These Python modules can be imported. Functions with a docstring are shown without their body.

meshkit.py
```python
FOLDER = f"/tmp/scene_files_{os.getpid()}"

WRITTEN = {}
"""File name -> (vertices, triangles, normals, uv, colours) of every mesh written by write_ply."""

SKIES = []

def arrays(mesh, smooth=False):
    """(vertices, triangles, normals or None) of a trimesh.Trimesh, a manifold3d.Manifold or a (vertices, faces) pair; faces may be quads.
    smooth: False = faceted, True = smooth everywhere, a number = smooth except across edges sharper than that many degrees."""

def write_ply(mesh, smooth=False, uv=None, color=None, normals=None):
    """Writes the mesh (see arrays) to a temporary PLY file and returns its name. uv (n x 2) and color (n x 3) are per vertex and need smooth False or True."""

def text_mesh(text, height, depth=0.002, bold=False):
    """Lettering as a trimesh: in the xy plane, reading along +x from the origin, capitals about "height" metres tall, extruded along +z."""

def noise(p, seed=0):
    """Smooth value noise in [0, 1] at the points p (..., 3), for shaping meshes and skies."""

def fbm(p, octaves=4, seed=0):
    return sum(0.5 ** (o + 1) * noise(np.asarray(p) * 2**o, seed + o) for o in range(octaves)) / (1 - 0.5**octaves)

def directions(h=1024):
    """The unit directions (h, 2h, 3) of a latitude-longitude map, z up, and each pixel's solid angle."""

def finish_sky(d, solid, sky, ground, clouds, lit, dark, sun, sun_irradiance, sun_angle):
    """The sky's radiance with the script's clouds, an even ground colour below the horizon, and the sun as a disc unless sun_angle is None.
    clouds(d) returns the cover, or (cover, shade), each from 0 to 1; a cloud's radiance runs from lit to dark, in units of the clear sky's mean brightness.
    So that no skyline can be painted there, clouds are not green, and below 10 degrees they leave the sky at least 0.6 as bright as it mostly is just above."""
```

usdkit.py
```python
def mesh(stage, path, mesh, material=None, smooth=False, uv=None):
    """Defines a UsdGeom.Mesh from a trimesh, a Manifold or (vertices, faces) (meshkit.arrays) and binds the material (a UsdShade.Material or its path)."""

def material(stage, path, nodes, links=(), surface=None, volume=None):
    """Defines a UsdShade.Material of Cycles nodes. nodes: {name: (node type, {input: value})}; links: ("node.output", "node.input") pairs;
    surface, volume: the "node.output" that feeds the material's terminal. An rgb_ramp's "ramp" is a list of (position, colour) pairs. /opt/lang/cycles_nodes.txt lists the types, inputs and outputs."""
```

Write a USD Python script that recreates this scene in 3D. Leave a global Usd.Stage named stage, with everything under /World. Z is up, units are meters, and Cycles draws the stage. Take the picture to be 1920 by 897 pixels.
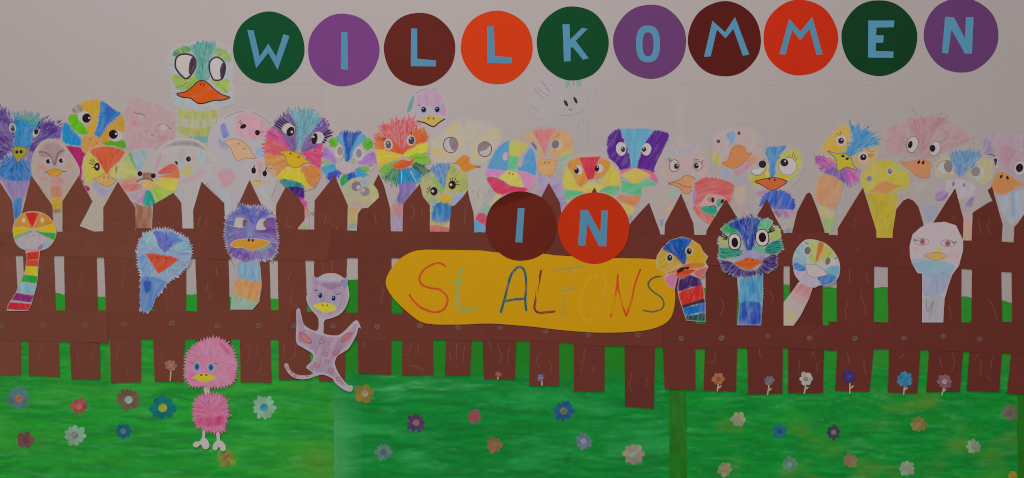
import math, random
import numpy as np
import shapely
from shapely.geometry import Polygon, LineString, Point
from shapely.ops import unary_union
from scipy.spatial import Delaunay
from pxr import Usd, UsdGeom, UsdLux, UsdShade, Sdf, Gf, Vt
import usdkit, meshkit

stage = Usd.Stage.CreateInMemory()
UsdGeom.SetStageUpAxis(stage, UsdGeom.Tokens.z)
UsdGeom.SetStageMetersPerUnit(stage, 1.0)
UsdGeom.Xform.Define(stage, '/World')
UsdGeom.Scope.Define(stage, '/World/Looks')
_T = Sdf.ValueTypeNames

# ------------------------------------------------------------------ camera, lamps, exposure
PX = 0.0015                    # one photograph pixel on the wall, in metres
DIST = 3.3                     # camera distance from the wall
CX, CZ = 960 * PX, 0.90
cam = UsdGeom.Camera.Define(stage, '/World/camera')
cam.AddTranslateOp().Set(Gf.Vec3d(CX, -DIST, CZ))
cam.AddRotateXOp().Set(90.0)
cam.CreateHorizontalApertureAttr(36.0)
cam.CreateVerticalApertureAttr(36.0 * 478 / 1024)
cam.CreateFocalLengthAttr(36.0 * DIST / (1920 * PX))
cam.CreateClippingRangeAttr(Gf.Vec2f(0.05, 100))
cam.CreateExposureAttr(0.0)


def lamp(name, pos, target, w, h, intensity, color):
    l = UsdLux.RectLight.Define(stage, '/World/' + name)
    l.CreateWidthAttr(w)
    l.CreateHeightAttr(h)
    l.CreateIntensityAttr(intensity)
    l.CreateColorAttr(Gf.Vec3f(*color))
    l.CreateNormalizeAttr(False)
    m = Gf.Matrix4d().SetLookAt(Gf.Vec3d(*pos), Gf.Vec3d(*target), Gf.Vec3d(0, 0, 1)).GetInverse()
    l.AddTransformOp().Set(m)
    return l


LAMP_COL = (1.0, 0.895, 0.865)
lamp('ceiling_lamp', (0.7, -2.4, 3.4), (1.44, 0, 0.9), 1.5, 0.8, 9.0, LAMP_COL)
lamp('window_light', (1.4, -5.6, 1.9), (1.44, 0, 0.85), 4.6, 2.6, 3.85, LAMP_COL)

# ------------------------------------------------------------------ helpers
rng = random.Random(7)


PAPER = (168, 157.5, 154.5)
E_LEFT = np.array([0.60, 0.537, 0.519])


def lin(c):
    c = np.asarray(c, float) / 255.0
    return np.where(c <= 0.04045, c / 12.92, ((c + 0.055) / 1.055) ** 2.4)


def albedo(c, x):
    """The surface colour of something that the photograph shows as c, given how bright white paper is at that place."""
    t = 0.0 if c is PAPER else np.clip(x / 1920.0, 0, 1)
    e = E_LEFT * (1 - .14 * t)
    return np.clip(lin(c) / e, 0.010, 0.92)


def W(x, y):
    """Gentle waviness of the paper on the wall (metres towards the room) at picture pixel x, y."""
    return 0.0011 * (np.sin(x / 91.0 + 0.7) * np.cos(y / 117.0 + 0.3) + 0.6 * np.sin(x / 47.0 + y / 83.0 + 1.1) + 0.4 * np.cos(y / 39.0 - x / 133.0)) + 0.0024


def place(x, y, lift):
    """Picture pixels to points of the wall, lift metres in front of it."""
    d = lift + W(x, y)
    k = (DIST - d) / DIST
    return np.stack([CX + (x - 960) * PX * k, -d, CZ + (448.5 - y) * PX * k], -1)


def n2(x, y, seed=0, octaves=2):
    p = np.stack([np.asarray(x, float), np.asarray(y, float), np.full(np.shape(x), seed * 7.31 + 0.5)], -1)
    return meshkit.fbm(p, octaves, seed)


def cat(pts, closed=True, k=6):
    p = np.asarray(pts, float)
    n = len(p)
    out = []
    for i in range(n if closed else n - 1):
        if closed:
            a, b, c, d = p[(i - 1) % n], p[i], p[(i + 1) % n], p[(i + 2) % n]
        else:
            a, b, c, d = p[max(i - 1, 0)], p[i], p[i + 1], p[min(i + 2, n - 1)]
        for j in range(k):
            t = j / k
            out.append(0.5 * (2 * b + (c - a) * t + (2 * a - 5 * b + 4 * c - d) * t * t + (3 * b - a - 3 * c + d) * t ** 3))
    if not closed:
        out.append(p[-1])
    return np.array(out)


def clean(g):
    g = g if g.is_valid else g.buffer(0)
    if g.geom_type == 'MultiPolygon':
        g = max(g.geoms, key=lambda q: q.area)
    return g


def poly(pts, smooth=True):
    return clean(Polygon(cat(pts) if smooth else pts))


def ell(cx, cy, rx, ry, rot=0, n=28, sq=2.0):
    t = np.linspace(0, 2 * np.pi, n, endpoint=False)
    c, s = np.cos(t), np.sin(t)
    x, y = rx * np.sign(c) * abs(c) ** (2 / sq), ry * np.sign(s) * abs(s) ** (2 / sq)
    r = math.radians(rot)
    return Polygon(np.stack([cx + x * math.cos(r) - y * math.sin(r), cy + x * math.sin(r) + y * math.cos(r)], 1))


def fringe(g, amp, step, seed=0, lean=0.0, even=False):
    """Cuts the outline into pointed feathers."""
    r = random.Random(seed)
    L = g.exterior.length
    n = max(8, int(L / step))
    out = []
    c = g.centroid
    for i in range(n):
        for off, a in ((0.0, -0.15), (0.5 + lean, 1.0)):
            q = g.exterior.interpolate(((i + off + r.uniform(-1, 1) * (.15 if even else .3)) / n % 1.0) * L)
            dx, dy = q.x - c.x, q.y - c.y
            l = math.hypot(dx, dy) + 1e-6
            k = amp * a * r.uniform(.65, 1.2) if even else amp * a * r.choice((r.uniform(.1, .6), r.uniform(.5, 1.1), r.uniform(.8, 1.45)))
            out.append((q.x + dx / l * k, q.y + dy / l * k))
    return clean(Polygon(out))


def resample(ring, h):
    c = np.asarray(ring.coords)[:-1]
    nx = np.roll(c, -1, 0)
    out = []
    for a, b in zip(c, nx):
        m = max(1, int(math.ceil(math.hypot(*(b - a)) / h)))
        for j in range(m):
            out.append(a + (b - a) * j / m)
    return np.array(out)


def mesh2d(g, h):
    """Triangles over a flat shape with points inside every h pixels. Returns points, triangles and the rings' index lists."""
    if g.area < 2.5 * g.length * 1.2 and not g.interiors:
        import trimesh
        b = resample(g.exterior, 9.0)
        v, f = trimesh.creation.triangulate_polygon(Polygon(b), engine='earcut')
        u, f = np.unique(np.asarray(f), return_inverse=True)
        return np.asarray(v)[u], f.reshape(-1, 3), []
    rings, pts, at = [], [], 0
    for ring in [g.exterior, *g.interiors]:
        r = resample(ring, h)
        rings.append(np.arange(at, at + len(r)))
        pts.append(r)
        at += len(r)
    x0, y0, x1, y1 = g.bounds
    gx, gy = np.meshgrid(np.arange(x0 + h * .5, x1, h), np.arange(y0 + h * .5, y1, h))
    gx = gx + (np.arange(gx.shape[0]) % 2)[:, None] * h * .5
    gx, gy = gx.ravel(), gy.ravel()
    if len(gx):
        inner = g.buffer(-h * 0.45)
        if not inner.is_empty:
            k = shapely.contains_xy(inner, gx, gy)
            pts.append(np.stack([gx[k], gy[k]], 1))
    v = np.vstack(pts)
    v = v + np.array([[math.sin(i * 12.9898), math.cos(i * 78.233)] for i in range(len(v))]) * 1e-4
    f = Delaunay(v).simplices
    c = v[f].mean(1)
    f = f[shapely.contains_xy(g, c[:, 0], c[:, 1])]
    a, b, d = v[f[:, 0]], v[f[:, 1]], v[f[:, 2]]
    area = (b[:, 0] - a[:, 0]) * (d[:, 1] - a[:, 1]) - (b[:, 1] - a[:, 1]) * (d[:, 0] - a[:, 0])
    f, area = f[abs(area) > 1e-6], area[abs(area) > 1e-6]
    f[area > 0] = f[area > 0][:, ::-1]
    u, f = np.unique(f, return_inverse=True)
    back = np.full(len(v), -1)
    back[u] = np.arange(len(u))
    return v[u], f.reshape(-1, 3), [r for r in (back[q] for q in rings) if (r >= 0).all()]


used = {}


def numbered(parent, name):
    k = used.get((parent, name), 0)
    used[(parent, name)] = k + 1
    return name if k == 0 else f'{name}_{k:03d}'


def solid(path, g, lift, colour, material, h=8.0, thick=0.0, curl=None, jitter=0.0):
    """One shape of paper or crayon as a Mesh. colour: (x, y) -> linear rgb."""
    v, f, rings = mesh2d(g, h)
    if jitter:
        j = n2(v[:, 0] / 5, v[:, 1] / 5, 3) - .5
        j2 = n2(v[:, 0] / 5, v[:, 1] / 5, 5) - .5
        v = v + np.stack([j, j2], 1) * jitter
    l = lift + (curl(v[:, 0], v[:, 1]) if curl else 0.0)
    p = place(v[:, 0], v[:, 1], l)
    c = np.broadcast_to(colour(v[:, 0], v[:, 1]), (len(v), 3))
    assert len(f), path
    if thick and rings:
        ps, cs, fs, at = [p], [c], [f], len(p)
        for r in rings:
            n = len(r)
            back = p[r] + np.array([0, thick, 0])
            ps += [p[r], back]
            cs += [c[r], c[r]]
            i = np.arange(n)
            a, b, d, e = at + i, at + (i + 1) % n, at + n + i, at + n + (i + 1) % n
            fs += [np.stack([a, b, d], 1), np.stack([b, e, d], 1)]
            at += 2 * n
        p, c, f = np.vstack(ps), np.vstack(cs), np.vstack(fs)
    m = usdkit.mesh(stage, path, (p, f), '/World/Looks/' + material)
    UsdGeom.PrimvarsAPI(m).CreatePrimvar('col', _T.Color3fArray, 'vertex').Set(Vt.Vec3fArray.FromNumpy(c.astype(np.float32)))
    return m


def tag(prim, **k):
    for key, val in k.items():
        if val:
            prim.SetCustomDataByKey(key, val)


STEP = 0.00005


def vivid(c, k=1.1):
    c = np.asarray(c, float)
    return tuple(np.clip(c.mean() + (c - c.mean()) * k, 6, 235))


def ink(col, x0, c2=None, d=None, cov=.92, soft=2.0, w=2.4, rough=.5, under=None, g=None, grad=None, blot=22.0, seed=0):
    """Colour laid down in strokes: d = stroke angle in degrees, or the point that the strokes run to."""
    cov = min(1.0, cov * .75 + .31)
    col, c2 = vivid(col), None if c2 is None else vivid(c2)
    a, b = albedo(col, x0), albedo(c2 if c2 is not None else col, x0)
    u_ = None if callable(under) else albedo(under or PAPER, x0)

    def f(x, y):
        u = under(x, y) if u_ is None else u_
        if isinstance(d, tuple):
            dx, dy = x - d[0], y - d[1]
            R = np.hypot(dx, dy)
            v, l = np.arctan2(dy, dx) * max(30.0, float(np.median(R))), R
        else:
            t = math.radians(d if d is not None else 75)
            l, v = x * math.cos(t) - y * math.sin(t), x * math.sin(t) + y * math.cos(t)
        w_ = w * 1.45
        s = np.clip((n2(v / w_, l / 18.0, seed + 1, 2) - .5) * 2.3 + .5, 0, 1)
        s2 = np.clip((n2(v / (w_ * .8) + 17.3, l / 11.0, seed + 6, 1) - .5) * 1.6 + .5, 0, 1)
        big = n2(x / blot, y / blot, seed + 4, 2)
        k = cov + .03 + (s - .55) * rough * .62 + (big - .5) * .14
        if soft and g is not None:
            dist = shapely.distance(shapely.points(x, y), g.boundary)
            fl = .5 if soft < 4 else .0
            q = np.clip(dist / (soft * .75), 0, 1)
            k = k * (fl + (1 - fl) * q * q * (3 - 2 * q)) if soft >= 4 else k * (fl + (1 - fl) * q)
        k = np.clip(k, 0, 1)[:, None]
        if grad is not None:
            (gx0, gy0), (gx1, gy1) = grad
            q = ((x - gx0) * (gx1 - gx0) + (y - gy0) * (gy1 - gy0)) / ((gx1 - gx0) ** 2 + (gy1 - gy0) ** 2)
            m = np.clip(q + (s - .5) * .4, 0, 1)
        elif c2 is not None:
            m = np.clip((n2(v / (w_ * 1.3), l / 26.0, seed + 9, 2) - .5) * 2.6 + .5, 0, 1)
        else:
            m = np.zeros(len(x))
        m = m[:, None]
        ccc = a * (1 - m) + b * m
        ccc = ccc * (1.03 - np.clip(s2 - .45, 0, 1)[:, None] * (.04 + .26 * rough) * np.clip((cov - .45) * 2, .1, 1))
        return np.clip(u * (1 - k) + ccc * k, .01, .9)
    return f


def flat(col, x0, var=.05, scale=40.0, seed=0):
    a = albedo(col, x0)
    return lambda x, y: np.clip(a * (1 + (n2(x / scale, y / scale, seed, 2)[:, None] - .5) * 2 * var), .01, .9)


class View:
    """Coordinates read off an enlargement of the photograph whose corner is (x0, y0)."""
    def __init__(self, x0, y0, f=5.979):
        self.o, self.f = np.array([x0, y0], float), f

    def __call__(self, pts):
        return np.asarray(pts, float) / self.f + self.o


class Thing:
    def __init__(self, name, label, category, lift, group=None, material='drawing_paper', curl=None, kind=None):
        self.path = '/World/' + numbered('/World', name)
        self.x = UsdGeom.Xform.Define(stage, self.path)
        tag(self.x.GetPrim(), label=label, category=category, group=group, kind=kind)
        self.lift, self.mat, self.curl = lift, material, curl
        self.done = []
        self.inks = []
        self.grow = 0.0
        self.v = None
        self.under = None
        self.seed = len(label)

    def view(self, *a):
        self.v = View(*a)
        return self

    def level(self, g):
        k = 0
        for q, l in self.done:
            if l >= k and q.intersects(g):
                k = l + 1
        self.done.append((g, k))
        return k

    def below(self, shape):
        """What is already drawn under a shape, as a colour function: soft strokes fade into it."""
        under = [q for q in self.inks if q[0].intersects(shape)]

        def f(x, y):
            out = np.broadcast_to(albedo(PAPER, 0.0), (len(x), 3)).copy()
            for g, c in under:
                k = shapely.contains_xy(g, x, y)
                if k.any():
                    out[k] = c(x[k], y[k])
            return out
        return f

    def put(self, name, g, colour, parent=None, h=8.0, thick=0.0, material=None, label=None, jitter=0.0, kind=None):
        if g.geom_type == 'MultiPolygon':
            g = max(g.geoms, key=lambda q: q.area)
        k = self.level(g)
        up = parent or self.path
        path = up + '/' + numbered(up, name)
        self.inks.append((g, colour))
        m = solid(path, g, self.lift + k * STEP, colour, material or self.mat, h, thick, self.curl, jitter)
        tag(m.GetPrim(), label=label, kind=kind)
        return path

    # --- coordinates in the current view
    def sheet(self, pts, col=PAPER, smooth=False, name='paper', fr=None, ink_=None, label=None, c2=None, d=None, h=None):
        p = self.v(pts) if self.v else np.asarray(pts, float)
        g = poly(p, smooth)
        if fr:
            g = fringe(g, fr[0], fr[1], len(self.path), even=True)
        if self.grow:
            g = clean(g.buffer(self.grow, join_style='mitre'))
        self.g = g
        x0 = g.centroid.x
        if self.grow and min(col) > 132:
            col, x0 = tuple(np.array(col, float) - (1.0 if g.centroid.x < 900 else 3.0)), (0.0 if x0 < 1500 else 700.0)
            c2 = tuple(np.array(c2, float) - 3.0) if c2 is not None else None
        if c2 is not None or d is not None:
            dd = tuple(self.v([d])[0]) if isinstance(d, tuple) and self.v else d
            colour = ink(col, x0, c2, dd, soft=0, rough=.2, cov=.95, seed=self.seed)
            h = h or 3.0
        else:
            colour = flat(col, x0, .03, 30)
        return self.put(name, g, colour, None, h or 8.0, 0.00035, label=label)

    def p(self, name, pts, col, c2=None, d=None, fr=None, smooth=True, parent=None, cov=.92, soft=2.0, w=2.4, rough=.5, under=None, clip=True, grad=None, label=None):
        p = self.v(pts) if self.v else np.asarray(pts, float)
        g = poly(p, smooth)
        if fr:
            g = fringe(g, fr[0], fr[1], len(name) + int(abs(p).sum()) % 97)
        if clip and getattr(self, 'g', None) is not None:
            g2 = clean(g.intersection(self.g.buffer(-.6)))
            if not g2.is_empty and g2.geom_type == 'Polygon':
                g = g2
        if self.v and isinstance(d, tuple):
            d = tuple(self.v([d])[0])
        if self.v and grad:
            grad = (tuple(self.v([grad[0]])[0]), tuple(self.v([grad[1]])[0]))
        x0 = g.centroid.x
        colour = ink(col, x0, c2, d, cov, soft, w, rough, under or self.under or self.below(g), g, grad, seed=len(self.done))
        path = self.put(name, g, colour, parent, 1.9 if g.area > 500 else 1.5, label=label, jitter=1.2)
        if fr and isinstance(d, tuple) and g.area > 60 and rough >= .6 and path.count('/') < 4:
            self.hairs(path, g, fr[0], d, col, c2, x0, rough)
        return path

    def hairs(self, parent, g, amp, d, col, c2, x0, rough):
        """Single crayon strokes on and over the edge of a feathered patch."""
        r = random.Random(int(g.area * 7) + len(self.done))
        a = albedo(col, x0)
        dk = min(.9, .62 + max(0.0, float(a.mean()) - .22) * 1.3)
        tones = [a * dk, a * (dk + .1), a * .95, albedo(c2 or col, x0), albedo(c2 or col, x0) * 1.12, albedo(PAPER, 0.0) * .35 + a * .65]
        if rough > .95:
            tones.append(albedo(PAPER, 0.0) * .7 + a * .3)
        k = self.level(g)
        self.done[-1] = (g, k + 1)
        far = g.buffer(amp * .8)
        x0_, y0_, x1_, y1_ = g.bounds
        vs, cs, fs = [], [], []
        want, tries = int(min(150, g.area / (26 if rough > .95 else 34))), 0
        while len(fs) < 2 * want and tries < 4000:
            tries += 1
            px, py = r.uniform(x0_, x1_), r.uniform(y0_, y1_)
            if not shapely.contains_xy(g, px, py):
                continue
            dx, dy = px - d[0], py - d[1]
            l = math.hypot(dx, dy) + 1e-6
            t = math.atan2(dy, dx) + r.gauss(0, .09)
            L = r.uniform(7, 17)
            while L > 3 and not shapely.contains_xy(far, px + L * math.cos(t), py + L * math.sin(t)):
                L *= .8
            w = r.uniform(.65, 1.25)
            c, s_ = math.cos(t), math.sin(t)
            p = [(px, py), (px + .45 * L * c - w * s_, py + .45 * L * s_ + w * c), (px + .45 * L * c + w * s_, py + .45 * L * s_ - w * c), (px + L * c, py + L * s_)]
            n = 4 * (len(vs))
            z = np.array([r.uniform(0, .5), 0, 0, r.uniform(.4, 1.3)])
            z[1] = z[2] = z[[0, 3]].mean() + .05
            q = np.array(p)
            vs.append(place(q[:, 0], q[:, 1], self.lift + k * STEP + z * STEP))
            cs.append(np.tile(np.clip(tones[r.randrange(len(tones))] * r.uniform(.9, 1.1), .01, .9), (4, 1)))
            fs += [(n, n + 2, n + 1), (n + 1, n + 2, n + 3)]
        if not vs:
            return
        path = parent + '/' + numbered(parent, 'feather_strokes')
        m = usdkit.mesh(stage, path, (np.vstack(vs), np.array(fs)), '/World/Looks/' + self.mat)
        UsdGeom.PrimvarsAPI(m).CreatePrimvar('col', _T.Color3fArray, 'vertex').Set(Vt.Vec3fArray.FromNumpy(np.vstack(cs).astype(np.float32)))
        tag(m.GetPrim(), kind='stuff')

    def e(self, name, cx, cy, rx, ry, col, rot=0, parent=None, sq=2.0, label=None):
        if self.v:
            (cx, cy), rx, ry = self.v([(cx, cy)])[0], rx / self.v.f, ry / self.v.f
        g = ell(cx, cy, rx, ry, rot, 28 if rx > 3 else 14, sq)
        return self.put(name, g, flat(col, cx, .05, 6), parent, 5.0, label=label, jitter=.6)

    def l(self, name, lines, w, col, parent=None, label=None, smooth=True, var=.06):
        """Pencil lines: one or more strokes of the same mark."""
        f = self.v.f if self.v else 1
        gs = []
        if np.ndim(lines[0][0]) == 0:
            lines = [lines]
        for q in lines:
            q = self.v(q) if self.v else np.asarray(q, float)
            c = cat(q, False) if smooth and len(q) > 2 else q
            gs.append(LineString(c).buffer(w / f / 2, quad_segs=2))
        g = unary_union(gs)
        x0 = g.centroid.x
        if g.geom_type == 'Polygon':
            return self.put(name, g, flat(col, x0, var, 8), parent, 3.0, label=label)
        for q in g.geoms:
            self.put(name, q, flat(col, x0, var, 8), parent, 3.0, label=label)

    def eye(self, cx, cy, rx, ry, pup=None, white=(176, 168, 166), pc=(38, 28, 34), rot=0, line=None, lw=1.6, shine=None, sq=2.0):
        """An eye with its pupil; pup = (x, y, rx, ry[, rot]), shine = (x, y, r), line = the colour of its outline."""
        if line:
            p_ = self.e('eye', cx, cy, rx + lw * .5 * (self.v.f if self.v else 1), ry + lw * .5 * (self.v.f if self.v else 1), line, rot, sq=sq)
            self.e('eyeball', cx, cy, rx - lw * .5 * (self.v.f if self.v else 1), ry - lw * .5 * (self.v.f if self.v else 1), white, rot, p_, sq)
        else:
            p_ = self.e('eye', cx, cy, rx, ry, white, rot, sq=sq)
        if pup:
            self.e('pupil', pup[0], pup[1], pup[2], pup[3], pc, pup[4] if len(pup) > 4 else rot, p_)
        if shine:
            self.e('highlight', shine[0], shine[1], shine[2], shine[2], (180, 172, 170), 0, p_)
        return p_

    def beak(self, pts, col, c2=None, line=None, lw=1.4, nostrils=(), nc=(60, 35, 30), nr=(5, 8), smooth=True, d=10):
        p = self.v(pts) if self.v else np.asarray(pts, float)
        f = self.v.f if self.v else 1
        g = poly(p, smooth)
        x0 = g.centroid.x
        if line:
            b = self.put('beak', clean(g.buffer(lw / 2)), flat(line, x0, .1, 6), None, 4.0, jitter=.8)
            inner = clean(g.buffer(-lw / 2))
            self.put('beak_fill', inner, ink(col, x0, c2, d, .97, 0, g=inner, rough=.3, seed=4), b, 2.2, jitter=.8)
        else:
            b = self.put('beak', g, ink(col, x0, c2, d, .97, 1.2, g=g, rough=.35, seed=4), None, 2.2, jitter=.8)
        for q in nostrils:
            self.e('nostril', q[0], q[1], nr[0], nr[1], nc, q[2] if len(q) > 2 else 15, b)
        return b


# ------------------------------------------------------------------ materials
def look(name, rough, grain, grain_scale, bump, bump_scale, spec=.25, stretch=(1, 1, 1)):
    usdkit.material(stage, '/World/Looks/' + name, {
        'a': ('attribute', {'attribute': 'col'}),
        'g': ('geometry', {}),
        'm': ('mapping', {'scale': stretch}),
        'n': ('noise_texture', {'scale': grain_scale, 'detail': 3.0, 'roughness': .6}),
        'r': ('map_range', {'from_min': .25, 'from_max': .75, 'to_min': 1 - grain, 'to_max': 1 + grain}),
        'c': ('mix_color', {'blend_type': 'multiply', 'fac': 1.0, 'use_clamp': False}),
        'v': ('combine_color', {'color_type': 'rgb'}),
        'n2': ('noise_texture', {'scale': bump_scale, 'detail': 4.0, 'roughness': .65}),
        'b': ('bump', {'strength': bump, 'distance': .0012}),
        'p': ('principled_bsdf', {'roughness': rough, 'specular_ior_level': spec, 'diffuse_roughness': .3}),
    }, [('g.position', 'm.vector'), ('m.vector', 'n.vector'), ('m.vector', 'n2.vector'), ('n.fac', 'r.value'), ('r.result', 'v.r'), ('r.result', 'v.g'), ('r.result', 'v.b'),
        ('a.color', 'c.a'), ('v.color', 'c.b'), ('c.result', 'p.base_color'), ('n2.fac', 'b.height'), ('b.normal', 'p.normal')], surface='p.BSDF')


look('drawing_paper', .85, .07, 420, .12, 300, .12)
look('white_paper', .8, .025, 160, .10, 9, .2)
look('coloured_card', .9, .05, 520, .12, 60, .1)
look('painted_paper', .75, .10, 60, .25, 45, .12, (1, 1, 7))
usdkit.material(stage, '/World/Looks/wall_paint', {
    'g': ('geometry', {}), 'n': ('noise_texture', {'scale': 6.0, 'detail': 4.0}),
    'r': ('rgb_ramp', {'ramp': [(0.3, (.62, .61, .605)), (.7, (.66, .65, .645))]}),
    'n2': ('noise_texture', {'scale': 140.0, 'detail': 3.0}), 'b': ('bump', {'strength': .2, 'distance': .001}),
    'p': ('principled_bsdf', {'roughness': .8, 'specular_ior_level': .2})},
    [('g.position', 'n.vector'), ('g.position', 'n2.vector'), ('n.fac', 'r.fac'), ('r.color', 'p.base_color'), ('n2.fac', 'b.height'), ('b.normal', 'p.normal')], surface='p.BSDF')
usdkit.material(stage, '/World/Looks/clear_tape', {
    'g': ('geometry', {}), 'n': ('noise_texture', {'scale': 55.0, 'detail': 3.0}), 'b': ('bump', {'strength': .3, 'distance': .002}),
    't': ('transparent_bsdf', {'color': (.97, .97, .96)}), 's': ('glossy_bsdf', {'color': (.9, .9, .9), 'roughness': .32}),
    'm': ('mix_closure', {'fac': .02})},
    [('g.position', 'n.vector'), ('n.fac', 'b.height'), ('b.normal', 's.normal'), ('t.BSDF', 'm.closure1'), ('s.BSDF', 'm.closure2')], surface='m.closure')

# ------------------------------------------------------------------ wall and the big background sheets
import trimesh
w = trimesh.creation.box([4.2, .12, 2.4])
w.apply_translation([CX, .06, CZ])
m = usdkit.mesh(stage, '/World/wall', w, '/World/Looks/wall_paint')
tag(m.GetPrim(), label='plain white wall behind the paper mural', category='wall', kind='structure')

L_SHEET, L_STRIP, L_BIRD, L_BIRD_STEP, L_FENCE, L_RAIL, L_FRONT = .0003, .0007, .0013, .0005, .0037, .0043, .0072


def grass_paint(kind):
    base = {0: ((38, 154, 50), (32, 134, 48), (64, 156, 48)), 1: ((16, 134, 52), (10, 116, 45), (40, 152, 74)), 2: ((20, 138, 48), (14, 120, 45), (46, 132, 40))}[kind]

    def f(x, y):
        c = [albedo(b, 300 + 660 * kind) for b in base]
        y0 = y
        y = y + (n2(x / 80, y / 50, 71 + kind, 2) - .5) * 26
        s = n2(x / 70, y / 6.0, 11 + kind, 3)
        t = n2(x / 110, y / 30.0, 21 + kind, 3)
        q = np.clip((s - .5) * 3.0 + .5, 0, 1)[:, None]
        r = np.clip((t - .54) * 5, 0, 1)[:, None] * (.45 if kind == 0 else .8)
        out = c[0] * (1 - q) + c[1] * q
        out = out * (1 - r) + c[2] * r
        fine = n2(x / 26, y / 2.6, 61 + kind, 2)[:, None]
        out = out * (1 + (fine - .5) * .42)
        hi = n2(x / 46, y / 5.0, 31 + kind, 3)
        wht = np.clip((hi - .58) * 4, 0, 1)
        if kind == 0:
            wht = wht * np.clip((y - 690) / 120, 0, .35)
            yel = np.clip(1 - np.hypot((x - 600) / 60, (y - 870) / 60), 0, 1) * .4
        elif kind == 1:
            near = np.clip(1 - (x - 628) / 55, 0, 1) * np.clip((y - 700) / 120, 0, 1)
            top = np.clip(1 - abs(y - 728) / 26, 0, 1) * np.clip(1 - abs(x - 800) / 220, 0, 1)
            wht = np.clip(wht * .35 + near * (.35 + hi * .8) * .7 + top * np.clip((hi - .4) * 3, 0, 1) * .5, 0, .75)
            yel = np.zeros_like(x)
        else:
            wht = wht * .35
            yel = np.clip(n2(x / 60, y / 40, 44, 2) - .58, 0, 1) * 1.6
        w_ = wht[:, None]
        out = out * (1 - w_) + albedo((88, 176, 112), 300 + 660 * kind) * w_
        ye = np.clip(yel, 0, .7)[:, None]
        out = out * (1 - ye) + albedo((110, 130, 40), 900) * ye
        # the paint was put on thinner behind the fence, and bare where the strip starts
        thin = np.clip(((640, 712, 708)[kind] - y0 + (n2(x / 30, y0 * 0, 81, 2) - .5) * 20) / (90, 20, 40)[kind], 0, 1)[:, None]
        thin_c = albedo(((40, 146, 40), (32, 122, 32), (42, 132, 38))[kind], 300 + 660 * kind)
        return out * (1 - thin) + thin_c * (.9 + .2 * s[:, None]) * thin
    return f


tops = {0: [(-140, 540), (60, 546), (110, 551), (180, 556), (230, 556), (330, 553), (345, 553), (368, 552), (430, 556), (500, 560), (522, 562), (560, 556), (627, 528)],
        1: [(627, 527), (652, 526), (672, 524), (740, 545), (800, 560), (900, 556), (1000, 552), (1100, 548), (1200, 545), (1272, 544)],
        2: [(1272, 536), (1316, 540), (1380, 546), (1388, 543), (1469, 536), (1482, 534), (1542, 540), (1570, 540), (1638, 542), (1665, 540), (1740, 546), (1805, 555), (1822, 558), (1879, 562), (1898, 570), (2060, 572)]}
edge = {0: (-140, 628), 1: (626, 1273), 2: (1271, 2060)}
where = ['left', 'middle', 'right']
wlab = ['left background sheet with smooth bright green painted grass, left of the taped seam',
        'middle white background sheet with bluish green grass and pale brushed streaks along its left edge',
        'white background sheet at the right, its painted grass starting at the olive green strip']
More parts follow.
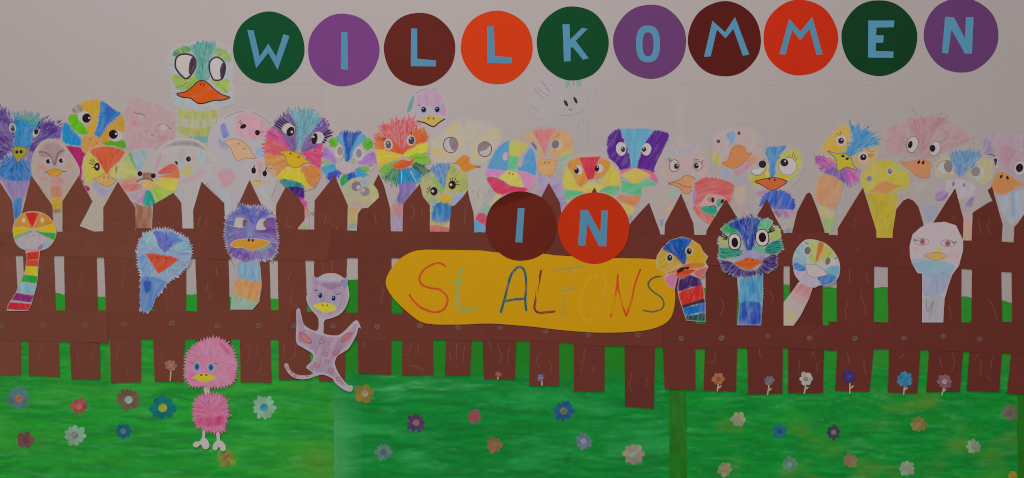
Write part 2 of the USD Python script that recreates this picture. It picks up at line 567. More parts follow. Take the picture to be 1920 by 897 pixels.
for k in range(3):
    t = Thing('background_sheet', wlab[k], 'paper sheet', L_SHEET + .00025 * (k == 1), 'white sheets with painted grass behind the fence', 'white_paper')
    a, b = edge[k]
    t.put('paper', Polygon([(a, -160), (b, -160), (b, 1060), (a, 1060)]), flat(PAPER, 300 + 660 * k, .012, 120, k), None, 14.0, .0005)
    top = np.array(tops[k], float)
    top = np.stack([np.linspace(a, b, 90), np.interp(np.linspace(a, b, 90), top[:, 0], top[:, 1])], 1)
    top[:, 1] += (n2(top[:, 0] / 9, top[:, 0] * 0, 3 + k) - .5) * 7
    g = Polygon([*map(tuple, top), (b, 1060), (a, 1060)])
    t.put('painted_grass', g, grass_paint(k), None, 4.0, 0, 'painted_paper')

t = Thing('green_strip', 'narrow olive green paper strip over the seam right of the long plank', 'paper strip', L_SHEET + .0005, None, 'painted_paper')
t.put('strip', Polygon([(1252, 640), (1284, 640), (1287, 760), (1290, 1060), (1251, 1060), (1256, 800)]),
      lambda x, y: albedo((34, 112, 26), 1270) * (1 + (n2(x / 6, y / 30, 5)[:, None] - .5) * .5), None, 3.0, .0003)
t = Thing('green_strip', 'darker green painted edge strip at the right end of the lawn', 'paper strip', L_SHEET + .0005, None, 'painted_paper')
t.put('strip', Polygon([(1909, 640), (2000, 640), (2000, 1060), (1911, 1060), (1907, 800)]),
      lambda x, y: albedo((34, 104, 26), 1900) * (1 + (n2(x / 6, y / 30, 6)[:, None] - .5) * .5), None, 6.0, .0003)

t = Thing('paper_strip', 'long white paper strip under the row of round letters, its lower edge just below them', 'paper strip', L_STRIP, None, 'white_paper')
t.put('paper', Polygon([(430, -150), (1652, -150), (1655, 160), (1400, 160), (1180, 157.5), (900, 156), (640, 158), (432, 157)]), flat(PAPER, 1000, .012, 100, 4), None, 14.0, .0006)
for lab, pts in (('clear tape down the white seam above the blue masked bird', [(610, 168), (627, 168), (628, 262), (611, 263)]),
                 ('clear tape strip down the white seam beside the purple browed bird', [(1268, 190), (1281, 190), (1282, 300), (1270, 300)]),
                 ('clear tape strip on the lawn seam under the foot of the cat bird', [(623, 736), (641, 736), (640, 1000), (624, 1000)]),
                 ('short piece of clear tape on the olive strip of the lawn', [(1262, 733), (1282, 733), (1283, 850), (1264, 850)])):
    t = Thing('tape', lab, 'tape', L_STRIP + .00035, 'clear tape over the seams of the sheets', 'clear_tape')
    t.put('film', Polygon(pts), flat((170, 170, 165), pts[0][0]), None, 6.0)
# ------------------------------------------------------------------ the birds that look over the fence
BACK = 'drawn paper birds looking over the fence'


def bird(level, label, name='paper_bird', group=BACK, curl=None):
    t = Thing(name, label, 'paper bird', L_BIRD + (level - 1) * L_BIRD_STEP, group, curl=curl)
    t.grow = 2.0
    return t


BLK, DK, WH = (34, 26, 32), (62, 44, 52), (178, 170, 168)

# purple and blue, far left
t = bird(1, 'purple feathered bird with blue forehead and gold beak at the far left end').view(0, 170)
t.sheet([(-150, 230), (10, 180), (60, 190), (150, 240), (330, 240), (450, 300), (560, 330), (660, 370), (730, 440), (700, 560), (560, 620), (420, 720), (345, 870), (320, 1060), (240, 1250), (215, 1440), (165, 1460), (140, 1250), (20, 1060), (-150, 900)], (165, 152, 165))
t.p('feather_fan', [(-120, 300), (20, 195), (70, 215), (110, 300), (160, 350), (165, 480), (150, 640), (60, 740), (-100, 800)], (84, 58, 122), (110, 88, 148), (190, 690), (14, 7), cov=.9, soft=4, w=2.8, rough=.9)
t.p('feather_fan', [(450, 345), (560, 350), (660, 385), (720, 440), (690, 530), (560, 560), (450, 640), (400, 700), (310, 690), (335, 600), (400, 480)], (80, 55, 120), (118, 96, 158), (190, 690), (12, 7), cov=.9, soft=4, w=2.8, rough=.9)
t.p('cheek', [(300, 700), (400, 690), (360, 850), (335, 900), (290, 800)], (128, 110, 160), None, (200, 690), cov=.7, soft=5)
t.p('forehead', [(165, 300), (300, 300), (420, 380), (370, 470), (325, 640), (290, 660), (160, 660), (165, 480)], (42, 112, 162), (58, 134, 176), (225, 680), (5, 5), cov=.97, w=2.6, rough=.7)
t.p('crown_feathers', [(135, 225), (220, 275), (330, 265), (450, 330), (380, 400), (300, 350), (175, 310)], (72, 152, 118), (60, 140, 150), (260, 600), (8, 5), cov=.9, rough=.8)
t.eye(140, 420, 40, 52, (142, 425, 24, 36), pc=(70, 66, 74), rot=-8, shine=(134, 410, 7))
t.eye(405, 470, 34, 56, (408, 465, 22, 30), rot=25)
t.l('lash', [[(385, 455), (420, 405), (445, 350)], [(425, 440), (440, 400)]], 12, (50, 44, 80))
b = t.beak([(150, 640), (225, 630), (298, 650), (290, 720), (235, 770), (200, 805), (160, 750)], (160, 138, 44), (140, 140, 60), (110, 120, 60), 1.6, [(188, 690), (236, 686)], BLK, (17, 19))
t.p('throat', [(0, 850), (60, 760), (160, 745), (200, 808), (250, 765), (295, 800), (340, 900), (345, 1010), (290, 1020), (180, 1010), (20, 985)], (38, 102, 162), (70, 128, 180), (200, 700), (10, 5), clip=False, cov=.95, w=2.4, rough=.9)
t.p('throat_band', [(0, 970), (90, 1000), (200, 1020), (330, 1000), (322, 1080), (250, 1245), (150, 1250), (70, 1110)], (132, 116, 164), (150, 130, 160), 90, cov=.75, soft=4)
t.p('neck', [(145, 1245), (250, 1215), (225, 1400), (210, 1450), (165, 1450)], (52, 112, 168), (84, 134, 180), 80, cov=.95, w=2.2)

# yellow and green with big eyes
t = bird(2, 'yellow and green bird with blue stripe, big dark eyes and magenta neck at left').view(0, 170)
t.sheet([(690, 520), (715, 370), (760, 290), (810, 170), (920, 120), (1100, 95), (1180, 140), (1260, 210), (1350, 250), (1395, 290), (1410, 640), (1300, 760), (1040, 800), (1020, 1000), (1030, 1140), (850, 1130), (880, 900), (760, 690)], (172, 158, 150))
t.p('forehead', [(910, 135), (1110, 100), (1125, 200), (1090, 330), (1050, 490), (990, 500), (960, 420), (1030, 330), (920, 240)], (186, 152, 50), (176, 142, 60), 80, cov=1, rough=.35)
t.p('side_patch', [(1380, 285), (1395, 470), (1250, 600), (1130, 600), (1110, 540), (1180, 430), (1290, 320)], (182, 140, 56), (170, 138, 70), 60, cov=1, rough=.35)
t.p('crest_stripe', [(1130, 130), (1190, 145), (1300, 220), (1355, 260), (1290, 320), (1200, 400), (1110, 535), (1060, 490), (1110, 330)], (44, 104, 170), (58, 130, 176), (1080, 520), (3, 5), cov=1, w=3)
t.p('crest_core', [(1195, 160), (1280, 225), (1290, 260), (1220, 330), (1160, 430), (1185, 300)], (50, 56, 146), (70, 70, 160), (1100, 520), (4, 4), cov=.98)
t.p('cheek_patch', [(765, 290), (850, 265), (905, 330), (960, 420), (990, 480), (940, 500), (860, 470), (790, 400)], (86, 156, 28), (100, 168, 40), 70, cov=1, rough=.3)
t.p('cheek_patch', [(1150, 600), (1260, 555), (1390, 560), (1410, 650), (1300, 640)], (82, 150, 36), None, 70, cov=1, rough=.3)
t.p('lash', [(810, 210), (850, 165), (915, 160), (935, 220), (880, 250), (820, 245)], (110, 94, 104), (160, 150, 150), (960, 330), cov=.8, w=2, rough=1.2)
t.p('neck_patch', [(705, 380), (760, 370), (810, 440), (910, 545), (915, 600), (890, 625), (720, 585), (695, 500)], (34, 122, 174), (44, 136, 182), 80, (4, 5), cov=1, rough=.3)
t.p('neck_band', [(735, 615), (900, 635), (970, 720), (940, 800), (910, 1000), (1000, 1030), (1025, 1110), (980, 1140), (930, 1040), (870, 1010), (885, 870), (800, 740)], (164, 44, 100), (150, 40, 96), 70, cov=1, rough=.3, smooth=False)
t.eye(945, 300, 78, 66, (970, 310, 48, 52), pc=(32, 18, 26), rot=20, shine=(1000, 308, 13))
t.eye(1300, 510, 78, 62, (1270, 492, 50, 50), pc=(32, 18, 26), rot=-10, shine=(1300, 486, 13))
t.beak([(930, 515), (1000, 505), (1060, 500), (1140, 560), (1120, 640), (1010, 690), (930, 690), (910, 600)], (178, 136, 84), (188, 140, 80), None, 1.2, [(1010, 545), (1083, 585)], (150, 100, 40), (11, 8), d=70)

# pale frowning egg-faced bird
t = bird(3, 'pale egg headed bird with frowning brows and small orange beak behind the rainbow ball bird').view(0, 170)
t.sheet([(360, 860), (375, 740), (420, 640), (490, 570), (580, 550), (660, 575), (730, 640), (800, 730), (860, 830), (885, 900), (870, 960), (815, 1040), (745, 1150), (700, 1240), (690, 1380), (705, 1585), (620, 1585), (585, 1380), (560, 1200), (450, 1060), (385, 980)], (170, 152, 146), True, c2=(172, 158, 150), d=80)
t.p('forehead', [(420, 720), (480, 600), (580, 560), (680, 600), (740, 690), (660, 800), (610, 840), (560, 790)], (148, 122, 128), (158, 132, 132), (610, 850), cov=.55, soft=9)
t.l('brow', [[(440, 690), (520, 700), (575, 760), (605, 830)], [(715, 670), (655, 700), (630, 770), (620, 830)]], 20, (136, 100, 112))
t.p('eyelid', [(430, 730), (480, 690), (540, 720), (560, 760), (470, 750)], (142, 130, 138), None, 30, cov=.5, soft=4)
t.p('eyelid', [(690, 740), (740, 700), (770, 730), (730, 760)], (150, 140, 146), None, 30, cov=.5, soft=4)
t.p('cheek', [(410, 830), (480, 810), (530, 850), (520, 900), (430, 900)], (190, 130, 110), None, 20, cov=.6, soft=9)
t.p('cheek', [(720, 830), (790, 800), (835, 830), (800, 880), (730, 880)], (190, 132, 112), None, 20, cov=.6, soft=9)
t.eye(540, 795, 44, 50, (540, 795, 24, 26), white=(170, 160, 160), shine=(560, 790, 8))
t.eye(690, 785, 42, 48, (685, 787, 23, 26), white=(170, 160, 160), shine=(700, 780, 7))
t.l('mouth_line', [[(500, 915), (535, 915), (575, 900)], [(690, 905), (740, 910)]], 9, (110, 90, 80))
t.beak([(525, 912), (570, 885), (640, 880), (700, 905), (660, 945), (615, 970), (560, 950)], (190, 140, 50), (176, 132, 60), (120, 90, 60), .8, [(600, 900), (640, 898)], (150, 100, 50), (7, 5))
t.view(0, 300)
t.p('throat_patch', [(560, 200), (640, 180), (710, 200), (735, 270), (690, 290), (590, 290), (545, 250)], (186, 130, 130), (176, 132, 132), 80, cov=.7, soft=7)
t.p('cheek', [(440, 180), (520, 190), (560, 200), (520, 245), (450, 225)], (190, 120, 114), None, 80, cov=.6, soft=8)
t.p('cheek', [(710, 160), (760, 190), (770, 240), (730, 250)], (190, 124, 118), None, 80, cov=.6, soft=6)
t.p('neck_band', [(565, 295), (690, 295), (705, 370), (690, 430), (580, 430)], (180, 122, 96), (180, 128, 110), 85, cov=.75, soft=4)
t.p('neck_band', [(575, 430), (690, 430), (690, 550), (595, 555)], (178, 148, 60), (182, 150, 76), 85, cov=.92, soft=3)
t.p('neck_band', [(590, 550), (690, 545), (690, 590), (620, 610), (590, 600)], (128, 116, 90), None, 85, cov=.7, soft=5)

# red and yellow V faced bird
t = bird(3, 'yellow bird with red V forehead and curled lashes, its white neck flaring wide').view(0, 300)
t.sheet([(925, 90), (945, -20), (1010, -110), (1120, -155), (1280, -145), (1400, -90), (1440, 40), (1400, 160), (1330, 250), (1290, 290), (1235, 430), (1160, 560), (1160, 785), (1070, 790), (1055, 765), (1020, 800), (885, 745), (960, 620), (1035, 470), (1015, 300), (950, 270), (945, 180)], (174, 162, 150))
t.p('head_patch', [(930, 80), (955, -30), (1010, -90), (1050, -60), (1130, 60), (1170, 160), (1050, 210), (1010, 260), (965, 255)], (186, 172, 74), (178, 168, 90), 70, cov=.95, w=2.2)
t.p('head_patch', [(1425, -80), (1440, 40), (1380, 180), (1290, 200), (1210, 160), (1240, 80), (1330, 20)], (184, 170, 96), (176, 168, 100), 70, cov=.85, w=2.2)
t.p('forehead', [(1015, -95), (1090, -140), (1200, -150), (1330, -130), (1400, -85), (1340, 10), (1240, 100), (1200, 165), (1165, 120), (1100, 10)], (196, 78, 66), (202, 96, 56), (1195, 170), (2, 6), cov=.98, w=2.6)
t.eye(1088, 78, 32, 46, (1078, 80, 22, 34), white=(60, 40, 46), pc=(50, 30, 38), shine=(1086, 76, 13))
t.l('lash', [[(1052, 40), (1010, 0)], [(1050, 60), (1000, 35)], [(1055, 85), (1030, 90)], [(1065, 30), (1030, -10)]], 8, (70, 54, 50))
t.l('wink_line', [[(1330, 60), (1305, 90), (1305, 130), (1325, 160)]], 14, (70, 54, 50))
t.beak([(1040, 215), (1110, 190), (1165, 150), (1210, 150), (1250, 200), (1300, 230), (1250, 280), (1190, 300), (1120, 260)], (190, 152, 92), (182, 150, 100), (140, 104, 80), .9, [(1165, 195, 20), (1213, 200, -20)], (140, 100, 70), (7, 15))
t.p('chest', [(1020, 260), (1100, 240), (1180, 310), (1270, 290), (1230, 400), (1150, 430), (1060, 350)], (150, 148, 172), (140, 150, 180), 60, cov=.6, soft=7)

# pale pink blushing face
t = bird(1, 'pale pink face with blushing cheeks and thin drawn smile beside the tall green bird').view(220, 170)
t.sheet([(75, 350), (105, 180), (160, 100), (230, 95), (400, 150), (520, 200), (620, 290), (640, 420), (640, 520), (520, 580), (430, 660), (420, 900), (200, 900), (130, 720), (90, 560)], (174, 152, 154), True, c2=(172, 148, 150), d=70)
t.p('head_patch', [(110, 250), (170, 120), (300, 130), (450, 200), (560, 260), (600, 380), (440, 330), (330, 420), (180, 480), (130, 620), (95, 450)], (176, 138, 146), (168, 148, 148), 70, cov=.55, soft=12)
t.p('cheek', [(140, 330), (200, 320), (260, 360), (230, 420), (170, 410)], (178, 122, 134), None, 60, cov=.7, soft=11)
t.p('cheek', [(430, 480), (500, 490), (590, 510), (560, 560), (480, 570)], (182, 118, 130), None, 60, cov=.75, soft=9)
t.p('chest', [(110, 560), (160, 500), (330, 590), (440, 580), (430, 660), (300, 660), (170, 690)], (176, 142, 150), None, 80, cov=.6, soft=8)
t.p('neck', [(160, 700), (340, 690), (360, 820), (330, 890), (200, 880)], (142, 148, 162), (160, 158, 168), 85, cov=.65, soft=5)
t.l('brow', [[(185, 235), (220, 258), (270, 262), (310, 290)], [(460, 400), (500, 378), (550, 390), (585, 425), (610, 428)]], 9, (128, 104, 112))
t.e('eye', 265, 300, 34, 24, (170, 156, 156), 15)
t.e('eye', 515, 415, 48, 36, (176, 160, 160), 10)
t.l('smile_line', [[(240, 470), (290, 540), (360, 565), (450, 568)]], 6, (146, 124, 128))
t.e('nostril', 318, 460, 11, 9, (140, 118, 124))
t.e('nostril', 390, 502, 13, 10, (140, 118, 124))

# tall green and blue bird
t = bird(1, 'tallest green and blue bird with sideways eyes and wide orange beak, left of the letters').view(300, 60)
t.sheet([(90, 330), (110, 240), (190, 160), (330, 140), (500, 105), (640, 120), (760, 180), (815, 280), (815, 480), (830, 640), (815, 800), (670, 850), (660, 1000), (665, 1400), (160, 1400), (200, 1000), (205, 850), (130, 790), (130, 600)], (172, 164, 164))
t.p('face', [(100, 340), (120, 245), (200, 175), (340, 150), (500, 120), (640, 135), (750, 190), (800, 290), (800, 480), (820, 640), (800, 790), (660, 840), (440, 860), (210, 840), (135, 780), (140, 600)], (150, 162, 176), (166, 168, 160), (470, 560), (5, 6), cov=.6, soft=8, w=2.6, rough=1.0)
t.p('brow_patch', [(150, 240), (200, 185), (300, 165), (360, 200), (300, 240), (220, 250), (170, 280)], (134, 160, 74), (80, 130, 80), (420, 560), (3, 5), cov=.9, w=2.4, rough=.9)
t.p('brow_patch', [(580, 230), (640, 180), (740, 210), (785, 280), (770, 350), (690, 290)], (150, 162, 92), (120, 150, 90), (480, 560), (3, 5), cov=.75, w=2.4, rough=.9)
t.p('forehead', [(340, 180), (420, 130), (530, 115), (620, 150), (590, 260), (555, 320), (550, 520), (480, 550), (400, 520), (410, 330), (390, 260)], (70, 138, 138), (110, 156, 140), (470, 700), (5, 5), cov=.85, w=2.3, rough=1.1)
t.p('cheek_patch', [(140, 520), (220, 490), (280, 530), (390, 500), (410, 560), (330, 640), (220, 640), (180, 590)], (150, 168, 66), (124, 150, 70), (440, 520), (4, 5), cov=.85, rough=.9)
t.p('cheek_patch', [(560, 550), (660, 550), (760, 530), (770, 620), (740, 690), (640, 620)], (140, 164, 66), (156, 168, 96), (480, 520), (4, 5), cov=.85, rough=.9)
pl = [(172, 380), (180, 300), (225, 258), (300, 250), (370, 275), (400, 340), (390, 410), (340, 490), (290, 525), (240, 490), (190, 430)]
e_ = t.put('eye', clean(poly(t.v(pl)).buffer(1.6)), flat((62, 46, 56), 370), None, 4)
t.put('eyeball', clean(poly(t.v(pl)).buffer(-1.6)), flat((180, 170, 168), 370), e_, 4)
t.p('pupil', [(325, 380), (345, 310), (375, 290), (402, 340), (392, 410), (345, 470), (322, 450)], (56, 42, 54), (80, 64, 76), 80, parent=e_, clip=False, soft=0)
pl = [(555, 420), (560, 340), (600, 295), (645, 285), (700, 320), (728, 370), (725, 450), (690, 530), (610, 540), (575, 490)]
e_ = t.put('eye', clean(poly(t.v(pl)).buffer(1.5)), flat((62, 46, 56), 400), None, 4)
t.put('eyeball', clean(poly(t.v(pl)).buffer(-1.4)), flat((180, 170, 168), 400), e_, 4)
t.p('pupil', [(675, 470), (675, 410), (700, 350), (728, 370), (722, 450), (695, 525), (678, 510)], (56, 42, 54), (90, 74, 86), 80, parent=e_, clip=False, soft=0)
t.beak([(190, 695), (290, 668), (370, 610), (420, 560), (475, 545), (530, 570), (620, 650), (700, 705), (780, 735), (700, 765), (600, 770), (520, 795), (440, 805), (390, 780), (340, 745), (240, 730)], (202, 84, 20), (186, 82, 30), (58, 38, 34), 1.9, [(458, 585, 10), (490, 595, 10)], (90, 40, 24), (7, 20))
t.view(220, 170)
t.p('neck', [(680, 190), (800, 200), (1000, 210), (1150, 200), (1140, 300), (1120, 500), (1110, 720), (900, 740), (640, 560), (660, 400)], (156, 160, 120), (168, 166, 140), 90, cov=.7, soft=6, w=2.8, rough=1.1)
t.p('neck_band', [(700, 220), (900, 240), (1110, 220), (1100, 300), (900, 330), (720, 300)], (166, 164, 92), (150, 160, 110), 90, (2, 6), cov=.8, w=2.8, rough=.9)
t.p('neck_band', [(690, 400), (880, 420), (1090, 400), (1080, 480), (900, 510), (690, 470)], (164, 162, 82), (150, 156, 100), 90, (2, 6), cov=.85, w=2.8, rough=.9)
t.p('neck_band', [(800, 520), (950, 510), (1090, 500), (1080, 580), (960, 590), (850, 570)], (104, 148, 140), (110, 150, 160), 90, (2, 6), cov=.85, w=2.8, rough=.9)
t.p('neck_band', [(960, 620), (1050, 600), (1100, 650), (1060, 700), (1000, 690)], (148, 160, 74), None, 80, (2, 6), cov=.85, w=2.8, rough=.9)

# rainbow wheel bird
t = bird(4, 'round bird coloured like a rainbow wheel with brown nose and brown neck on the fence').view(220, 300)
t.sheet([(0, 200), (5, 80), (70, -40), (160, -90), (250, -110), (360, -120), (470, -80), (560, 20), (640, 40), (690, 110), (690, 220), (650, 350), (560, 440), (430, 500), (395, 540), (365, 780), (200, 775), (205, 540), (160, 460), (60, 330)], (172, 162, 160))
C = (345, 170)
for nm, pts, c1, c2 in (('wheel_segment', [(5, 200), (10, 90), (70, -30), (150, -80), (180, 10), (215, 110), (230, 190)], (176, 176, 96), (170, 170, 120)),
                        ('wheel_segment', [(120, -60), (165, -85), (190, 0), (240, 110), (200, 100)], (110, 160, 110), None),
                        ('wheel_segment', [(170, -85), (290, -110), (350, -80), (300, 40), (270, 110), (210, 100)], (140, 160, 164), (150, 164, 168)),
                        ('wheel_segment', [(480, -80), (510, -60), (460, 60), (420, 130), (440, 20)], (180, 130, 160), None),
                        ('wheel_segment', [(450, 150), (540, 75), (630, 40), (680, 90), (680, 110), (560, 160)], (206, 84, 74), (200, 96, 84)),
                        ('wheel_segment', [(455, 190), (560, 160), (685, 110), (690, 205), (560, 205)], (206, 110, 70), (200, 124, 90)),
                        ('wheel_segment', [(20, 235), (120, 200), (230, 200), (240, 250), (120, 290), (40, 260)], (188, 136, 116), (180, 140, 120)),
                        ('wheel_segment', [(30, 270), (130, 270), (270, 270), (260, 330), (170, 355), (80, 345)], (186, 110, 110), (180, 124, 120)),
                        ('wheel_segment', [(90, 370), (200, 350), (310, 330), (240, 430), (160, 440)], (172, 146, 158), (168, 154, 162)),
                        ('wheel_segment', [(310, 340), (330, 355), (300, 480), (200, 470), (250, 420)], (178, 130, 160), None),
                        ('wheel_segment', [(315, 355), (370, 350), (430, 480), (380, 520), (285, 500)], (28, 140, 130), (60, 150, 140)),
                        ('wheel_segment', [(385, 350), (420, 270), (580, 330), (630, 360), (560, 430), (440, 480)], (160, 176, 84), (144, 168, 92)),
                        ('wheel_segment', [(420, 270), (470, 210), (690, 215), (650, 340), (560, 340)], (190, 176, 66), (184, 168, 80)),
                        ('wheel_segment', [(260, 270), (300, 240), (420, 230), (440, 270), (400, 320), (320, 320)], (190, 164, 96), (184, 156, 100))):
    t.p(nm, pts, c1, c2, C, cov=.9, soft=2.5, w=3.0, rough=.8)
t.p('nose', [(275, 140), (385, 138), (395, 230), (330, 225), (235, 230), (285, 200)], (140, 98, 80), (150, 108, 88), 10, cov=.95, smooth=False)
t.l('mouth_line', [[(215, 245), (270, 215), (330, 205), (400, 238)]], 13, (126, 92, 74))
t.e('eye', 252, 155, 26, 28, BLK)
t.e('eye', 403, 178, 27, 28, BLK)
t.p('neck', [(165, 470), (290, 520), (385, 530), (370, 780), (205, 775), (210, 560)], (142, 98, 78), (160, 120, 98), 88, cov=.9, w=3, rough=.7)

# grey capped white bird
t = bird(3, 'white bird with grey cap, dark button eyes and faint yellow beak behind the wheel bird').view(220, 170)
t.sheet([(420, 900), (470, 680), (510, 620), (600, 570), (760, 545), (880, 560), (970, 620), (1060, 720), (1090, 850), (1060, 980), (930, 1100), (900, 1240), (850, 1340), (860, 1530), (735, 1530), (720, 1250), (640, 1150), (560, 1050)], (174, 166, 165), True)
t.p('grey_cap', [(500, 660), (560, 600), (690, 555), (850, 558), (950, 610), (1010, 690), (880, 640), (720, 630), (580, 640)], (138, 124, 126), (150, 136, 138), (760, 900), cov=.85, soft=6)
t.p('cheek_patch', [(450, 780), (520, 730), (570, 740), (520, 800), (440, 880), (420, 850)], (180, 130, 156), None, 70, cov=.8, soft=6)
t.p('side_feather', [(920, 660), (975, 680), (980, 810), (930, 830), (905, 740)], (146, 170, 170), None, 90, cov=.75, soft=5)
t.p('cheek_patch', [(830, 730), (890, 710), (900, 790), (850, 830)], (178, 146, 148), None, 70, cov=.6, soft=7)
t.p('throat', [(700, 640), (780, 640), (760, 780), (700, 800), (660, 760)], (156, 156, 158), None, 80, cov=.5, soft=8)
t.l('feather_line', [[(985, 800), (1040, 760)], [(990, 825), (1050, 805)], [(985, 770), (1020, 735)], [(480, 690), (465, 730)], [(500, 640), (510, 610)]], 5, (150, 138, 140))
t.e('eye', 658, 817, 20, 26, BLK, -10)
e_ = t.e('eye', 798, 768, 27, 29, (44, 22, 32))
t.e('highlight', 803, 764, 10, 11, (96, 60, 72), 0, e_)
t.p('beak', [(720, 890), (780, 850), (860, 855), (830, 920), (820, 960), (740, 950)], (172, 160, 108), (176, 164, 124), 40, cov=.85, soft=3)
t.p('chest', [(690, 1000), (840, 930), (960, 860), (1040, 900), (980, 960), (860, 1040), (700, 1060)], (176, 146, 152), None, 50, cov=.5, soft=10)

# pink bird with a bun coloured bill
t = bird(2, 'pink bird with toast coloured square bill and tiny lashes right of the green neck').view(400, 190)
t.sheet([(-60, 620), (-30, 330), (60, 240), (110, 190), (260, 120), (420, 115), (560, 190), (650, 280), (640, 420), (600, 560), (520, 700), (440, 900), (330, 1150), (250, 1300), (130, 1300), (90, 1100), (-60, 900)], (172, 164, 166), True)
t.p('face', [(230, 200), (300, 140), (420, 125), (540, 190), (640, 290), (590, 400), (420, 450), (330, 430), (260, 390)], (180, 138, 150), (186, 148, 156), 95, cov=.8, soft=7, w=3)
t.l('outline_mark', [[(120, 195), (200, 150), (260, 125), (330, 118)], [(430, 120), (540, 175), (640, 260)]], 9, (146, 128, 138), var=.1)
t.p('ear_patch', [(80, 260), (130, 240), (170, 330), (180, 400), (110, 420), (75, 330)], (110, 118, 168), (130, 136, 176), 70, cov=.9, soft=4)
t.p('side_patch', [(40, 380), (110, 430), (160, 470), (200, 560), (90, 540), (40, 470)], (136, 138, 162), (150, 156, 176), 60, cov=.7, soft=7)
t.p('throat', [(180, 600), (280, 690), (420, 690), (380, 740), (250, 750), (180, 690)], (146, 168, 168), None, 30, cov=.5, soft=8)
t.p('cheek_patch', [(480, 540), (560, 510), (560, 600), (520, 640), (470, 600)], (140, 156, 184), None, 20, cov=.7, soft=4)
t.e('eye', 335, 283, 36, 24, BLK, -25)
t.e('eye', 495, 353, 28, 31, (42, 24, 34))
t.l('lash', [[(310, 262), (285, 225)], [(325, 258), (300, 215)], [(525, 345), (560, 345)]], 7, (110, 84, 94))
t.beak([(130, 460), (180, 432), (260, 425), (330, 450), (400, 520), (440, 590), (480, 640), (400, 640), (340, 640), (275, 672), (230, 610), (200, 540)], (184, 150, 122), (190, 158, 130), (156, 116, 80), 1.2, [(283, 478), (348, 530)], (150, 116, 96), (13, 10))
t.view(220, 300)
t.p('chest_patch', [(1110, 150), (1190, 90), (1290, 110), (1340, 210), (1280, 290), (1190, 310)], (180, 142, 150), (176, 132, 142), 40, cov=.7, soft=6)
t.p('neck', [(1080, 280), (1190, 330), (1270, 380), (1290, 600), (1220, 620), (1180, 480)], (160, 168, 172), None, 80, cov=.6, soft=9)

# little white bird with drop eyes
t = bird(4, 'small white bird with black drop shaped eyes peeping over a plank tip').view(400, 300)
t.sheet([(330, 400), (340, 200), (380, 80), (450, 10), (540, -10), (620, 60), (680, 90), (695, 180), (690, 300), (640, 420), (690, 600), (620, 800), (300, 800), (280, 560)], (174, 164, 163), True)
t.p('forehead', [(460, 20), (530, 10), (570, 80), (540, 200), (500, 200), (490, 100)], (180, 142, 144), None, 80, cov=.65, soft=5)
t.eye(455, 120, 40, 52, (452, 120, 26, 36), white=(176, 168, 166), pc=BLK)
t.eye(578, 152, 38, 48, (576, 154, 25, 34), white=(176, 168, 166), pc=BLK)
t.l('lash', [[(455, 92), (458, 66)], [(585, 124), (592, 98)]], 12, BLK)
t.beak([(420, 240), (470, 225), (520, 225), (560, 255), (530, 290), (500, 295), (450, 290)], (178, 158, 108), (182, 164, 124), None, 1, [(480, 233), (518, 238)], (120, 84, 60), (9, 7))
t.p('side_patch', [(570, 280), (630, 320), (640, 380), (590, 340)], (146, 166, 168), None, 50, cov=.7, soft=5)
t.p('chest', [(480, 300), (580, 300), (640, 420), (640, 560), (560, 480)], (166, 168, 168), None, 80, cov=.5, soft=8)
# big rainbow bird with striped lashes
t = bird(3, 'big bird with teal forehead, purple eye patches, striped lashes and rainbow cheeks').view(400, 190)
t.sheet([(600, 330), (690, 270), (690, 230), (760, 180), (830, 130), (850, 95), (900, 100), (1010, 90), (1140, 130), (1210, 190), (1260, 220), (1285, 310), (1330, 340), (1325, 400), (1230, 470), (1200, 700), (1200, 850), (1130, 960), (1010, 1000), (1040, 1180), (1070, 1260), (1060, 1480), (860, 1480), (800, 1060), (740, 900), (640, 830), (590, 740), (570, 520), (600, 420)], (174, 158, 156))
C = (930, 600)
t.p('eye_patch', [(690, 250), (760, 180), (830, 135), (870, 170), (930, 270), (935, 400), (925, 560), (850, 545), (770, 400), (690, 310)], (104, 80, 122), (120, 96, 140), C, (7, 6), cov=.95, w=3, rough=.7)
t.p('eye_patch', [(1090, 340), (1170, 250), (1250, 215), (1285, 310), (1320, 360), (1230, 470), (1100, 540), (980, 570), (1010, 460)], (110, 80, 136), (124, 92, 146), C, (6, 6), cov=.95, w=3, rough=.7)
t.p('crown_patch', [(855, 100), (930, 110), (1010, 90), (1130, 130), (1200, 200), (1160, 270), (1070, 370), (1000, 480), (950, 555), (935, 420), (940, 300), (890, 190)], (94, 142, 152), (120, 158, 164), C, (8, 5), cov=.92, w=2.4, rough=.9)
t.p('cheek_fan', [(625, 330), (680, 310), (780, 400), (850, 550), (750, 490), (640, 450), (610, 400)], (172, 68, 122), (186, 88, 136), C, (6, 6), cov=.95, w=3, rough=.7)
t.p('cheek_fan', [(575, 520), (600, 430), (740, 490), (850, 550), (800, 600), (700, 610), (590, 600)], (194, 84, 104), (204, 100, 100), C, (8, 6), cov=.95, w=3, rough=.7)
t.p('cheek_fan', [(590, 620), (700, 610), (810, 620), (830, 700), (790, 770), (720, 830), (630, 790), (590, 720)], (202, 126, 68), (208, 142, 84), C, (5, 6), cov=.95, w=3, rough=.7)
t.p('chin_fan', [(800, 760), (850, 740), (960, 740), (1010, 800), (1060, 930), (1080, 985), (900, 900), (720, 880), (740, 820)], (190, 168, 52), (196, 176, 70), C, (4, 6), cov=.95, w=3, rough=.6)
t.p('cheek_fan', [(980, 730), (1050, 720), (1190, 740), (1190, 850), (1140, 940), (1090, 950), (1030, 830)], (206, 118, 58), (200, 124, 70), C, (4, 6), cov=.95, w=3, rough=.6)
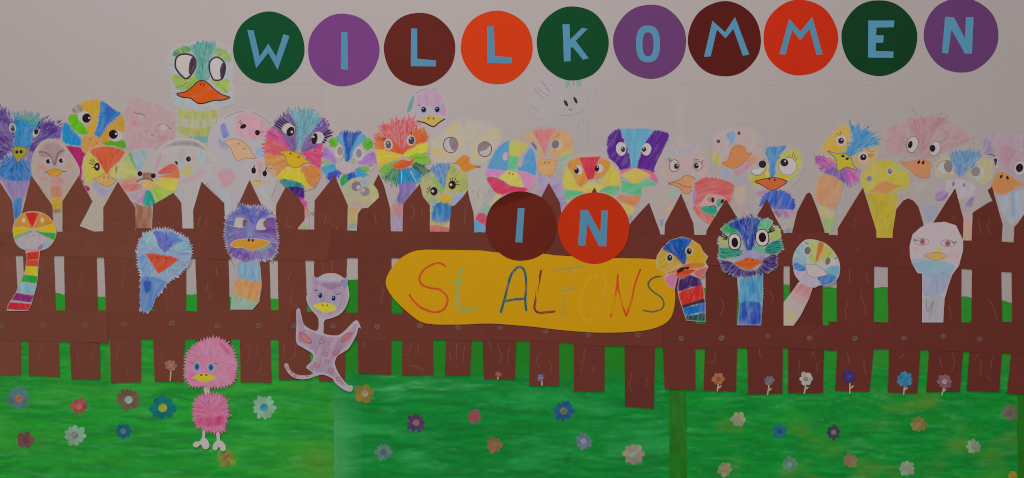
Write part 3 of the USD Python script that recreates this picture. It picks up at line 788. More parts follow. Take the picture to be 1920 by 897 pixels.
t.p('cheek_fan', [(1000, 580), (1100, 560), (1210, 480), (1210, 600), (1200, 740), (1100, 690)], (196, 74, 108), (186, 66, 118), C, (5, 6), cov=.95, w=3, rough=.7)
e_ = t.eye(840, 310, 78, 60, (865, 340, 42, 54), rot=25, shine=(880, 345, 14))
for a in (((690, 270), (760, 310)), ((705, 245), (775, 290)), ((725, 225), (790, 270)), ((748, 205), (808, 255)), ((772, 190), (828, 240))):
    t.l('lash', [list(a)], 15, (60, 44, 68), e_)
e_ = t.eye(1175, 410, 74, 66, (1135, 420, 32, 62), rot=10, shine=(1122, 400, 13))
for a in (((1240, 380), (1325, 350)), ((1245, 410), (1325, 385)), ((1235, 365), (1300, 325)), ((1240, 430), (1265, 440)), ((1225, 450), (1245, 465))):
    t.l('lash', [list(a)], 14, (56, 40, 60), e_)
t.beak([(740, 570), (830, 555), (880, 565), (960, 590), (1040, 660), (1100, 690), (1010, 700), (960, 740), (890, 740), (830, 700), (800, 610)], (190, 156, 40), (182, 146, 44), (146, 112, 50), 1.3, [(866, 588), (957, 628)], (124, 84, 40), (15, 11))
t.view(400, 300)
for nm, pts, c in (('neck_band', [(750, 230), (800, 215), (980, 260), (1000, 330), (890, 320), (800, 305), (765, 280)], (40, 112, 116)),
                   ('neck_band', [(840, 300), (1000, 320), (1015, 440), (940, 420), (870, 360)], (62, 32, 104)),
                   ('neck_band', [(930, 425), (1020, 440), (1045, 520), (1040, 560), (990, 520)], (172, 56, 120)),
                   ('neck_band', [(1000, 530), (1050, 540), (1065, 610), (1030, 650), (1020, 590)], (190, 106, 84))):
    t.p(nm, pts, c, tuple(int(k * 1.2) for k in c), 70, (3, 6), cov=.97, w=2.6, rough=.6, clip=False)
t.p('neck_patch', [(1080, 600), (1125, 580), (1130, 620), (1100, 610)], (70, 130, 60), None, 80, cov=.9)
t.p('neck_patch', [(960, 770), (1000, 720), (1060, 740), (1070, 780)], (140, 160, 110), None, 80, cov=.7, soft=4)

# blue green mask bird
t = bird(2, 'round bird with dark blue crest, grey eyes, lilac cheeks and blank white beak').view(590, 200)
t.sheet([(60, 560), (70, 470), (110, 400), (170, 350), (280, 300), (380, 270), (500, 290), (590, 340), (650, 400), (690, 480), (690, 650), (620, 720), (590, 800), (500, 900), (300, 920), (130, 830), (70, 700)], (172, 160, 162))
C = (365, 600)
t.p('crest', [(300, 310), (360, 280), (420, 290), (510, 295), (460, 380), (410, 500), (390, 600), (345, 605), (340, 470), (310, 370)], (36, 78, 148), (46, 96, 162), C, (5, 5), cov=1, w=2.4, rough=.8)
t.p('crest_side', [(230, 345), (310, 310), (330, 430), (345, 560), (310, 560), (310, 450), (260, 390)], (96, 142, 178), None, C, cov=.85, w=2.6, rough=.7)
t.p('crest_side', [(510, 300), (580, 340), (530, 410), (450, 470), (410, 590), (395, 560), (420, 450)], (74, 142, 184), None, C, cov=.85, w=2.6, rough=.7)
t.p('brow_patch', [(160, 380), (230, 345), (265, 410), (215, 460), (180, 440)], (84, 152, 40), (100, 160, 60), C, (3, 6), cov=.97, rough=.5)
t.p('brow_patch', [(530, 420), (590, 350), (650, 400), (650, 450), (590, 490), (560, 465)], (78, 146, 40), (96, 158, 56), C, (3, 6), cov=.97, rough=.5)
t.p('cheek', [(85, 560), (100, 460), (160, 480), (240, 590), (235, 640), (160, 610)], (152, 110, 168), (162, 126, 174), C, (4, 6), cov=.85, w=3, rough=.7)
t.p('cheek', [(480, 640), (560, 560), (660, 505), (685, 560), (680, 640), (560, 650)], (148, 104, 166), (160, 122, 172), C, (4, 6), cov=.88, w=3, rough=.7)
t.p('feather_patch', [(75, 620), (110, 590), (190, 630), (200, 650), (110, 650)], (120, 160, 74), None, C, (3, 6), cov=.85)
t.p('feather_patch', [(80, 680), (190, 640), (250, 660), (240, 710), (150, 770), (90, 740)], (72, 142, 180), (90, 156, 190), C, (3, 6), cov=.92, rough=.6)
t.p('feather_patch', [(140, 800), (160, 760), (250, 710), (310, 750), (270, 770), (200, 840)], (40, 74, 158), (80, 80, 160), C, (3, 6), cov=.95, rough=.6)
t.p('feather_patch', [(485, 680), (560, 670), (610, 690), (590, 740), (520, 730)], (112, 158, 66), None, C, (3, 6), cov=.9)
t.p('feather_patch', [(450, 720), (490, 690), (570, 740), (550, 810), (490, 810)], (64, 140, 182), None, C, (3, 6), cov=.92, rough=.6)
t.p('feather_patch', [(365, 760), (440, 740), (475, 820), (400, 850)], (36, 66, 154), (50, 80, 164), C, (3, 6), cov=.97, rough=.5)
t.p('feather_patch', [(310, 780), (360, 760), (375, 840), (350, 900), (300, 890), (285, 830)], (34, 136, 74), (44, 146, 84), C, (3, 6), cov=.97, rough=.5)
t.p('feather_patch', [(270, 600), (300, 560), (320, 600), (300, 640)], (130, 162, 104), None, C, cov=.8)
t.p('feather_patch', [(400, 610), (440, 580), (455, 620), (430, 650)], (116, 156, 92), None, C, cov=.8)
t.eye(275, 505, 50, 72, (285, 500, 33, 50), pc=(140, 130, 132))
t.eye(500, 530, 54, 80, (495, 525, 34, 50), pc=(136, 126, 130))
t.p('beak', [(230, 660), (290, 620), (340, 615), (420, 640), (500, 650), (450, 700), (400, 740), (300, 740)], (172, 158, 162), (168, 156, 158), 80, cov=.9, soft=0)

# blurred yellow green bird with close grey eyes
t = bird(4, 'small yellow green bird with two close grey button eyes, tucked behind the planks').view(590, 310)
t.sheet([(290, 260), (340, 230), (420, 160), (520, 140), (600, 180), (640, 190), (665, 215), (700, 300), (725, 330), (715, 380), (600, 480), (545, 490), (525, 470), (480, 560), (472, 820), (365, 820), (370, 450)], (166, 158, 138), c2=(172, 164, 146), d=60)
t.p('head_patch', [(320, 250), (430, 190), (430, 330), (400, 390), (330, 300)], (160, 160, 116), (150, 160, 130), 60, cov=.8, soft=6)
t.p('crest', [(480, 190), (560, 140), (620, 180), (610, 230), (540, 220)], (130, 150, 172), (146, 160, 176), 60, cov=.8, soft=5)
t.p('side_patch', [(600, 220), (660, 210), (715, 340), (660, 420), (600, 420), (610, 320)], (164, 164, 108), (170, 164, 124), 70, cov=.85, soft=5)
t.p('cheek', [(400, 350), (480, 360), (600, 350), (580, 420), (470, 400)], (176, 158, 108), None, 20, cov=.8, soft=5)
t.p('chin', [(385, 400), (460, 400), (540, 440), (600, 460), (540, 480), (400, 440)], (172, 136, 150), (170, 146, 140), 60, cov=.7, soft=6)
e_ = t.e('eye', 465, 235, 52, 56, (128, 112, 118), 20)
t.e('highlight', 488, 248, 20, 24, (170, 160, 164), 30, e_)
e_ = t.e('eye', 565, 295, 52, 52, (136, 122, 130), 20)
t.e('highlight', 545, 282, 18, 24, (170, 160, 164), 30, e_)
t.p('neck_band', [(380, 480), (475, 470), (470, 550), (380, 570)], (176, 140, 110), (176, 150, 100), 90, cov=.7, soft=5)
t.p('neck_band', [(375, 570), (470, 550), (470, 640), (375, 640)], (168, 154, 72), (172, 160, 100), 90, cov=.8, soft=5)
t.p('neck_band', [(370, 650), (470, 640), (470, 720), (370, 710)], (130, 152, 146), None, 90, cov=.7, soft=5)

# red crowned rainbow bird with orange lips
t = bird(3, 'rainbow bird with spiky red crown, round grey eyes and orange lips').view(590, 200)
t.sheet([(670, 300), (730, 230), (780, 190), (900, 185), (920, 160), (1010, 150), (1090, 120), (1140, 180), (1230, 260), (1270, 340), (1280, 560), (1280, 680), (1290, 740), (1180, 850), (1110, 930), (1090, 1060), (1000, 1120), (985, 1400), (855, 1400), (880, 1150), (930, 900), (800, 840), (720, 680), (690, 520), (680, 420)], (174, 158, 152))
C = (960, 560)
t.p('crown', [(735, 290), (760, 210), (850, 205), (920, 170), (1000, 160), (1090, 125), (1130, 190), (1090, 280), (1030, 370), (980, 500), (950, 530), (900, 400), (800, 350)], (194, 76, 90), (206, 108, 112), C, (13, 5), cov=.97, w=2.4, rough=1.0)
t.p('brow_patch', [(680, 380), (730, 330), (810, 350), (900, 400), (960, 530), (860, 510), (690, 470)], (206, 112, 70), (204, 92, 66), C, (5, 6), cov=.9, w=2.6, rough=.8)
t.p('brow_patch', [(1070, 310), (1130, 260), (1240, 270), (1250, 400), (1150, 430), (980, 530), (1030, 400)], (206, 104, 52), (198, 90, 50), C, (4, 6), cov=.97, w=2.6, rough=.6)
t.p('forehead', [(900, 400), (980, 480), (1060, 420), (1000, 530), (960, 540), (890, 510)], (204, 86, 56), None, C, cov=.95)
t.p('cheek_band', [(690, 485), (860, 515), (980, 540), (960, 580), (840, 620), (700, 680)], (186, 164, 62), (192, 172, 78), C, (4, 6), cov=.96, w=2.6, rough=.5)
t.p('cheek_band', [(1000, 530), (1150, 440), (1250, 410), (1260, 500), (1130, 540), (1030, 570)], (188, 178, 62), (180, 176, 70), C, (4, 6), cov=.96, w=2.6, rough=.5)
t.p('cheek_band', [(740, 690), (830, 640), (930, 600), (890, 660), (780, 770), (740, 730)], (126, 160, 62), (110, 156, 70), C, (5, 6), cov=.94, w=2.6, rough=.6)
t.p('cheek_band', [(1060, 560), (1200, 530), (1285, 570), (1270, 640), (1180, 640), (1090, 610)], (112, 160, 48), (130, 168, 70), C, (5, 6), cov=.96, w=2.6, rough=.6)
t.p('chin_band', [(790, 800), (830, 730), (890, 680), (960, 710), (930, 860), (850, 840)], (60, 118, 82), (86, 140, 104), C, (7, 6), cov=.92, w=2.6, rough=.9)
t.p('chin_band', [(1090, 680), (1130, 620), (1230, 680), (1300, 735), (1190, 760), (1130, 720)], (58, 106, 88), (50, 96, 80), C, (5, 6), cov=.94, w=2.6, rough=.8)
t.p('chin_band', [(930, 860), (965, 715), (1080, 690), (1190, 770), (1140, 860), (1050, 870)], (42, 122, 164), (58, 138, 176), C, (4, 6), cov=.97, w=2.6, rough=.8)
t.eye(825, 428, 46, 62, (825, 428, 31, 44), pc=(94, 86, 90), rot=-8, shine=(820, 410, 9), line=(196, 186, 184), lw=.4)
t.eye(1080, 380, 48, 60, (1085, 380, 34, 44), pc=(72, 60, 66), rot=5, shine=(1075, 360, 10))
t.l('lash', [[(780, 380), (740, 360)], [(795, 372), (770, 345)], [(1085, 320), (1085, 285)]], 9, (70, 44, 50))
t.beak([(870, 668), (940, 610), (1000, 595), (1060, 610), (1125, 580), (1080, 650), (1020, 690), (950, 700), (900, 690)], (206, 78, 48), (206, 100, 60), (206, 130, 90), .8, d=20)
t.l('feather_line', [[(970, 870), (975, 730)], [(1070, 720), (1140, 850)]], 7, (180, 176, 180))
t.view(590, 310)
t.p('neck_band', [(960, 210), (1100, 200), (1130, 250), (1050, 360), (990, 440), (930, 420), (925, 360), (950, 290)], (116, 100, 152), (134, 116, 164), 78, (4, 5), cov=.92, w=2.4, rough=.9, clip=False)
t.p('neck_band', [(880, 440), (930, 430), (990, 450), (990, 590), (860, 590), (870, 510)], (176, 130, 124), (170, 126, 130), 86, (3, 5), cov=.85, w=2.4, rough=.7, clip=False)
t.p('neck_band', [(860, 600), (990, 590), (990, 710), (855, 710)], (134, 118, 156), (160, 146, 166), 86, (3, 5), cov=.8, w=2.4, rough=.9, clip=False)

# pink bird under the brown L
t = bird(1, 'little pink bird with yellow smirking beak under the first brown letter circle').view(740, 150)
t.sheet([(120, 400), (150, 280), (190, 160), (280, 110), (380, 95), (480, 115), (560, 200), (590, 300), (600, 420), (540, 560), (400, 660), (240, 600), (200, 460)], (174, 160, 164), True)
t.p('face', [(230, 200), (300, 120), (400, 100), (490, 130), (560, 220), (580, 400), (520, 400), (440, 330), (330, 300), (250, 300)], (172, 136, 156), (164, 146, 164), 100, cov=.7, soft=7, w=2.8, rough=.8)
t.p('ear_feather', [(190, 190), (225, 180), (210, 270), (180, 350), (130, 370), (150, 290)], (96, 140, 138), (120, 150, 150), 70, cov=.9, soft=3)
t.l('outline_mark', [[(235, 160), (290, 115), (380, 98)], [(420, 98), (470, 108)]], 8, (126, 132, 144))
t.p('cheek_patch', [(500, 320), (570, 300), (585, 400), (520, 410)], (178, 128, 150), None, 90, cov=.7, soft=6)
for cx, cy in ((325, 335), (478, 333)):
    t.eye(cx, cy, 40, 44, (cx, cy, 26, 31), white=(148, 144, 168), pc=(36, 32, 54), shine=(cx - 5, cy - 12, 6))
t.l('lash', [[(275, 285), (250, 292)], [(285, 300), (270, 270)], [(520, 295), (545, 280)]], 7, (120, 90, 120))
t.p('throat', [(290, 500), (400, 525), (470, 520), (590, 470), (520, 540), (390, 610), (370, 560)], (120, 148, 160), (140, 156, 176), 20, cov=.75, soft=5)
t.beak([(250, 462), (320, 435), (390, 395), (440, 405), (560, 430), (520, 470), (440, 515), (350, 485)], (172, 152, 66), (178, 160, 92), None, 1, [(380, 432), (435, 432)], (90, 70, 40), (10, 11))
t.l('mouth_line', [[(250, 462), (330, 480), (400, 515), (445, 522), (500, 478), (560, 440)]], 15, (74, 46, 36))

# white bird with big half closed eyes
t = bird(2, 'pale yellow bird with big half grey circle eyes and crooked orange beak').view(740, 150)
t.sheet([(380, 700), (400, 620), (560, 560), (620, 490), (760, 440), (900, 455), (1050, 480), (1210, 590), (1200, 700), (1180, 900), (1100, 1100), (1020, 1300), (1010, 1700), (890, 1700), (880, 1520), (800, 1250), (640, 1150), (400, 900)], (174, 164, 158))
t.p('brow_patch', [(560, 580), (640, 490), (710, 480), (730, 600), (770, 800), (700, 700), (620, 630), (570, 640)], (180, 158, 100), (178, 162, 124), 100, cov=.75, soft=6, w=2.8)
t.p('brow_patch', [(920, 680), (1010, 600), (1100, 530), (1200, 600), (1120, 660), (1000, 680)], (170, 158, 92), (172, 162, 120), 40, cov=.75, soft=6, w=2.8)
t.p('crest', [(750, 490), (800, 500), (830, 600), (860, 680), (940, 560), (1050, 480), (1010, 560), (890, 690), (840, 830), (800, 830), (800, 680)], (134, 144, 168), (150, 156, 172), (820, 840), (2, 6), cov=.7, soft=4, w=2.6, rough=.9)
t.p('face_tint', [(400, 680), (560, 580), (760, 470), (1000, 490), (1180, 600), (1160, 850), (1050, 930), (820, 960), (560, 960), (420, 900)], (176, 164, 140), (174, 165, 152), 80, cov=.35, soft=9)
t.p('cheek', [(400, 760), (480, 740), (560, 800), (700, 850), (640, 890), (480, 890), (420, 850)], (182, 160, 112), (178, 162, 130), 20, cov=.7, soft=8)
t.p('cheek', [(860, 860), (900, 700), (930, 800), (960, 870), (900, 890)], (182, 164, 112), None, 80, cov=.7, soft=7)
for (cx, cy, rx, ry, q) in ((628, 730, 82, 88, [(610, 700), (620, 655), (660, 650), (710, 700), (705, 770), (660, 790), (625, 750)]), (1010, 778, 76, 84, [(940, 800), (940, 740), (980, 700), (1040, 700), (1065, 735), (1010, 790)])):
    e_ = t.eye(cx, cy, rx, ry, None, white=(172, 162, 160), line=(74, 58, 66), lw=1.5)
    t.p('pupil', q, (124, 108, 114), (136, 120, 126), 60, parent=e_, clip=False, soft=0)
t.view(770, 290)
t.beak([(440, 92), (490, 90), (530, 50), (590, 5), (640, 10), (665, 40), (665, 90), (720, 120), (785, 135), (720, 155), (650, 190), (590, 205), (540, 130), (500, 110)], (196, 128, 42), (190, 118, 46), None, 1, d=60)
t.l('mouth_line', [[(436, 95), (470, 100), (500, 96)], [(720, 128), (785, 136), (740, 148)]], 8, (130, 84, 50))
t.p('throat', [(640, 200), (740, 200), (860, 260), (880, 400), (840, 560), (740, 600), (660, 440)], (160, 158, 142), (168, 162, 158), 70, cov=.55, soft=9)
t.l('feather_line', [[(745, 420), (760, 460), (765, 500)], [(825, 430), (835, 470), (820, 500)], [(690, 400), (700, 430)], [(870, 500), (860, 540)]], 7, (140, 132, 120))

# small lashed bird
t = bird(4, 'small bird with curled lashes, green face, yellow beak and blue and pink banded neck').view(770, 290)
t.sheet([(95, 330), (130, 200), (240, 190), (260, 130), (320, 100), (400, 100), (470, 110), (540, 180), (630, 220), (640, 410), (590, 470), (490, 570), (450, 600), (440, 860), (420, 960), (220, 960), (220, 580), (200, 545), (130, 470)], (168, 164, 146))
t.p('head_patch', [(105, 340), (140, 220), (240, 210), (350, 360), (340, 430), (300, 500), (220, 560), (140, 460)], (152, 158, 116), (172, 158, 120), 60, (4, 6), cov=.85, w=2.6, rough=.7)
t.p('head_patch', [(390, 330), (410, 200), (470, 130), (560, 200), (630, 240), (630, 390), (520, 420), (400, 400)], (170, 160, 92), (140, 156, 92), 60, (4, 6), cov=.88, w=2.6, rough=.7)
t.p('green_patch', [(220, 270), (260, 250), (340, 330), (380, 400), (330, 440), (290, 360)], (126, 160, 92), None, 50, cov=.85, soft=3)
t.p('crest', [(240, 190), (270, 130), (340, 100), (430, 120), (400, 240), (375, 380), (320, 300), (270, 220)], (82, 116, 168), (110, 142, 176), (370, 400), (5, 5), cov=.95, w=2.4, rough=.9)
t.p('chin_patch', [(180, 500), (300, 490), (380, 480), (450, 520), (380, 545), (280, 560), (210, 550)], (120, 156, 132), (150, 164, 160), 50, cov=.8, soft=4)
t.p('chin_feather', [(440, 520), (480, 470), (590, 430), (570, 500), (490, 560), (460, 580)], (136, 154, 176), None, 40, cov=.8, soft=3)
for cx, cy, sx in ((260, 412, -12), (465, 342, -14)):
    t.eye(cx, cy, 42, 48, (cx - sx * .3, cy, 34, 42), white=(60, 40, 44), pc=(44, 26, 32), shine=(cx + sx, cy - 2, 15))
t.l('lash', [[(210, 400), (185, 380)], [(205, 420), (175, 420)], [(218, 385), (205, 360)], [(450, 290), (440, 262)], [(470, 288), (470, 255)], [(490, 295), (505, 262)], [(505, 315), (540, 300)], [(505, 335), (545, 335)]], 8, (64, 46, 48))
t.beak([(305, 520), (350, 460), (380, 440), (450, 465), (480, 490), (440, 535), (380, 545)], (190, 150, 46), (186, 160, 70), None, 1, d=60)
t.p('neck_band', [(270, 570), (300, 545), (445, 560), (450, 660), (430, 750), (330, 760), (235, 740), (245, 650)], (44, 100, 158), (66, 128, 166), 85, (5, 6), cov=.95, w=2.6, rough=.9)
t.p('neck_band', [(230, 740), (330, 770), (440, 750), (435, 820), (320, 800), (225, 800)], (186, 164, 62), (160, 150, 70), 85, (3, 6), cov=.9, w=2.6)
t.p('neck_band', [(222, 800), (330, 800), (430, 830), (420, 900), (222, 900)], (186, 100, 108), (180, 110, 110), 85, cov=.9, soft=2, clip=False)

# patchwork bird blue pink red
t = bird(3, 'patchwork bird in flat blue, green, pink and crimson with banded curved neck').view(900, 240)
t.sheet([(70, 540), (80, 420), (180, 230), (260, 160), (340, 140), (560, 180), (610, 250), (635, 400), (640, 560), (560, 690), (420, 760), (240, 800), (140, 900), (80, 1180), (-60, 1250), (-70, 1020), (40, 860), (150, 760)], (168, 160, 166))
t.p('blue_patch', [(95, 420), (170, 260), (260, 170), (330, 150), (330, 260), (320, 330), (310, 470), (200, 470), (90, 455)], (92, 142, 180), (84, 134, 176), 60, cov=.95, rough=.4)
t.p('blue_patch', [(555, 225), (600, 250), (630, 400), (620, 530), (500, 490), (425, 470), (450, 390), (520, 280)], (82, 138, 180), (92, 144, 182), 60, cov=.95, rough=.4)
t.p('top_patch', [(335, 155), (450, 155), (535, 190), (490, 270), (430, 330), (335, 310)], (164, 164, 84), (176, 166, 96), 70, cov=.95, rough=.4)
t.p('nose_patch', [(335, 315), (430, 335), (420, 400), (400, 465), (330, 465), (315, 390)], (84, 164, 118), (94, 170, 126), 70, cov=.95, rough=.4)
t.e('eye', 290, 320, 34, 48, (178, 158, 164), 20)
t.e('eye', 465, 395, 28, 52, (166, 152, 164), 30)
t.p('eye_mark', [(300, 290), (330, 270), (320, 340), (300, 345)], (156, 124, 138), None, 60, cov=.8, soft=2)
t.p('eye_mark', [(470, 380), (500, 350), (490, 410), (465, 425)], (140, 120, 140), None, 60, cov=.8, soft=2)
t.p('pink_patch', [(75, 465), (200, 475), (270, 480), (220, 545), (150, 540), (75, 540)], (196, 124, 166), (190, 132, 164), 80, cov=.95, rough=.4)
t.p('pink_patch', [(420, 480), (510, 500), (615, 545), (600, 620), (560, 690), (480, 640), (470, 580)], (192, 128, 166), (186, 130, 160), 80, cov=.95, rough=.4)
t.p('red_patch', [(75, 560), (150, 550), (250, 590), (330, 640), (430, 660), (540, 680), (500, 720), (400, 730), (200, 740), (110, 640)], (200, 58, 88), (196, 70, 100), 20, (3, 6), cov=.97, rough=.4)
t.beak([(215, 560), (290, 490), (350, 480), (420, 500), (470, 590), (490, 655), (420, 660), (330, 640), (260, 590)], (184, 174, 92), (178, 170, 100), None, 1, [(330, 508), (370, 520)], (110, 100, 70), (9, 11), d=30)
t.view(770, 290)
t.p('neck_band', [(960, 440), (1020, 460), (940, 540), (880, 600), (850, 590), (880, 540)], (176, 168, 120), None, 50, cov=.8, soft=3, clip=False)
t.p('neck_band', [(800, 640), (860, 570), (900, 580), (860, 660)], (120, 166, 140), None, 50, cov=.85, soft=2, clip=False)
t.p('neck_band', [(730, 700), (770, 655), (850, 680), (850, 800), (800, 780), (730, 730)], (194, 66, 90), (190, 80, 100), 50, cov=.97, soft=1.5, clip=False)
t.p('neck_band', [(710, 740), (780, 760), (850, 810), (850, 880), (710, 900)], (94, 146, 184), None, 50, cov=.95, soft=1.5, clip=False)

# soft yellow and pink bird
t = bird(2, 'soft orange bird with pink forehead stripe and pencil grey eyes, lilac neck').view(900, 240)
t.sheet([(440, 200), (460, 100), (560, 20), (700, -20), (850, -10), (1000, 50), (1060, 200), (1050, 300), (1010, 420), (900, 500), (930, 640), (1000, 900), (950, 1250), (640, 1250), (620, 800), (630, 500), (620, 300)], (172, 158, 152), True)
t.p('side_patch', [(460, 130), (540, 50), (620, 60), (680, 200), (730, 340), (660, 360), (640, 240), (560, 180)], (186, 144, 100), (180, 150, 110), 70, cov=.75, soft=6)
t.p('side_patch', [(790, 70), (880, 20), (1000, 60), (1050, 200), (960, 300), (860, 340), (780, 330), (790, 200)], (184, 150, 92), (186, 136, 104), 70, cov=.75, soft=6)
t.p('cheek', [(860, 300), (980, 230), (1050, 210), (1040, 290), (920, 330)], (176, 160, 84), None, 30, cov=.75, soft=6)
t.p('forehead', [(580, 30), (700, 0), (860, 10), (800, 120), (760, 240), (735, 330), (700, 270), (640, 150)], (184, 106, 114), (190, 126, 126), (735, 400), cov=.85, soft=5, w=3)
t.p('cheek', [(920, 320), (1040, 290), (1020, 380), (930, 500), (860, 500), (880, 390)], (120, 160, 138), (140, 166, 150), 20, cov=.75, soft=5)
t.eye(860, 190, 58, 62, (845, 185, 40, 50), pc=(118, 106, 110), white=(172, 160, 156), rot=20)
t.eye(600, 205, 44, 66, (600, 210, 28, 50), pc=(116, 104, 116), white=(156, 146, 150), rot=-35)
t.l('brow', [[(820, 130), (860, 90), (895, 68)]], 8, (150, 110, 96))
t.beak([(660, 365), (740, 355), (820, 362), (880, 370), (850, 400), (840, 470), (790, 540), (740, 530), (670, 490), (650, 420)], (192, 142, 92), (194, 150, 106), (176, 120, 80), .9, [(728, 392), (770, 388)], (124, 90, 70), (10, 8))
t.p('neck', [(640, 500), (740, 550), (840, 540), (900, 560), (950, 700), (980, 900), (700, 900), (640, 700)], (142, 132, 168), (158, 146, 168), 15, (4, 6), cov=.75, soft=5, w=2.6, rough=.9)
t.p('neck_band', [(640, 690), (800, 690), (950, 680), (960, 730), (680, 730)], (166, 132, 164), None, 15, cov=.7, soft=5)

# pencil sketch bird
t = bird(1, 'faint uncoloured pencil sketch bird with small black eyes under the green K circle').view(900, 130)
t.sheet([(540, 440), (560, 260), (620, 120), (700, 60), (900, 20), (1200, 20), (1300, 200), (1290, 400), (1230, 520), (1220, 980), (700, 980), (720, 560), (620, 540)], (170, 161, 161))
t.p('cheek', [(600, 160), (760, 100), (880, 180), (820, 260), (640, 260)], (164, 150, 156), None, 60, cov=.35, soft=12)
for q in ([(690, 130), (730, 180), (760, 240)], [(640, 210), (700, 260), (770, 300)], [(610, 220), (660, 280), (720, 330)], [(560, 400), (600, 430), (650, 460)], [(790, 170), (820, 200)], [(700, 150), (740, 200), (790, 260)]):
    t.l('pencil_line', [q], 6, (136, 124, 136))
for k, xx in enumerate((970, 985, 1000, 1048, 1082, 1098, 1112, 1130)):
    t.l('crown_line', [[(xx + 6, 60), (xx + (k % 3) * 3, 205 - (k % 2) * 25)]], 9, (100, 146, 136) if k != 3 else (124, 116, 126))
t.l('outline_mark', [[(740, 420), (800, 290), (900, 240), (1050, 230), (1180, 290), (1230, 400)]], 4, (156, 148, 152))
t.p('eye', [(942, 350), (975, 365), (985, 415), (950, 395)], (52, 40, 48), None, 60, soft=0, cov=1)
t.p('eye', [(1048, 312), (1080, 330), (1092, 382), (1060, 365)], (52, 40, 48), None, 60, soft=0, cov=1)
t.e('nostril', 1003, 452, 7, 9, (90, 78, 84))
t.e('nostril', 1028, 452, 7, 9, (90, 78, 84))
t.l('mouth_line', [[(905, 515), (970, 520), (1035, 515)], [(1060, 498), (1110, 488), (1160, 455)]], 6, (134, 124, 128))
t.l('neck_line', [[(1100, 600), (1110, 720), (1100, 880)], [(1205, 560), (1210, 700), (1200, 840)], [(1160, 540), (1165, 640)]], 5, (144, 140, 160))

# round red orange yellow bird
t = bird(3, 'round orange and yellow bird with crimson forehead stripe behind the second word').view(1040, 220)
t.sheet([(90, 640), (110, 530), (200, 450), (280, 430), (400, 420), (520, 430), (600, 470), (700, 560), (735, 680), (735, 780), (700, 880), (560, 980), (200, 980), (130, 900), (90, 760)], (176, 164, 154), True)
t.p('side_patch', [(105, 640), (140, 560), (190, 640), (250, 760), (300, 790), (360, 800), (250, 830), (120, 800), (95, 720)], (176, 170, 78), (182, 164, 84), 70, cov=.95, rough=.4)
t.p('side_patch', [(600, 520), (690, 580), (735, 690), (730, 765), (620, 770), (520, 770), (500, 720), (560, 660)], (182, 162, 80), (178, 166, 84), 70, cov=.95, rough=.4)
t.p('brow_patch', [(140, 540), (200, 470), (275, 455), (310, 540), (365, 680), (360, 740), (300, 785), (240, 740), (200, 640)], (190, 124, 60), (198, 140, 72), 60, cov=.95, rough=.4)
t.p('brow_patch', [(470, 540), (520, 460), (600, 490), (630, 540), (560, 650), (480, 700), (445, 680)], (190, 132, 66), (196, 128, 70), 60, cov=.95, rough=.4)
t.p('forehead', [(272, 450), (400, 445), (518, 436), (480, 510), (440, 690), (370, 710), (330, 600)], (198, 54, 70), (200, 66, 84), 80, cov=.98, rough=.4, smooth=False)
t.p('chin', [(360, 740), (440, 725), (490, 750), (560, 780), (480, 840), (360, 850), (250, 820)], (178, 166, 98), (186, 170, 104), 20, cov=.9)
t.p('chest', [(110, 815), (220, 820), (330, 840), (250, 890), (150, 930), (110, 870)], (82, 158, 116), (100, 166, 126), 15, cov=.92, rough=.6)
t.p('chest', [(500, 830), (570, 780), (720, 770), (715, 840), (650, 890), (560, 850)], (84, 156, 112), (110, 164, 124), 15, cov=.92, rough=.6)
t.eye(270, 590, 40, 54, (245, 598, 26, 36), white=(178, 168, 168), rot=-10, shine=(238, 580, 9))
t.eye(505, 575, 40, 48, (474, 576, 24, 34), white=(178, 168, 168), rot=10, shine=(480, 560, 8))

# purple browed bird
t = bird(1, 'wide bird with deep purple brows, light blue forehead and green chest').view(1040, 220)
t.sheet([(585, 330), (590, 240), (640, 160), (740, 130), (1000, 120), (1130, 145), (1275, 180), (1270, 260), (1240, 340), (1180, 440), (1160, 540), (1150, 650), (1190, 800), (1110, 880), (960, 950), (890, 1080), (860, 1300), (700, 1300), (660, 1000), (700, 700), (600, 480)], (172, 160, 162))
t.p('brow', [(590, 280), (620, 190), (700, 140), (740, 150), (760, 240), (800, 330), (850, 480), (850, 560), (760, 600), (640, 520), (600, 430)], (88, 44, 130), (80, 38, 122), 60, (5, 6), cov=1, w=2.4, rough=.5)
t.p('brow', [(1060, 220), (1130, 150), (1275, 180), (1265, 260), (1200, 400), (1160, 500), (1120, 610), (930, 570), (950, 460), (1000, 320)], (92, 46, 130), (84, 40, 124), 60, (6, 6), cov=1, w=2.4, rough=.5)
t.p('forehead', [(740, 140), (860, 128), (1010, 125), (1110, 150), (1050, 230), (990, 340), (940, 470), (925, 570), (860, 570), (840, 440), (800, 300)], (102, 154, 184), (96, 144, 180), 88, cov=.97, rough=.35)
t.eye(745, 355, 58, 78, (766, 362, 24, 30), pc=(62, 50, 48), rot=-8, shine=(758, 350, 7))
t.eye(1030, 362, 54, 70, (1003, 362, 24, 28), pc=(60, 48, 48), rot=12, shine=(998, 348, 7))
t.l('lash', [[(700, 290), (690, 260)], [(720, 280), (715, 250)], [(1075, 310), (1100, 320)]], 12, (60, 34, 88))
t.p('cheek_band', [(735, 600), (850, 570), (880, 590), (800, 650), (750, 690)], (190, 124, 120), (186, 110, 140), 20, cov=.92)
t.p('cheek_band', [(960, 575), (1110, 620), (1160, 740), (1080, 700), (1060, 660)], (186, 100, 130), (178, 110, 140), 60, cov=.92)
t.beak([(740, 650), (830, 600), (890, 570), (970, 590), (1075, 655), (1010, 690), (940, 740), (890, 750), (820, 700)], (184, 164, 88), (180, 156, 92), None, 1, d=30)
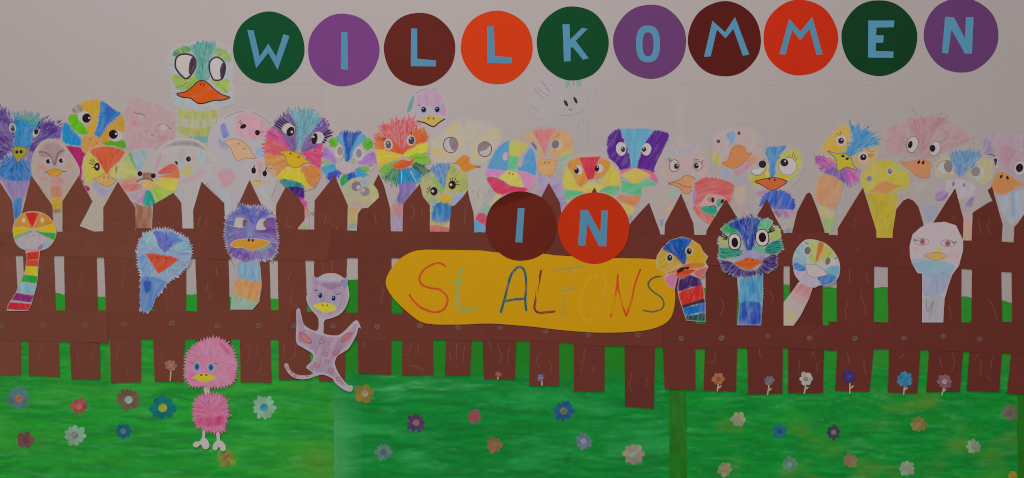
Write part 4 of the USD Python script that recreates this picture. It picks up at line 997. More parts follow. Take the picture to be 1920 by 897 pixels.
t.p('chest', [(740, 740), (780, 710), (890, 750), (1020, 710), (1080, 710), (1185, 800), (1080, 860), (940, 870), (800, 850), (740, 820)], (84, 158, 116), (96, 166, 126), 20, (3, 6), cov=.95, rough=.6)
t.view(1040, 300)
t.p('neck_band', [(700, 430), (740, 390), (850, 400), (960, 400), (930, 500), (880, 520), (760, 480)], (194, 122, 80), (190, 128, 90), 20, cov=.92, clip=False)
t.p('neck_band', [(750, 490), (890, 530), (880, 600), (840, 620), (800, 600)], (182, 164, 92), (176, 160, 98), 20, cov=.9, clip=False)
t.p('neck_band', [(830, 640), (850, 620), (870, 640), (855, 700), (840, 690)], (114, 124, 160), None, 20, cov=.9, clip=False)

# pale bird with orange beak, right of purple browed
t = bird(2, 'pale pastel bird with outlined lashed eyes and pale orange beak, narrow neck between planks').view(1220, 220)
t.sheet([(55, 610), (60, 560), (110, 450), (180, 340), (280, 300), (400, 290), (540, 320), (640, 400), (660, 520), (640, 640), (620, 760), (500, 900), (280, 1000), (160, 1180), (160, 1310), (100, 1310), (20, 1040), (-60, 900), (-80, 800), (100, 760)], (172, 162, 157), True, c2=(174, 160, 158), d=70)
t.p('face_tint', [(110, 600), (120, 470), (200, 350), (320, 310), (420, 340), (330, 430), (240, 420), (200, 480), (200, 640), (160, 680)], (166, 160, 140), (152, 152, 166), 50, cov=.5, soft=9)
t.p('face_tint', [(330, 300), (480, 300), (600, 360), (640, 420), (560, 430), (440, 460), (400, 400)], (154, 148, 160), (172, 152, 148), 50, cov=.5, soft=9)
t.p('face_tint', [(100, 620), (110, 500), (200, 460), (420, 440), (620, 440), (640, 560), (600, 680), (400, 660), (250, 700), (150, 740)], (172, 152, 144), (170, 146, 148), 60, cov=.75, soft=9)
t.p('brow', [(190, 350), (250, 370), (290, 420), (230, 400), (180, 380)], (146, 146, 160), None, 40, cov=.7, soft=3)
t.eye(265, 545, 56, 68, (288, 550, 26, 30), white=(172, 162, 160), line=(92, 78, 84), lw=1.2, shine=(296, 542, 8))
t.eye(525, 545, 52, 50, (512, 545, 26, 32), white=(172, 162, 160), line=(96, 84, 90), lw=1.2, shine=(520, 535, 8))
t.l('lash', [[(220, 500), (195, 470)], [(230, 492), (210, 455)], [(490, 490), (500, 470), (540, 480)], [(575, 520), (585, 480)]], 8, (96, 82, 88))
t.beak([(195, 745), (270, 715), (330, 700), (370, 662), (430, 655), (500, 690), (500, 760), (460, 820), (420, 860), (370, 850), (330, 800), (270, 768)], (186, 130, 94), (184, 136, 104), (124, 88, 70), 1.0)
t.l('mouth_line', [[(205, 745), (290, 735), (350, 765), (420, 785), (470, 770)]], 7, (124, 88, 70))
t.view(1040, 300)
t.p('neck_patch', [(1270, 350), (1340, 320), (1400, 350), (1330, 410), (1280, 420)], (130, 164, 144), (150, 166, 150), 40, cov=.75, soft=5, clip=False)
t.p('neck_patch', [(1230, 520), (1320, 480), (1350, 560), (1260, 600)], (176, 152, 130), None, 50, cov=.6, soft=6, clip=False)
t.p('neck_patch', [(1165, 670), (1230, 660), (1225, 740), (1190, 760)], (126, 136, 164), None, 70, cov=.75, soft=5, clip=False)

# pastel bird with orange bill
t = bird(1, 'pastel bird tilted left with dot eyes and big smooth orange bill').view(1220, 220)
t.sheet([(670, 250), (690, 180), (800, 120), (950, 80), (1090, 80), (1200, 120), (1290, 200), (1290, 400), (1260, 500), (1200, 560), (1180, 700), (1130, 900), (1130, 1130), (900, 1130), (850, 800), (740, 650), (670, 560), (660, 380)], (170, 160, 158), True)
t.p('face_tint', [(690, 260), (710, 180), (830, 130), (870, 180), (880, 280), (840, 400), (780, 350)], (164, 140, 164), (170, 150, 160), 60, cov=.6, soft=8)
t.p('face_tint', [(930, 100), (1080, 90), (1060, 180), (1020, 260), (970, 300), (950, 200)], (166, 140, 158), (176, 148, 150), 70, cov=.6, soft=6)
t.p('face_tint', [(690, 200), (820, 110), (1080, 90), (1200, 140), (1270, 220), (1270, 400), (1180, 520), (900, 560), (700, 500), (680, 330)], (172, 146, 148), (164, 156, 152), 50, cov=.75, soft=9)
t.p('blue_stripe', [(845, 190), (880, 165), (940, 160), (945, 240), (915, 315), (880, 270)], (110, 138, 170), (130, 150, 176), 80, (2, 5), cov=.85, soft=3)
t.p('side_patch', [(1120, 160), (1200, 180), (1250, 240), (1180, 300), (1120, 290)], (154, 160, 142), None, 50, cov=.5, soft=8)
t.p('cheek_patch', [(680, 380), (760, 390), (800, 480), (780, 560), (700, 540), (670, 450)], (166, 158, 88), (168, 160, 116), 70, cov=.75, soft=7)
t.p('cheek_patch', [(1060, 480), (1140, 420), (1220, 440), (1180, 520), (1100, 540)], (190, 130, 114), None, 50, cov=.8, soft=5)
t.p('cheek_patch', [(1030, 560), (1080, 510), (1150, 540), (1110, 600), (1050, 600)], (186, 112, 146), (180, 130, 150), 60, cov=.85, soft=4)
t.p('throat_patch', [(930, 590), (1020, 570), (1060, 610), (990, 660), (940, 660)], (168, 130, 140), None, 40, cov=.7, soft=5)
t.e('eye', 760, 272, 20, 20, (80, 70, 70))
t.e('eye', 990, 180, 17, 20, (68, 56, 60))
t.beak([(800, 510), (860, 490), (890, 400), (930, 330), (1000, 310), (1060, 350), (1080, 400), (1135, 405), (1090, 460), (1040, 520), (950, 570), (870, 560)], (196, 120, 72), (190, 122, 82), (160, 100, 74), .9, d=50)
t.p('chest_patch', [(760, 620), (850, 590), (915, 600), (910, 660), (840, 700)], (148, 148, 172), None, 40, cov=.75, soft=5)
t.p('chest_patch', [(950, 730), (980, 690), (1070, 660), (1060, 710), (970, 760)], (146, 146, 172), None, 40, cov=.75, soft=4)
t.view(1220, 310)
t.p('neck_tint', [(930, 260), (1060, 230), (1080, 400), (1000, 480), (940, 420)], (178, 154, 144), (172, 158, 140), 85, cov=.55, soft=9)
t.p('neck_tint', [(1000, 540), (1050, 500), (1090, 560), (1020, 580)], (186, 130, 136), None, 85, cov=.8, soft=5)
t.l('neck_line', [[(1100, 420), (1095, 500)]], 6, (150, 130, 140))

# red scribbled bird
t = bird(3, 'red scribbled bird in profile with green beak, low between two plank tips').view(1220, 310)
t.sheet([(470, 340), (480, 220), (520, 160), (640, 130), (780, 150), (930, 220), (920, 300), (880, 440), (800, 560), (660, 650), (620, 820), (490, 820), (488, 640), (440, 560), (420, 400)], (174, 162, 160))
t.p('head_patch', [(480, 440), (480, 300), (510, 190), (620, 140), (780, 160), (935, 220), (915, 340), (890, 430), (740, 360), (640, 330), (560, 430), (500, 450)], (190, 84, 86), (202, 106, 104), 10, (2, 6), cov=.95, w=2.8, rough=.8)
t.p('throat_patch', [(480, 460), (570, 460), (600, 530), (720, 560), (690, 640), (640, 660), (560, 600), (500, 530)], (204, 100, 92), (200, 116, 110), 120, (2, 6), cov=.92, w=2.8, rough=.8, clip=False)
t.p('cheek', [(555, 460), (570, 410), (650, 330), (760, 330), (850, 380), (830, 460), (740, 470), (600, 460)], (186, 142, 140), (180, 150, 150), 30, cov=.75, soft=3)
t.p('side_patch', [(468, 300), (500, 250), (520, 340), (490, 430), (470, 420)], (150, 128, 170), None, 80, cov=.75, soft=4, clip=False)
t.p('eye_shade', [(620, 380), (660, 350), (690, 350), (690, 420), (650, 420)], (150, 120, 100), None, 60, cov=.7, soft=4)
t.e('eye', 697, 390, 17, 32, (70, 30, 42))
b = t.beak([(565, 480), (620, 455), (690, 460), (735, 475), (740, 540), (680, 560), (600, 530)], (42, 140, 118), (60, 150, 128), None, 1)
t.beak([(735, 420), (760, 380), (800, 385), (820, 400), (800, 440), (750, 470)], (48, 140, 122), (60, 150, 130), None, 1)
t.e('nostril', 805, 405, 18, 26, (44, 46, 54), 30)
t.l('mouth_line', [[(660, 470), (700, 455), (735, 480)]], 10, (40, 70, 66))

# yellow bird with blue crest, eyes up
t = bird(2, 'yellow bird with blue crest, big eyes rolled upward and blue scarf').view(1380, 220)
t.sheet([(120, 640), (160, 560), (260, 530), (330, 450), (340, 360), (420, 330), (550, 320), (680, 350), (760, 430), (760, 560), (700, 680), (630, 760), (640, 830), (660, 950), (660, 1130), (620, 1290), (540, 1290), (420, 1100), (250, 1020), (240, 880), (190, 780)], (172, 164, 158))
t.p('face_patch', [(140, 640), (180, 650), (250, 640), (340, 590), (380, 680), (280, 720), (230, 800), (160, 720)], (176, 164, 56), (164, 158, 70), 50, cov=.92, soft=5)
t.p('face_patch', [(330, 590), (350, 500), (390, 680), (340, 680)], (176, 168, 100), None, 80, cov=.8)
t.p('face_patch', [(460, 500), (520, 400), (600, 350), (700, 360), (750, 450), (740, 560), (680, 660), (600, 720), (500, 680), (450, 670)], (172, 164, 72), (166, 162, 92), 60, cov=.85, soft=7)
t.p('cheek', [(480, 640), (560, 640), (580, 690), (530, 710), (470, 680)], (184, 152, 46), None, 60, cov=.9, soft=4)
t.p('cheek', [(250, 650), (320, 630), (330, 680), (260, 700)], (184, 152, 46), None, 60, cov=.9, soft=4)
t.p('crest', [(330, 400), (355, 345), (430, 335), (550, 322), (500, 420), (450, 500), (430, 660), (380, 670), (375, 520)], (72, 120, 164), (92, 140, 176), (400, 680), (4, 5), cov=.97, w=2.4, rough=.9)
t.p('eye', [(165, 600), (330, 565), (310, 610), (250, 650), (190, 635)], (178, 170, 168), None, 0, cov=.9, soft=0)
t.l('outline_mark', [[(165, 605), (195, 640), (250, 652), (310, 615), (340, 565)]], 6, (90, 80, 50))
t.e('pupil', 297, 528, 42, 42, (46, 32, 44))
e_ = t.eye(580, 550, 100, 100, (542, 510, 45, 42), white=(178, 170, 170), pc=(48, 32, 44), line=(130, 118, 90), lw=1.0, shine=(550, 495, 10))
t.l('lash', [[(575, 460), (570, 430)], [(600, 450), (600, 420)], [(625, 455), (650, 385)], [(650, 465), (665, 425)], [(665, 485), (685, 455)], [(310, 490), (320, 465)]], 7, (100, 96, 50))
t.beak([(215, 720), (330, 690), (380, 678), (450, 680), (570, 720), (500, 780), (420, 820), (350, 800), (290, 760)], (204, 88, 48), (200, 100, 60), (86, 46, 32), 1.5, [(375, 695, 20), (435, 702, -10)], (80, 40, 30), (12, 14))
t.view(1380, 310)
t.p('ruff', [(230, 320), (300, 270), (400, 290), (360, 340), (280, 350)], (160, 122, 152), (170, 140, 160), 20, (3, 6), cov=.85)
t.p('ruff', [(480, 270), (540, 280), (630, 320), (640, 335), (540, 320)], (150, 96, 150), (160, 120, 160), 150, (3, 6), cov=.9)
t.p('scarf', [(265, 470), (290, 380), (360, 300), (470, 280), (570, 310), (640, 370), (660, 440), (650, 490), (540, 500), (420, 490), (330, 440)], (50, 74, 158), (76, 104, 172), 70, (4, 6), cov=.95, w=2.2, rough=.9)
t.p('neck_band', [(430, 510), (560, 510), (640, 510), (640, 580), (540, 590), (460, 570)], (142, 96, 146), (170, 140, 160), 85, (4, 6), cov=.85, rough=1.0)
t.p('neck_band', [(540, 740), (600, 700), (625, 740), (590, 770)], (116, 112, 150), None, 85, cov=.8, clip=False)

# tilted yellow and blue bird with purple ruff
t = bird(1, 'tilted yellow bird with fanned blue crest, purple ruff and long peach neck').view(1500, 220)
t.sheet([(165, 480), (190, 430), (230, 320), (330, 180), (430, 80), (560, 60), (700, 90), (830, 170), (880, 250), (880, 400), (860, 520), (700, 700), (580, 760), (480, 760), (400, 900), (350, 1180), (330, 1310), (230, 1310), (120, 1000), (170, 760), (220, 640)], (170, 160, 152))
t.p('face_patch', [(220, 400), (260, 290), (360, 160), (450, 90), (550, 90), (570, 200), (540, 330), (490, 410), (400, 400), (310, 385)], (180, 152, 92), (186, 150, 70), 50, cov=.88, soft=6)
t.p('cheek', [(300, 350), (380, 300), (450, 340), (480, 390), (400, 400), (320, 380)], (188, 148, 60), None, 40, cov=.85, soft=5)
t.p('face_patch', [(580, 450), (640, 390), (740, 340), (870, 340), (870, 430), (800, 530), (680, 550), (600, 510)], (182, 148, 92), (178, 150, 110), 60, cov=.85, soft=6)
t.p('cheek_patch', [(215, 430), (310, 400), (370, 440), (350, 480), (220, 460)], (182, 148, 118), None, 20, cov=.8, soft=4)
t.p('crest', [(565, 90), (620, 110), (660, 90), (680, 150), (720, 140), (830, 190), (800, 220), (870, 250), (860, 300), (700, 350), (620, 410), (570, 445), (505, 415), (560, 320), (590, 210)], (62, 122, 172), (88, 142, 180), (540, 430), (9, 5), cov=1, w=2.6, rough=.9)
t.eye(462, 262, 56, 60, (460, 266, 33, 33), white=(174, 164, 164), pc=(50, 32, 44), rot=20, shine=(466, 255, 9))
t.eye(710, 448, 58, 54, (710, 450, 38, 34), white=(174, 164, 164), pc=(46, 28, 42), rot=-30, shine=(712, 440, 9))
t.l('lash', [[(445, 205), (415, 180)], [(455, 200), (450, 155)], [(765, 420), (815, 410)], [(770, 432), (825, 425)], [(768, 445), (800, 450)]], 7, (110, 90, 60))
t.p('ruff', [(165, 480), (190, 440), (300, 470), (380, 500), (400, 570), (300, 590), (220, 560), (180, 520)], (150, 76, 142), (174, 110, 160), (480, 520), (8, 6), cov=.97, w=2.6, rough=.9)
t.p('ruff', [(270, 620), (330, 580), (430, 570), (520, 570), (560, 700), (480, 740), (400, 700), (310, 650)], (110, 86, 150), (130, 104, 160), (450, 520), (8, 6), cov=.95, w=2.6, rough=.9)
t.p('ruff', [(500, 570), (600, 580), (660, 670), (600, 750), (540, 720)], (168, 88, 148), (184, 118, 164), (480, 500), (7, 6), cov=.95, w=2.6, rough=.9)
t.beak([(308, 380), (380, 400), (450, 412), (500, 405), (560, 445), (580, 480), (600, 540), (645, 592), (590, 580), (520, 560), (430, 605), (410, 540), (390, 450)], (170, 158, 50), (164, 154, 64), (116, 96, 56), 1.3, [(482, 437, -80), (530, 465, 60)], (50, 40, 30), (14, 22))
t.view(1380, 310)
t.p('neck', [(930, 140), (1000, 100), (1100, 130), (1190, 190), (1170, 320), (1120, 480), (1060, 480), (920, 430), (880, 320), (900, 230)], (184, 132, 110), (186, 140, 100), 82, (3, 6), cov=.85, w=2.6, rough=.7, clip=False)
t.p('neck_band', [(920, 450), (1060, 490), (1110, 500), (1100, 600), (970, 610)], (170, 160, 116), None, 82, cov=.75, soft=5, clip=False)
t.p('neck_band', [(970, 610), (1110, 600), (1105, 690), (1080, 740), (1000, 740)], (142, 162, 110), None, 82, cov=.8, soft=4, clip=False)

# soft yellow bird with orange lips
t = bird(2, 'plain yellow bird with orange lips and grey dot eyes, yellow neck between planks').view(1500, 220)
t.sheet([(680, 640), (760, 550), (860, 480), (1000, 470), (1120, 520), (1220, 620), (1240, 740), (1220, 830), (1100, 890), (1120, 1000), (1060, 1350), (850, 1350), (780, 1050), (740, 900), (680, 760)], (170, 162, 140))
t.p('head_patch', [(690, 650), (770, 550), (860, 490), (1000, 480), (1100, 520), (1210, 620), (1220, 760), (1130, 820), (900, 860), (720, 840), (690, 740)], (170, 156, 58), (174, 160, 84), 70, cov=.93, soft=4)
t.p('side_patch', [(1050, 540), (1130, 550), (1170, 590), (1110, 620)], (150, 160, 112), None, 70, cov=.7, soft=4)
t.eye(775, 690, 46, 46, (775, 690, 29, 31), white=(160, 158, 140), pc=(130, 124, 114))
t.eye(1008, 605, 40, 46, (1008, 606, 26, 31), white=(168, 164, 150), pc=(110, 102, 98), shine=(1014, 596, 8))
t.beak([(770, 840), (830, 800), (880, 740), (960, 715), (1040, 745), (1135, 770), (1050, 810), (980, 855), (880, 845)], (194, 128, 76), (196, 136, 90), None, 1, d=30)
t.view(1580, 300)
t.p('neck', [(270, 390), (400, 380), (520, 370), (620, 400), (600, 550), (565, 880), (380, 880), (340, 720), (300, 520)], (168, 154, 66), (172, 150, 50), 80, cov=.93, soft=3, w=3, clip=False)

# big pink bird
t = bird(1, 'big pink feathery bird with slanted outlined eyes and smooth orange beak').view(1680, 190)
t.sheet([(-150, 480), (-120, 300), (0, 250), (200, 200), (300, 160), (480, 160), (620, 200), (800, 300), (840, 480), (700, 600), (500, 700), (420, 800), (400, 1000), (420, 1500), (100, 1500), (80, 1000), (130, 900), (-20, 700), (-130, 600)], (170, 158, 155), True)
C = (280, 640)
t.p('face', [(-140, 470), (-100, 310), (0, 260), (150, 240), (250, 170), (420, 165), (560, 180), (610, 260), (800, 330), (830, 450), (640, 540), (500, 600), (420, 640), (250, 650), (60, 600), (-60, 600)], (168, 142, 142), (164, 132, 134), C, (7, 5), cov=.9, soft=5, w=2.8, rough=1.1)
t.p('forehead', [(150, 260), (250, 190), (480, 170), (590, 210), (480, 300), (380, 430), (290, 600), (240, 440)], (164, 124, 126), (166, 134, 136), C, (5, 5), cov=.85, soft=5, w=2.8, rough=.8)
t.l('feather_line', [[(175, 65), (210, 120), (240, 155)], [(455, 275), (500, 220), (545, 190)], [(520, 120), (500, 160)]], 8, (150, 130, 130))
t.eye(185, 485, 62, 92, (160, 487, 25, 42, 15), white=(176, 166, 166), line=(92, 84, 92), lw=1.0, rot=12)
t.eye(435, 532, 58, 82, (410, 530, 31, 40, 5), white=(176, 166, 166), line=(110, 100, 106), lw=.9, rot=22)
t.beak([(40, 680), (130, 682), (250, 658), (340, 665), (395, 710), (375, 780), (375, 850), (310, 862), (220, 830), (140, 760)], (192, 130, 92), (186, 124, 90), (150, 100, 74), .7, [(255, 685, 25), (305, 688, 10)], (48, 28, 30), (14, 22))
t.view(1580, 300)
t.p('chest_tint', [(780, 250), (960, 240), (1010, 330), (900, 560), (820, 400)], (164, 158, 144), None, 80, cov=.5, soft=9)

# blue crested pale bird with grey eyes and lilac cheeks
t = bird(2, 'pale bird with blue fan crest, big grey eyes and lilac scribbled cheeks').view(1680, 190)
t.sheet([(420, 850), (440, 700), (520, 600), (620, 570), (780, 555), (960, 580), (1080, 640), (1110, 760), (1090, 860), (1030, 1000), (1085, 1110), (1080, 1130), (1030, 1130), (1010, 1170), (860, 1240), (850, 1600), (750, 1600), (600, 1450), (350, 1440), (250, 1160), (280, 1000), (400, 940)], (170, 160, 158))
t.p('side_patch', [(440, 700), (500, 610), (600, 600), (640, 700), (670, 830), (560, 870), (430, 840)], (168, 158, 116), (172, 162, 136), 60, cov=.7, soft=6)
t.p('side_patch', [(790, 800), (850, 720), (950, 640), (1080, 650), (1100, 760), (1080, 860), (980, 950), (880, 890)], (168, 160, 118), (172, 162, 136), 60, cov=.7, soft=6)
t.p('crest', [(610, 600), (700, 565), (830, 565), (960, 590), (900, 650), (840, 730), (760, 820), (710, 840), (660, 740)], (88, 126, 166), (110, 142, 174), (725, 860), (7, 5), cov=.93, w=2.4, rough=1.0)
t.eye(560, 740, 92, 72, (585, 735, 48, 66), white=(172, 166, 168), pc=(128, 116, 114), rot=-8)
t.eye(915, 800, 74, 74, (893, 790, 50, 56), white=(170, 164, 164), pc=(132, 122, 122), rot=20)
t.l('brow', [[(460, 740), (490, 690), (550, 668), (610, 675), (645, 740)]], 7, (126, 110, 92))
t.p('eye_shade', [(520, 830), (580, 815), (640, 830), (590, 850)], (184, 140, 112), None, 20, cov=.8, soft=3)
t.p('snout', [(560, 880), (640, 870), (720, 860), (800, 890), (900, 940), (880, 1060), (720, 1120), (560, 1060)], (172, 162, 166), (168, 160, 164), 60, cov=.8, soft=6)
t.view(1680, 300)
t.e('nostril', 643, 270, 17, 24, (126, 112, 124), 10)
t.e('nostril', 765, 283, 15, 22, (130, 118, 130), 10)
t.p('cheek', [(430, 300), (500, 260), (560, 300), (540, 350), (450, 350)], (168, 144, 166), None, 40, cov=.7, soft=6)
t.p('cheek', [(440, 420), (480, 360), (560, 350), (590, 390), (530, 450), (460, 460)], (122, 92, 150), (150, 126, 164), 40, (2, 5), cov=.9, w=2.4, rough=1.1)
t.p('cheek', [(770, 500), (820, 430), (870, 400), (890, 450), (850, 530), (790, 530)], (132, 100, 150), (146, 116, 156), 40, cov=.85, soft=6)
t.p('cheek', [(860, 350), (910, 320), (940, 360), (900, 400)], (184, 140, 150), None, 40, cov=.7, soft=5)
t.p('chest_tint', [(300, 520), (420, 500), (480, 560), (400, 700), (330, 690)], (150, 146, 164), (140, 146, 168), 70, cov=.6, soft=7)
t.p('chest_tint', [(725, 500), (770, 500), (770, 570), (740, 570)], (110, 130, 164), None, 70, cov=.75, soft=4)
t.p('neck_band', [(765, 590), (855, 590), (850, 700), (760, 700)], (172, 146, 156), None, 85, cov=.7, soft=4)
t.p('neck_band', [(765, 700), (850, 700), (850, 900), (755, 900)], (182, 140, 120), (176, 148, 130), 85, cov=.75, soft=4)

# right edge pink bird
t = bird(1, 'pink and lilac bird with orange beak cut off by the right end, pale blue chest').view(1680, 190)
t.sheet([(950, 520), (980, 420), (1100, 380), (1250, 360), (1500, 380), (1600, 500), (1600, 700), (1520, 850), (1560, 1300), (1360, 1360), (1300, 1560), (1150, 1560), (1100, 1200), (1020, 900), (1050, 800), (1010, 620)], (170, 158, 158))
t.p('face', [(970, 440), (1100, 390), (1250, 370), (1450, 380), (1560, 500), (1500, 700), (1400, 820), (1180, 800), (1130, 740), (1120, 600), (1050, 560)], (160, 142, 152), (166, 140, 150), (1220, 800), (7, 5), cov=.7, soft=5, w=2.8, rough=1.0)
t.p('brow_patch', [(960, 430), (1010, 410), (1070, 500), (1090, 590), (1000, 570)], (136, 126, 150), (150, 138, 158), 70, (3, 5), cov=.8)
t.p('forehead', [(1150, 520), (1250, 480), (1350, 560), (1300, 690), (1220, 760), (1180, 640)], (166, 128, 140), None, (1220, 800), cov=.75, soft=7)
t.l('lash', [[(985, 580), (1030, 600), (1080, 600), (1110, 620)], [(1000, 590), (1040, 610)]], 13, (104, 90, 104))
t.p('eye', [(1060, 670), (1120, 625), (1145, 660), (1140, 740), (1120, 745)], (174, 162, 166), None, 80, soft=0)
t.p('pupil', [(1065, 685), (1090, 650), (1130, 645), (1130, 690), (1110, 740), (1085, 715)], (44, 28, 36), None, 80, soft=0, cov=1)
t.eye(1390, 750, 68, 84, (1385, 748, 40, 48, 15), white=(172, 162, 166), pc=(40, 26, 34), rot=15, line=(140, 130, 140), lw=.8)
t.beak([(1040, 940), (1080, 860), (1130, 810), (1210, 795), (1290, 830), (1340, 880), (1420, 920), (1500, 930), (1360, 960), (1300, 1000), (1210, 1040), (1120, 1030)], (196, 130, 82), (190, 122, 80), None, 1, [(1180, 845, 30), (1250, 860, -25)], (52, 30, 28), (14, 22), d=20)
t.p('chest', [(1130, 1080), (1220, 1050), (1400, 980), (1560, 980), (1560, 1300), (1360, 1340), (1300, 1400), (1200, 1300)], (150, 160, 168), (160, 164, 168), 88, cov=.7, soft=6, w=3.5)
t.p('chest_stripe', [(1290, 1030), (1340, 1020), (1340, 1280), (1290, 1280)], (126, 146, 166), None, 88, cov=.7, soft=5)
# ------------------------------------------------------------------ the paper fence
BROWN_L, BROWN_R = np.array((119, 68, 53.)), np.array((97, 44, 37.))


def card(col, seed=0, var=.05):
    """Coloured card: faint mottling of the pulp."""
    def f(x, y):
        a = albedo(col, float(np.mean(x)))
        return np.clip(a * (1 + (n2(x / 34, y / 34, seed, 3)[:, None] - .5) * 2 * var + (n2(x / 4, y / 4, seed + 2, 1)[:, None] - .5) * .05), .01, .9)
    return f


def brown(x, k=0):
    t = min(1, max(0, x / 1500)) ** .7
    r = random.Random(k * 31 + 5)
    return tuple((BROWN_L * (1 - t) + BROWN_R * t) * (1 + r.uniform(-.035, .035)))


fence = Thing('paper_fence', 'brown card picket fence with pointed planks glued to two long rails across the mural', 'fence', L_FENCE, None, 'coloured_card')
PL = [
    [(-45, 375), (-8, 330), (22, 377), (28, 430), (29, 480), (35, 590), (39, 640), (39, 704), (-40, 702)],
    [(59, 330), (98, 386), (100, 430), (101, 480), (105, 590), (110, 640), (112, 707), (54, 705), (53, 640), (49, 590), (43, 480), (39, 408)],
    [(147, 331), (173, 378), (164, 396), (149, 424), (172, 433), (178, 436), (181, 480), (183, 560), (187, 640), (188, 711), (134, 712), (130, 640), (122, 590), (120, 480), (117, 430), (117, 378)],
    [(221, 341), (254, 390), (254, 432), (262, 490), (262, 590), (265, 640), (264, 717), (208, 718), (206, 640), (199, 590), (195, 480), (193.5, 432), (193.5, 390)],
    [(325, 362), (340, 381), (342, 430), (349, 480), (349, 590), (346, 640), (344, 717), (290, 716), (287, 640), (288, 590), (286, 480), (285, 432), (287, 384)],
    [(378, 341), (420, 381), (423, 430), (428, 480), (431, 590), (433, 640), (432, 718), (369, 717), (366, 640), (370, 590), (366, 480), (363, 432), (362, 395)],
    [(468, 338), (497, 398), (499, 430), (505, 490), (508, 590), (507, 640), (509, 718), (451, 717), (450, 640), (449, 590), (447, 490), (442, 440), (442, 394)],
    [(536, 350), (560, 371), (571, 390), (571, 412), (558, 428), (564, 440), (572, 480), (576, 590), (581, 640), (583, 712), (523, 713), (522, 640), (522, 590), (521, 490), (517, 432), (518, 384)],
    [(627.5, 329), (652, 385), (651, 430), (650, 500), (648, 590), (648, 640), (646, 716), (598, 715), (592, 640), (588, 560), (589, 490), (589, 430), (590, 376)],
    [(710, 327), (719, 346), (731, 390), (733, 434), (734, 490), (734, 590), (734, 640), (733, 703), (672, 701), (671, 640), (671, 490), (669, 434), (671, 401), (678, 391), (690, 390), (711, 370), (708, 356), (700, 346)],
    [(787, 345), (793, 369), (806, 385), (806, 434), (810, 500), (812, 640), (812, 703), (754, 703), (754, 640), (755, 500), (755, 434), (756, 383)],
    [(877, 357), (881, 376), (888, 399), (889, 435), (886, 500), (884, 640), (881, 704), (834, 704), (836, 640), (840, 500), (842, 435), (846, 387), (853, 385), (868, 369)],
    [(940, 384), (968, 420), (970, 500), (968, 640), (965, 711), (907, 711), (905, 640), (908, 500), (910, 435), (912, 420)],
    [(1029, 343), (1050, 381), (1052, 399), (1050, 500), (1048, 650), (1048, 724), (992, 724), (993, 640), (990, 500), (992, 420), (1003, 392)],
    [(1114.6, 352), (1122, 366), (1148, 420), (1150, 500), (1134, 640), (1133, 734), (1076, 734), (1076, 640), (1076, 500), (1078, 420), (1106, 366)],
    [(1217, 380), (1237, 434), (1238, 470), (1233, 590), (1228, 652), (1226, 767), (1172, 763), (1171, 652), (1168, 560), (1166, 470), (1181, 420)],
    [(1277, 363), (1300, 419), (1302, 442), (1305, 590), (1304, 652), (1304, 732), (1246, 729), (1243, 652), (1244, 560), (1246, 440), (1247, 420)],
    [(1361, 374), (1382, 408), (1389, 440), (1384, 540), (1381, 590), (1382, 652), (1380, 735), (1319, 732), (1322, 652), (1323, 560), (1324, 442), (1325, 432)],
    [(1438, 373), (1454, 408), (1469, 435), (1469, 590), (1468, 652), (1467, 738), (1403, 740), (1401, 652), (1402, 560), (1400, 440), (1419, 406)],
    [(1512, 364), (1518, 361), (1522, 366), (1535, 400), (1546, 434), (1543, 500), (1542, 590), (1545, 658), (1543, 737), (1478, 738), (1478, 652), (1481, 560), (1481, 480), (1486, 433), (1495, 397)],
    [(1618, 352), (1643, 433), (1643, 446), (1639, 500), (1638.5, 590), (1638, 658), (1630, 735), (1566, 733), (1570, 658), (1569, 560), (1569, 480), (1571, 443), (1571, 428)],
    [(1703, 372), (1712, 376), (1722, 388), (1731, 419), (1733, 470), (1728, 590), (1726, 658), (1720, 738), (1665, 736), (1667, 658), (1665, 560), (1665, 490), (1674, 446), (1674, 435), (1681, 392), (1694, 376)],
    [(1791, 353), (1806.5, 412), (1805, 450), (1803, 500), (1802, 590), (1806, 658), (1800, 735), (1737, 735), (1742, 658), (1746, 560), (1750, 490), (1748, 430), (1751, 416)],
    [(1860, 350), (1880, 422), (1878, 454), (1877, 500), (1879, 590), (1879, 658), (1874, 735), (1813, 733), (1818, 658), (1822, 590), (1823, 500), (1822, 451), (1824, 399), (1850, 382), (1861, 377), (1852, 357)],
    [(1910, 417), (1935, 380), (1965, 430), (1970, 500), (1966, 740), (1888, 739), (1896, 664), (1898, 590), (1897, 510), (1901, 454), (1902, 426)]]
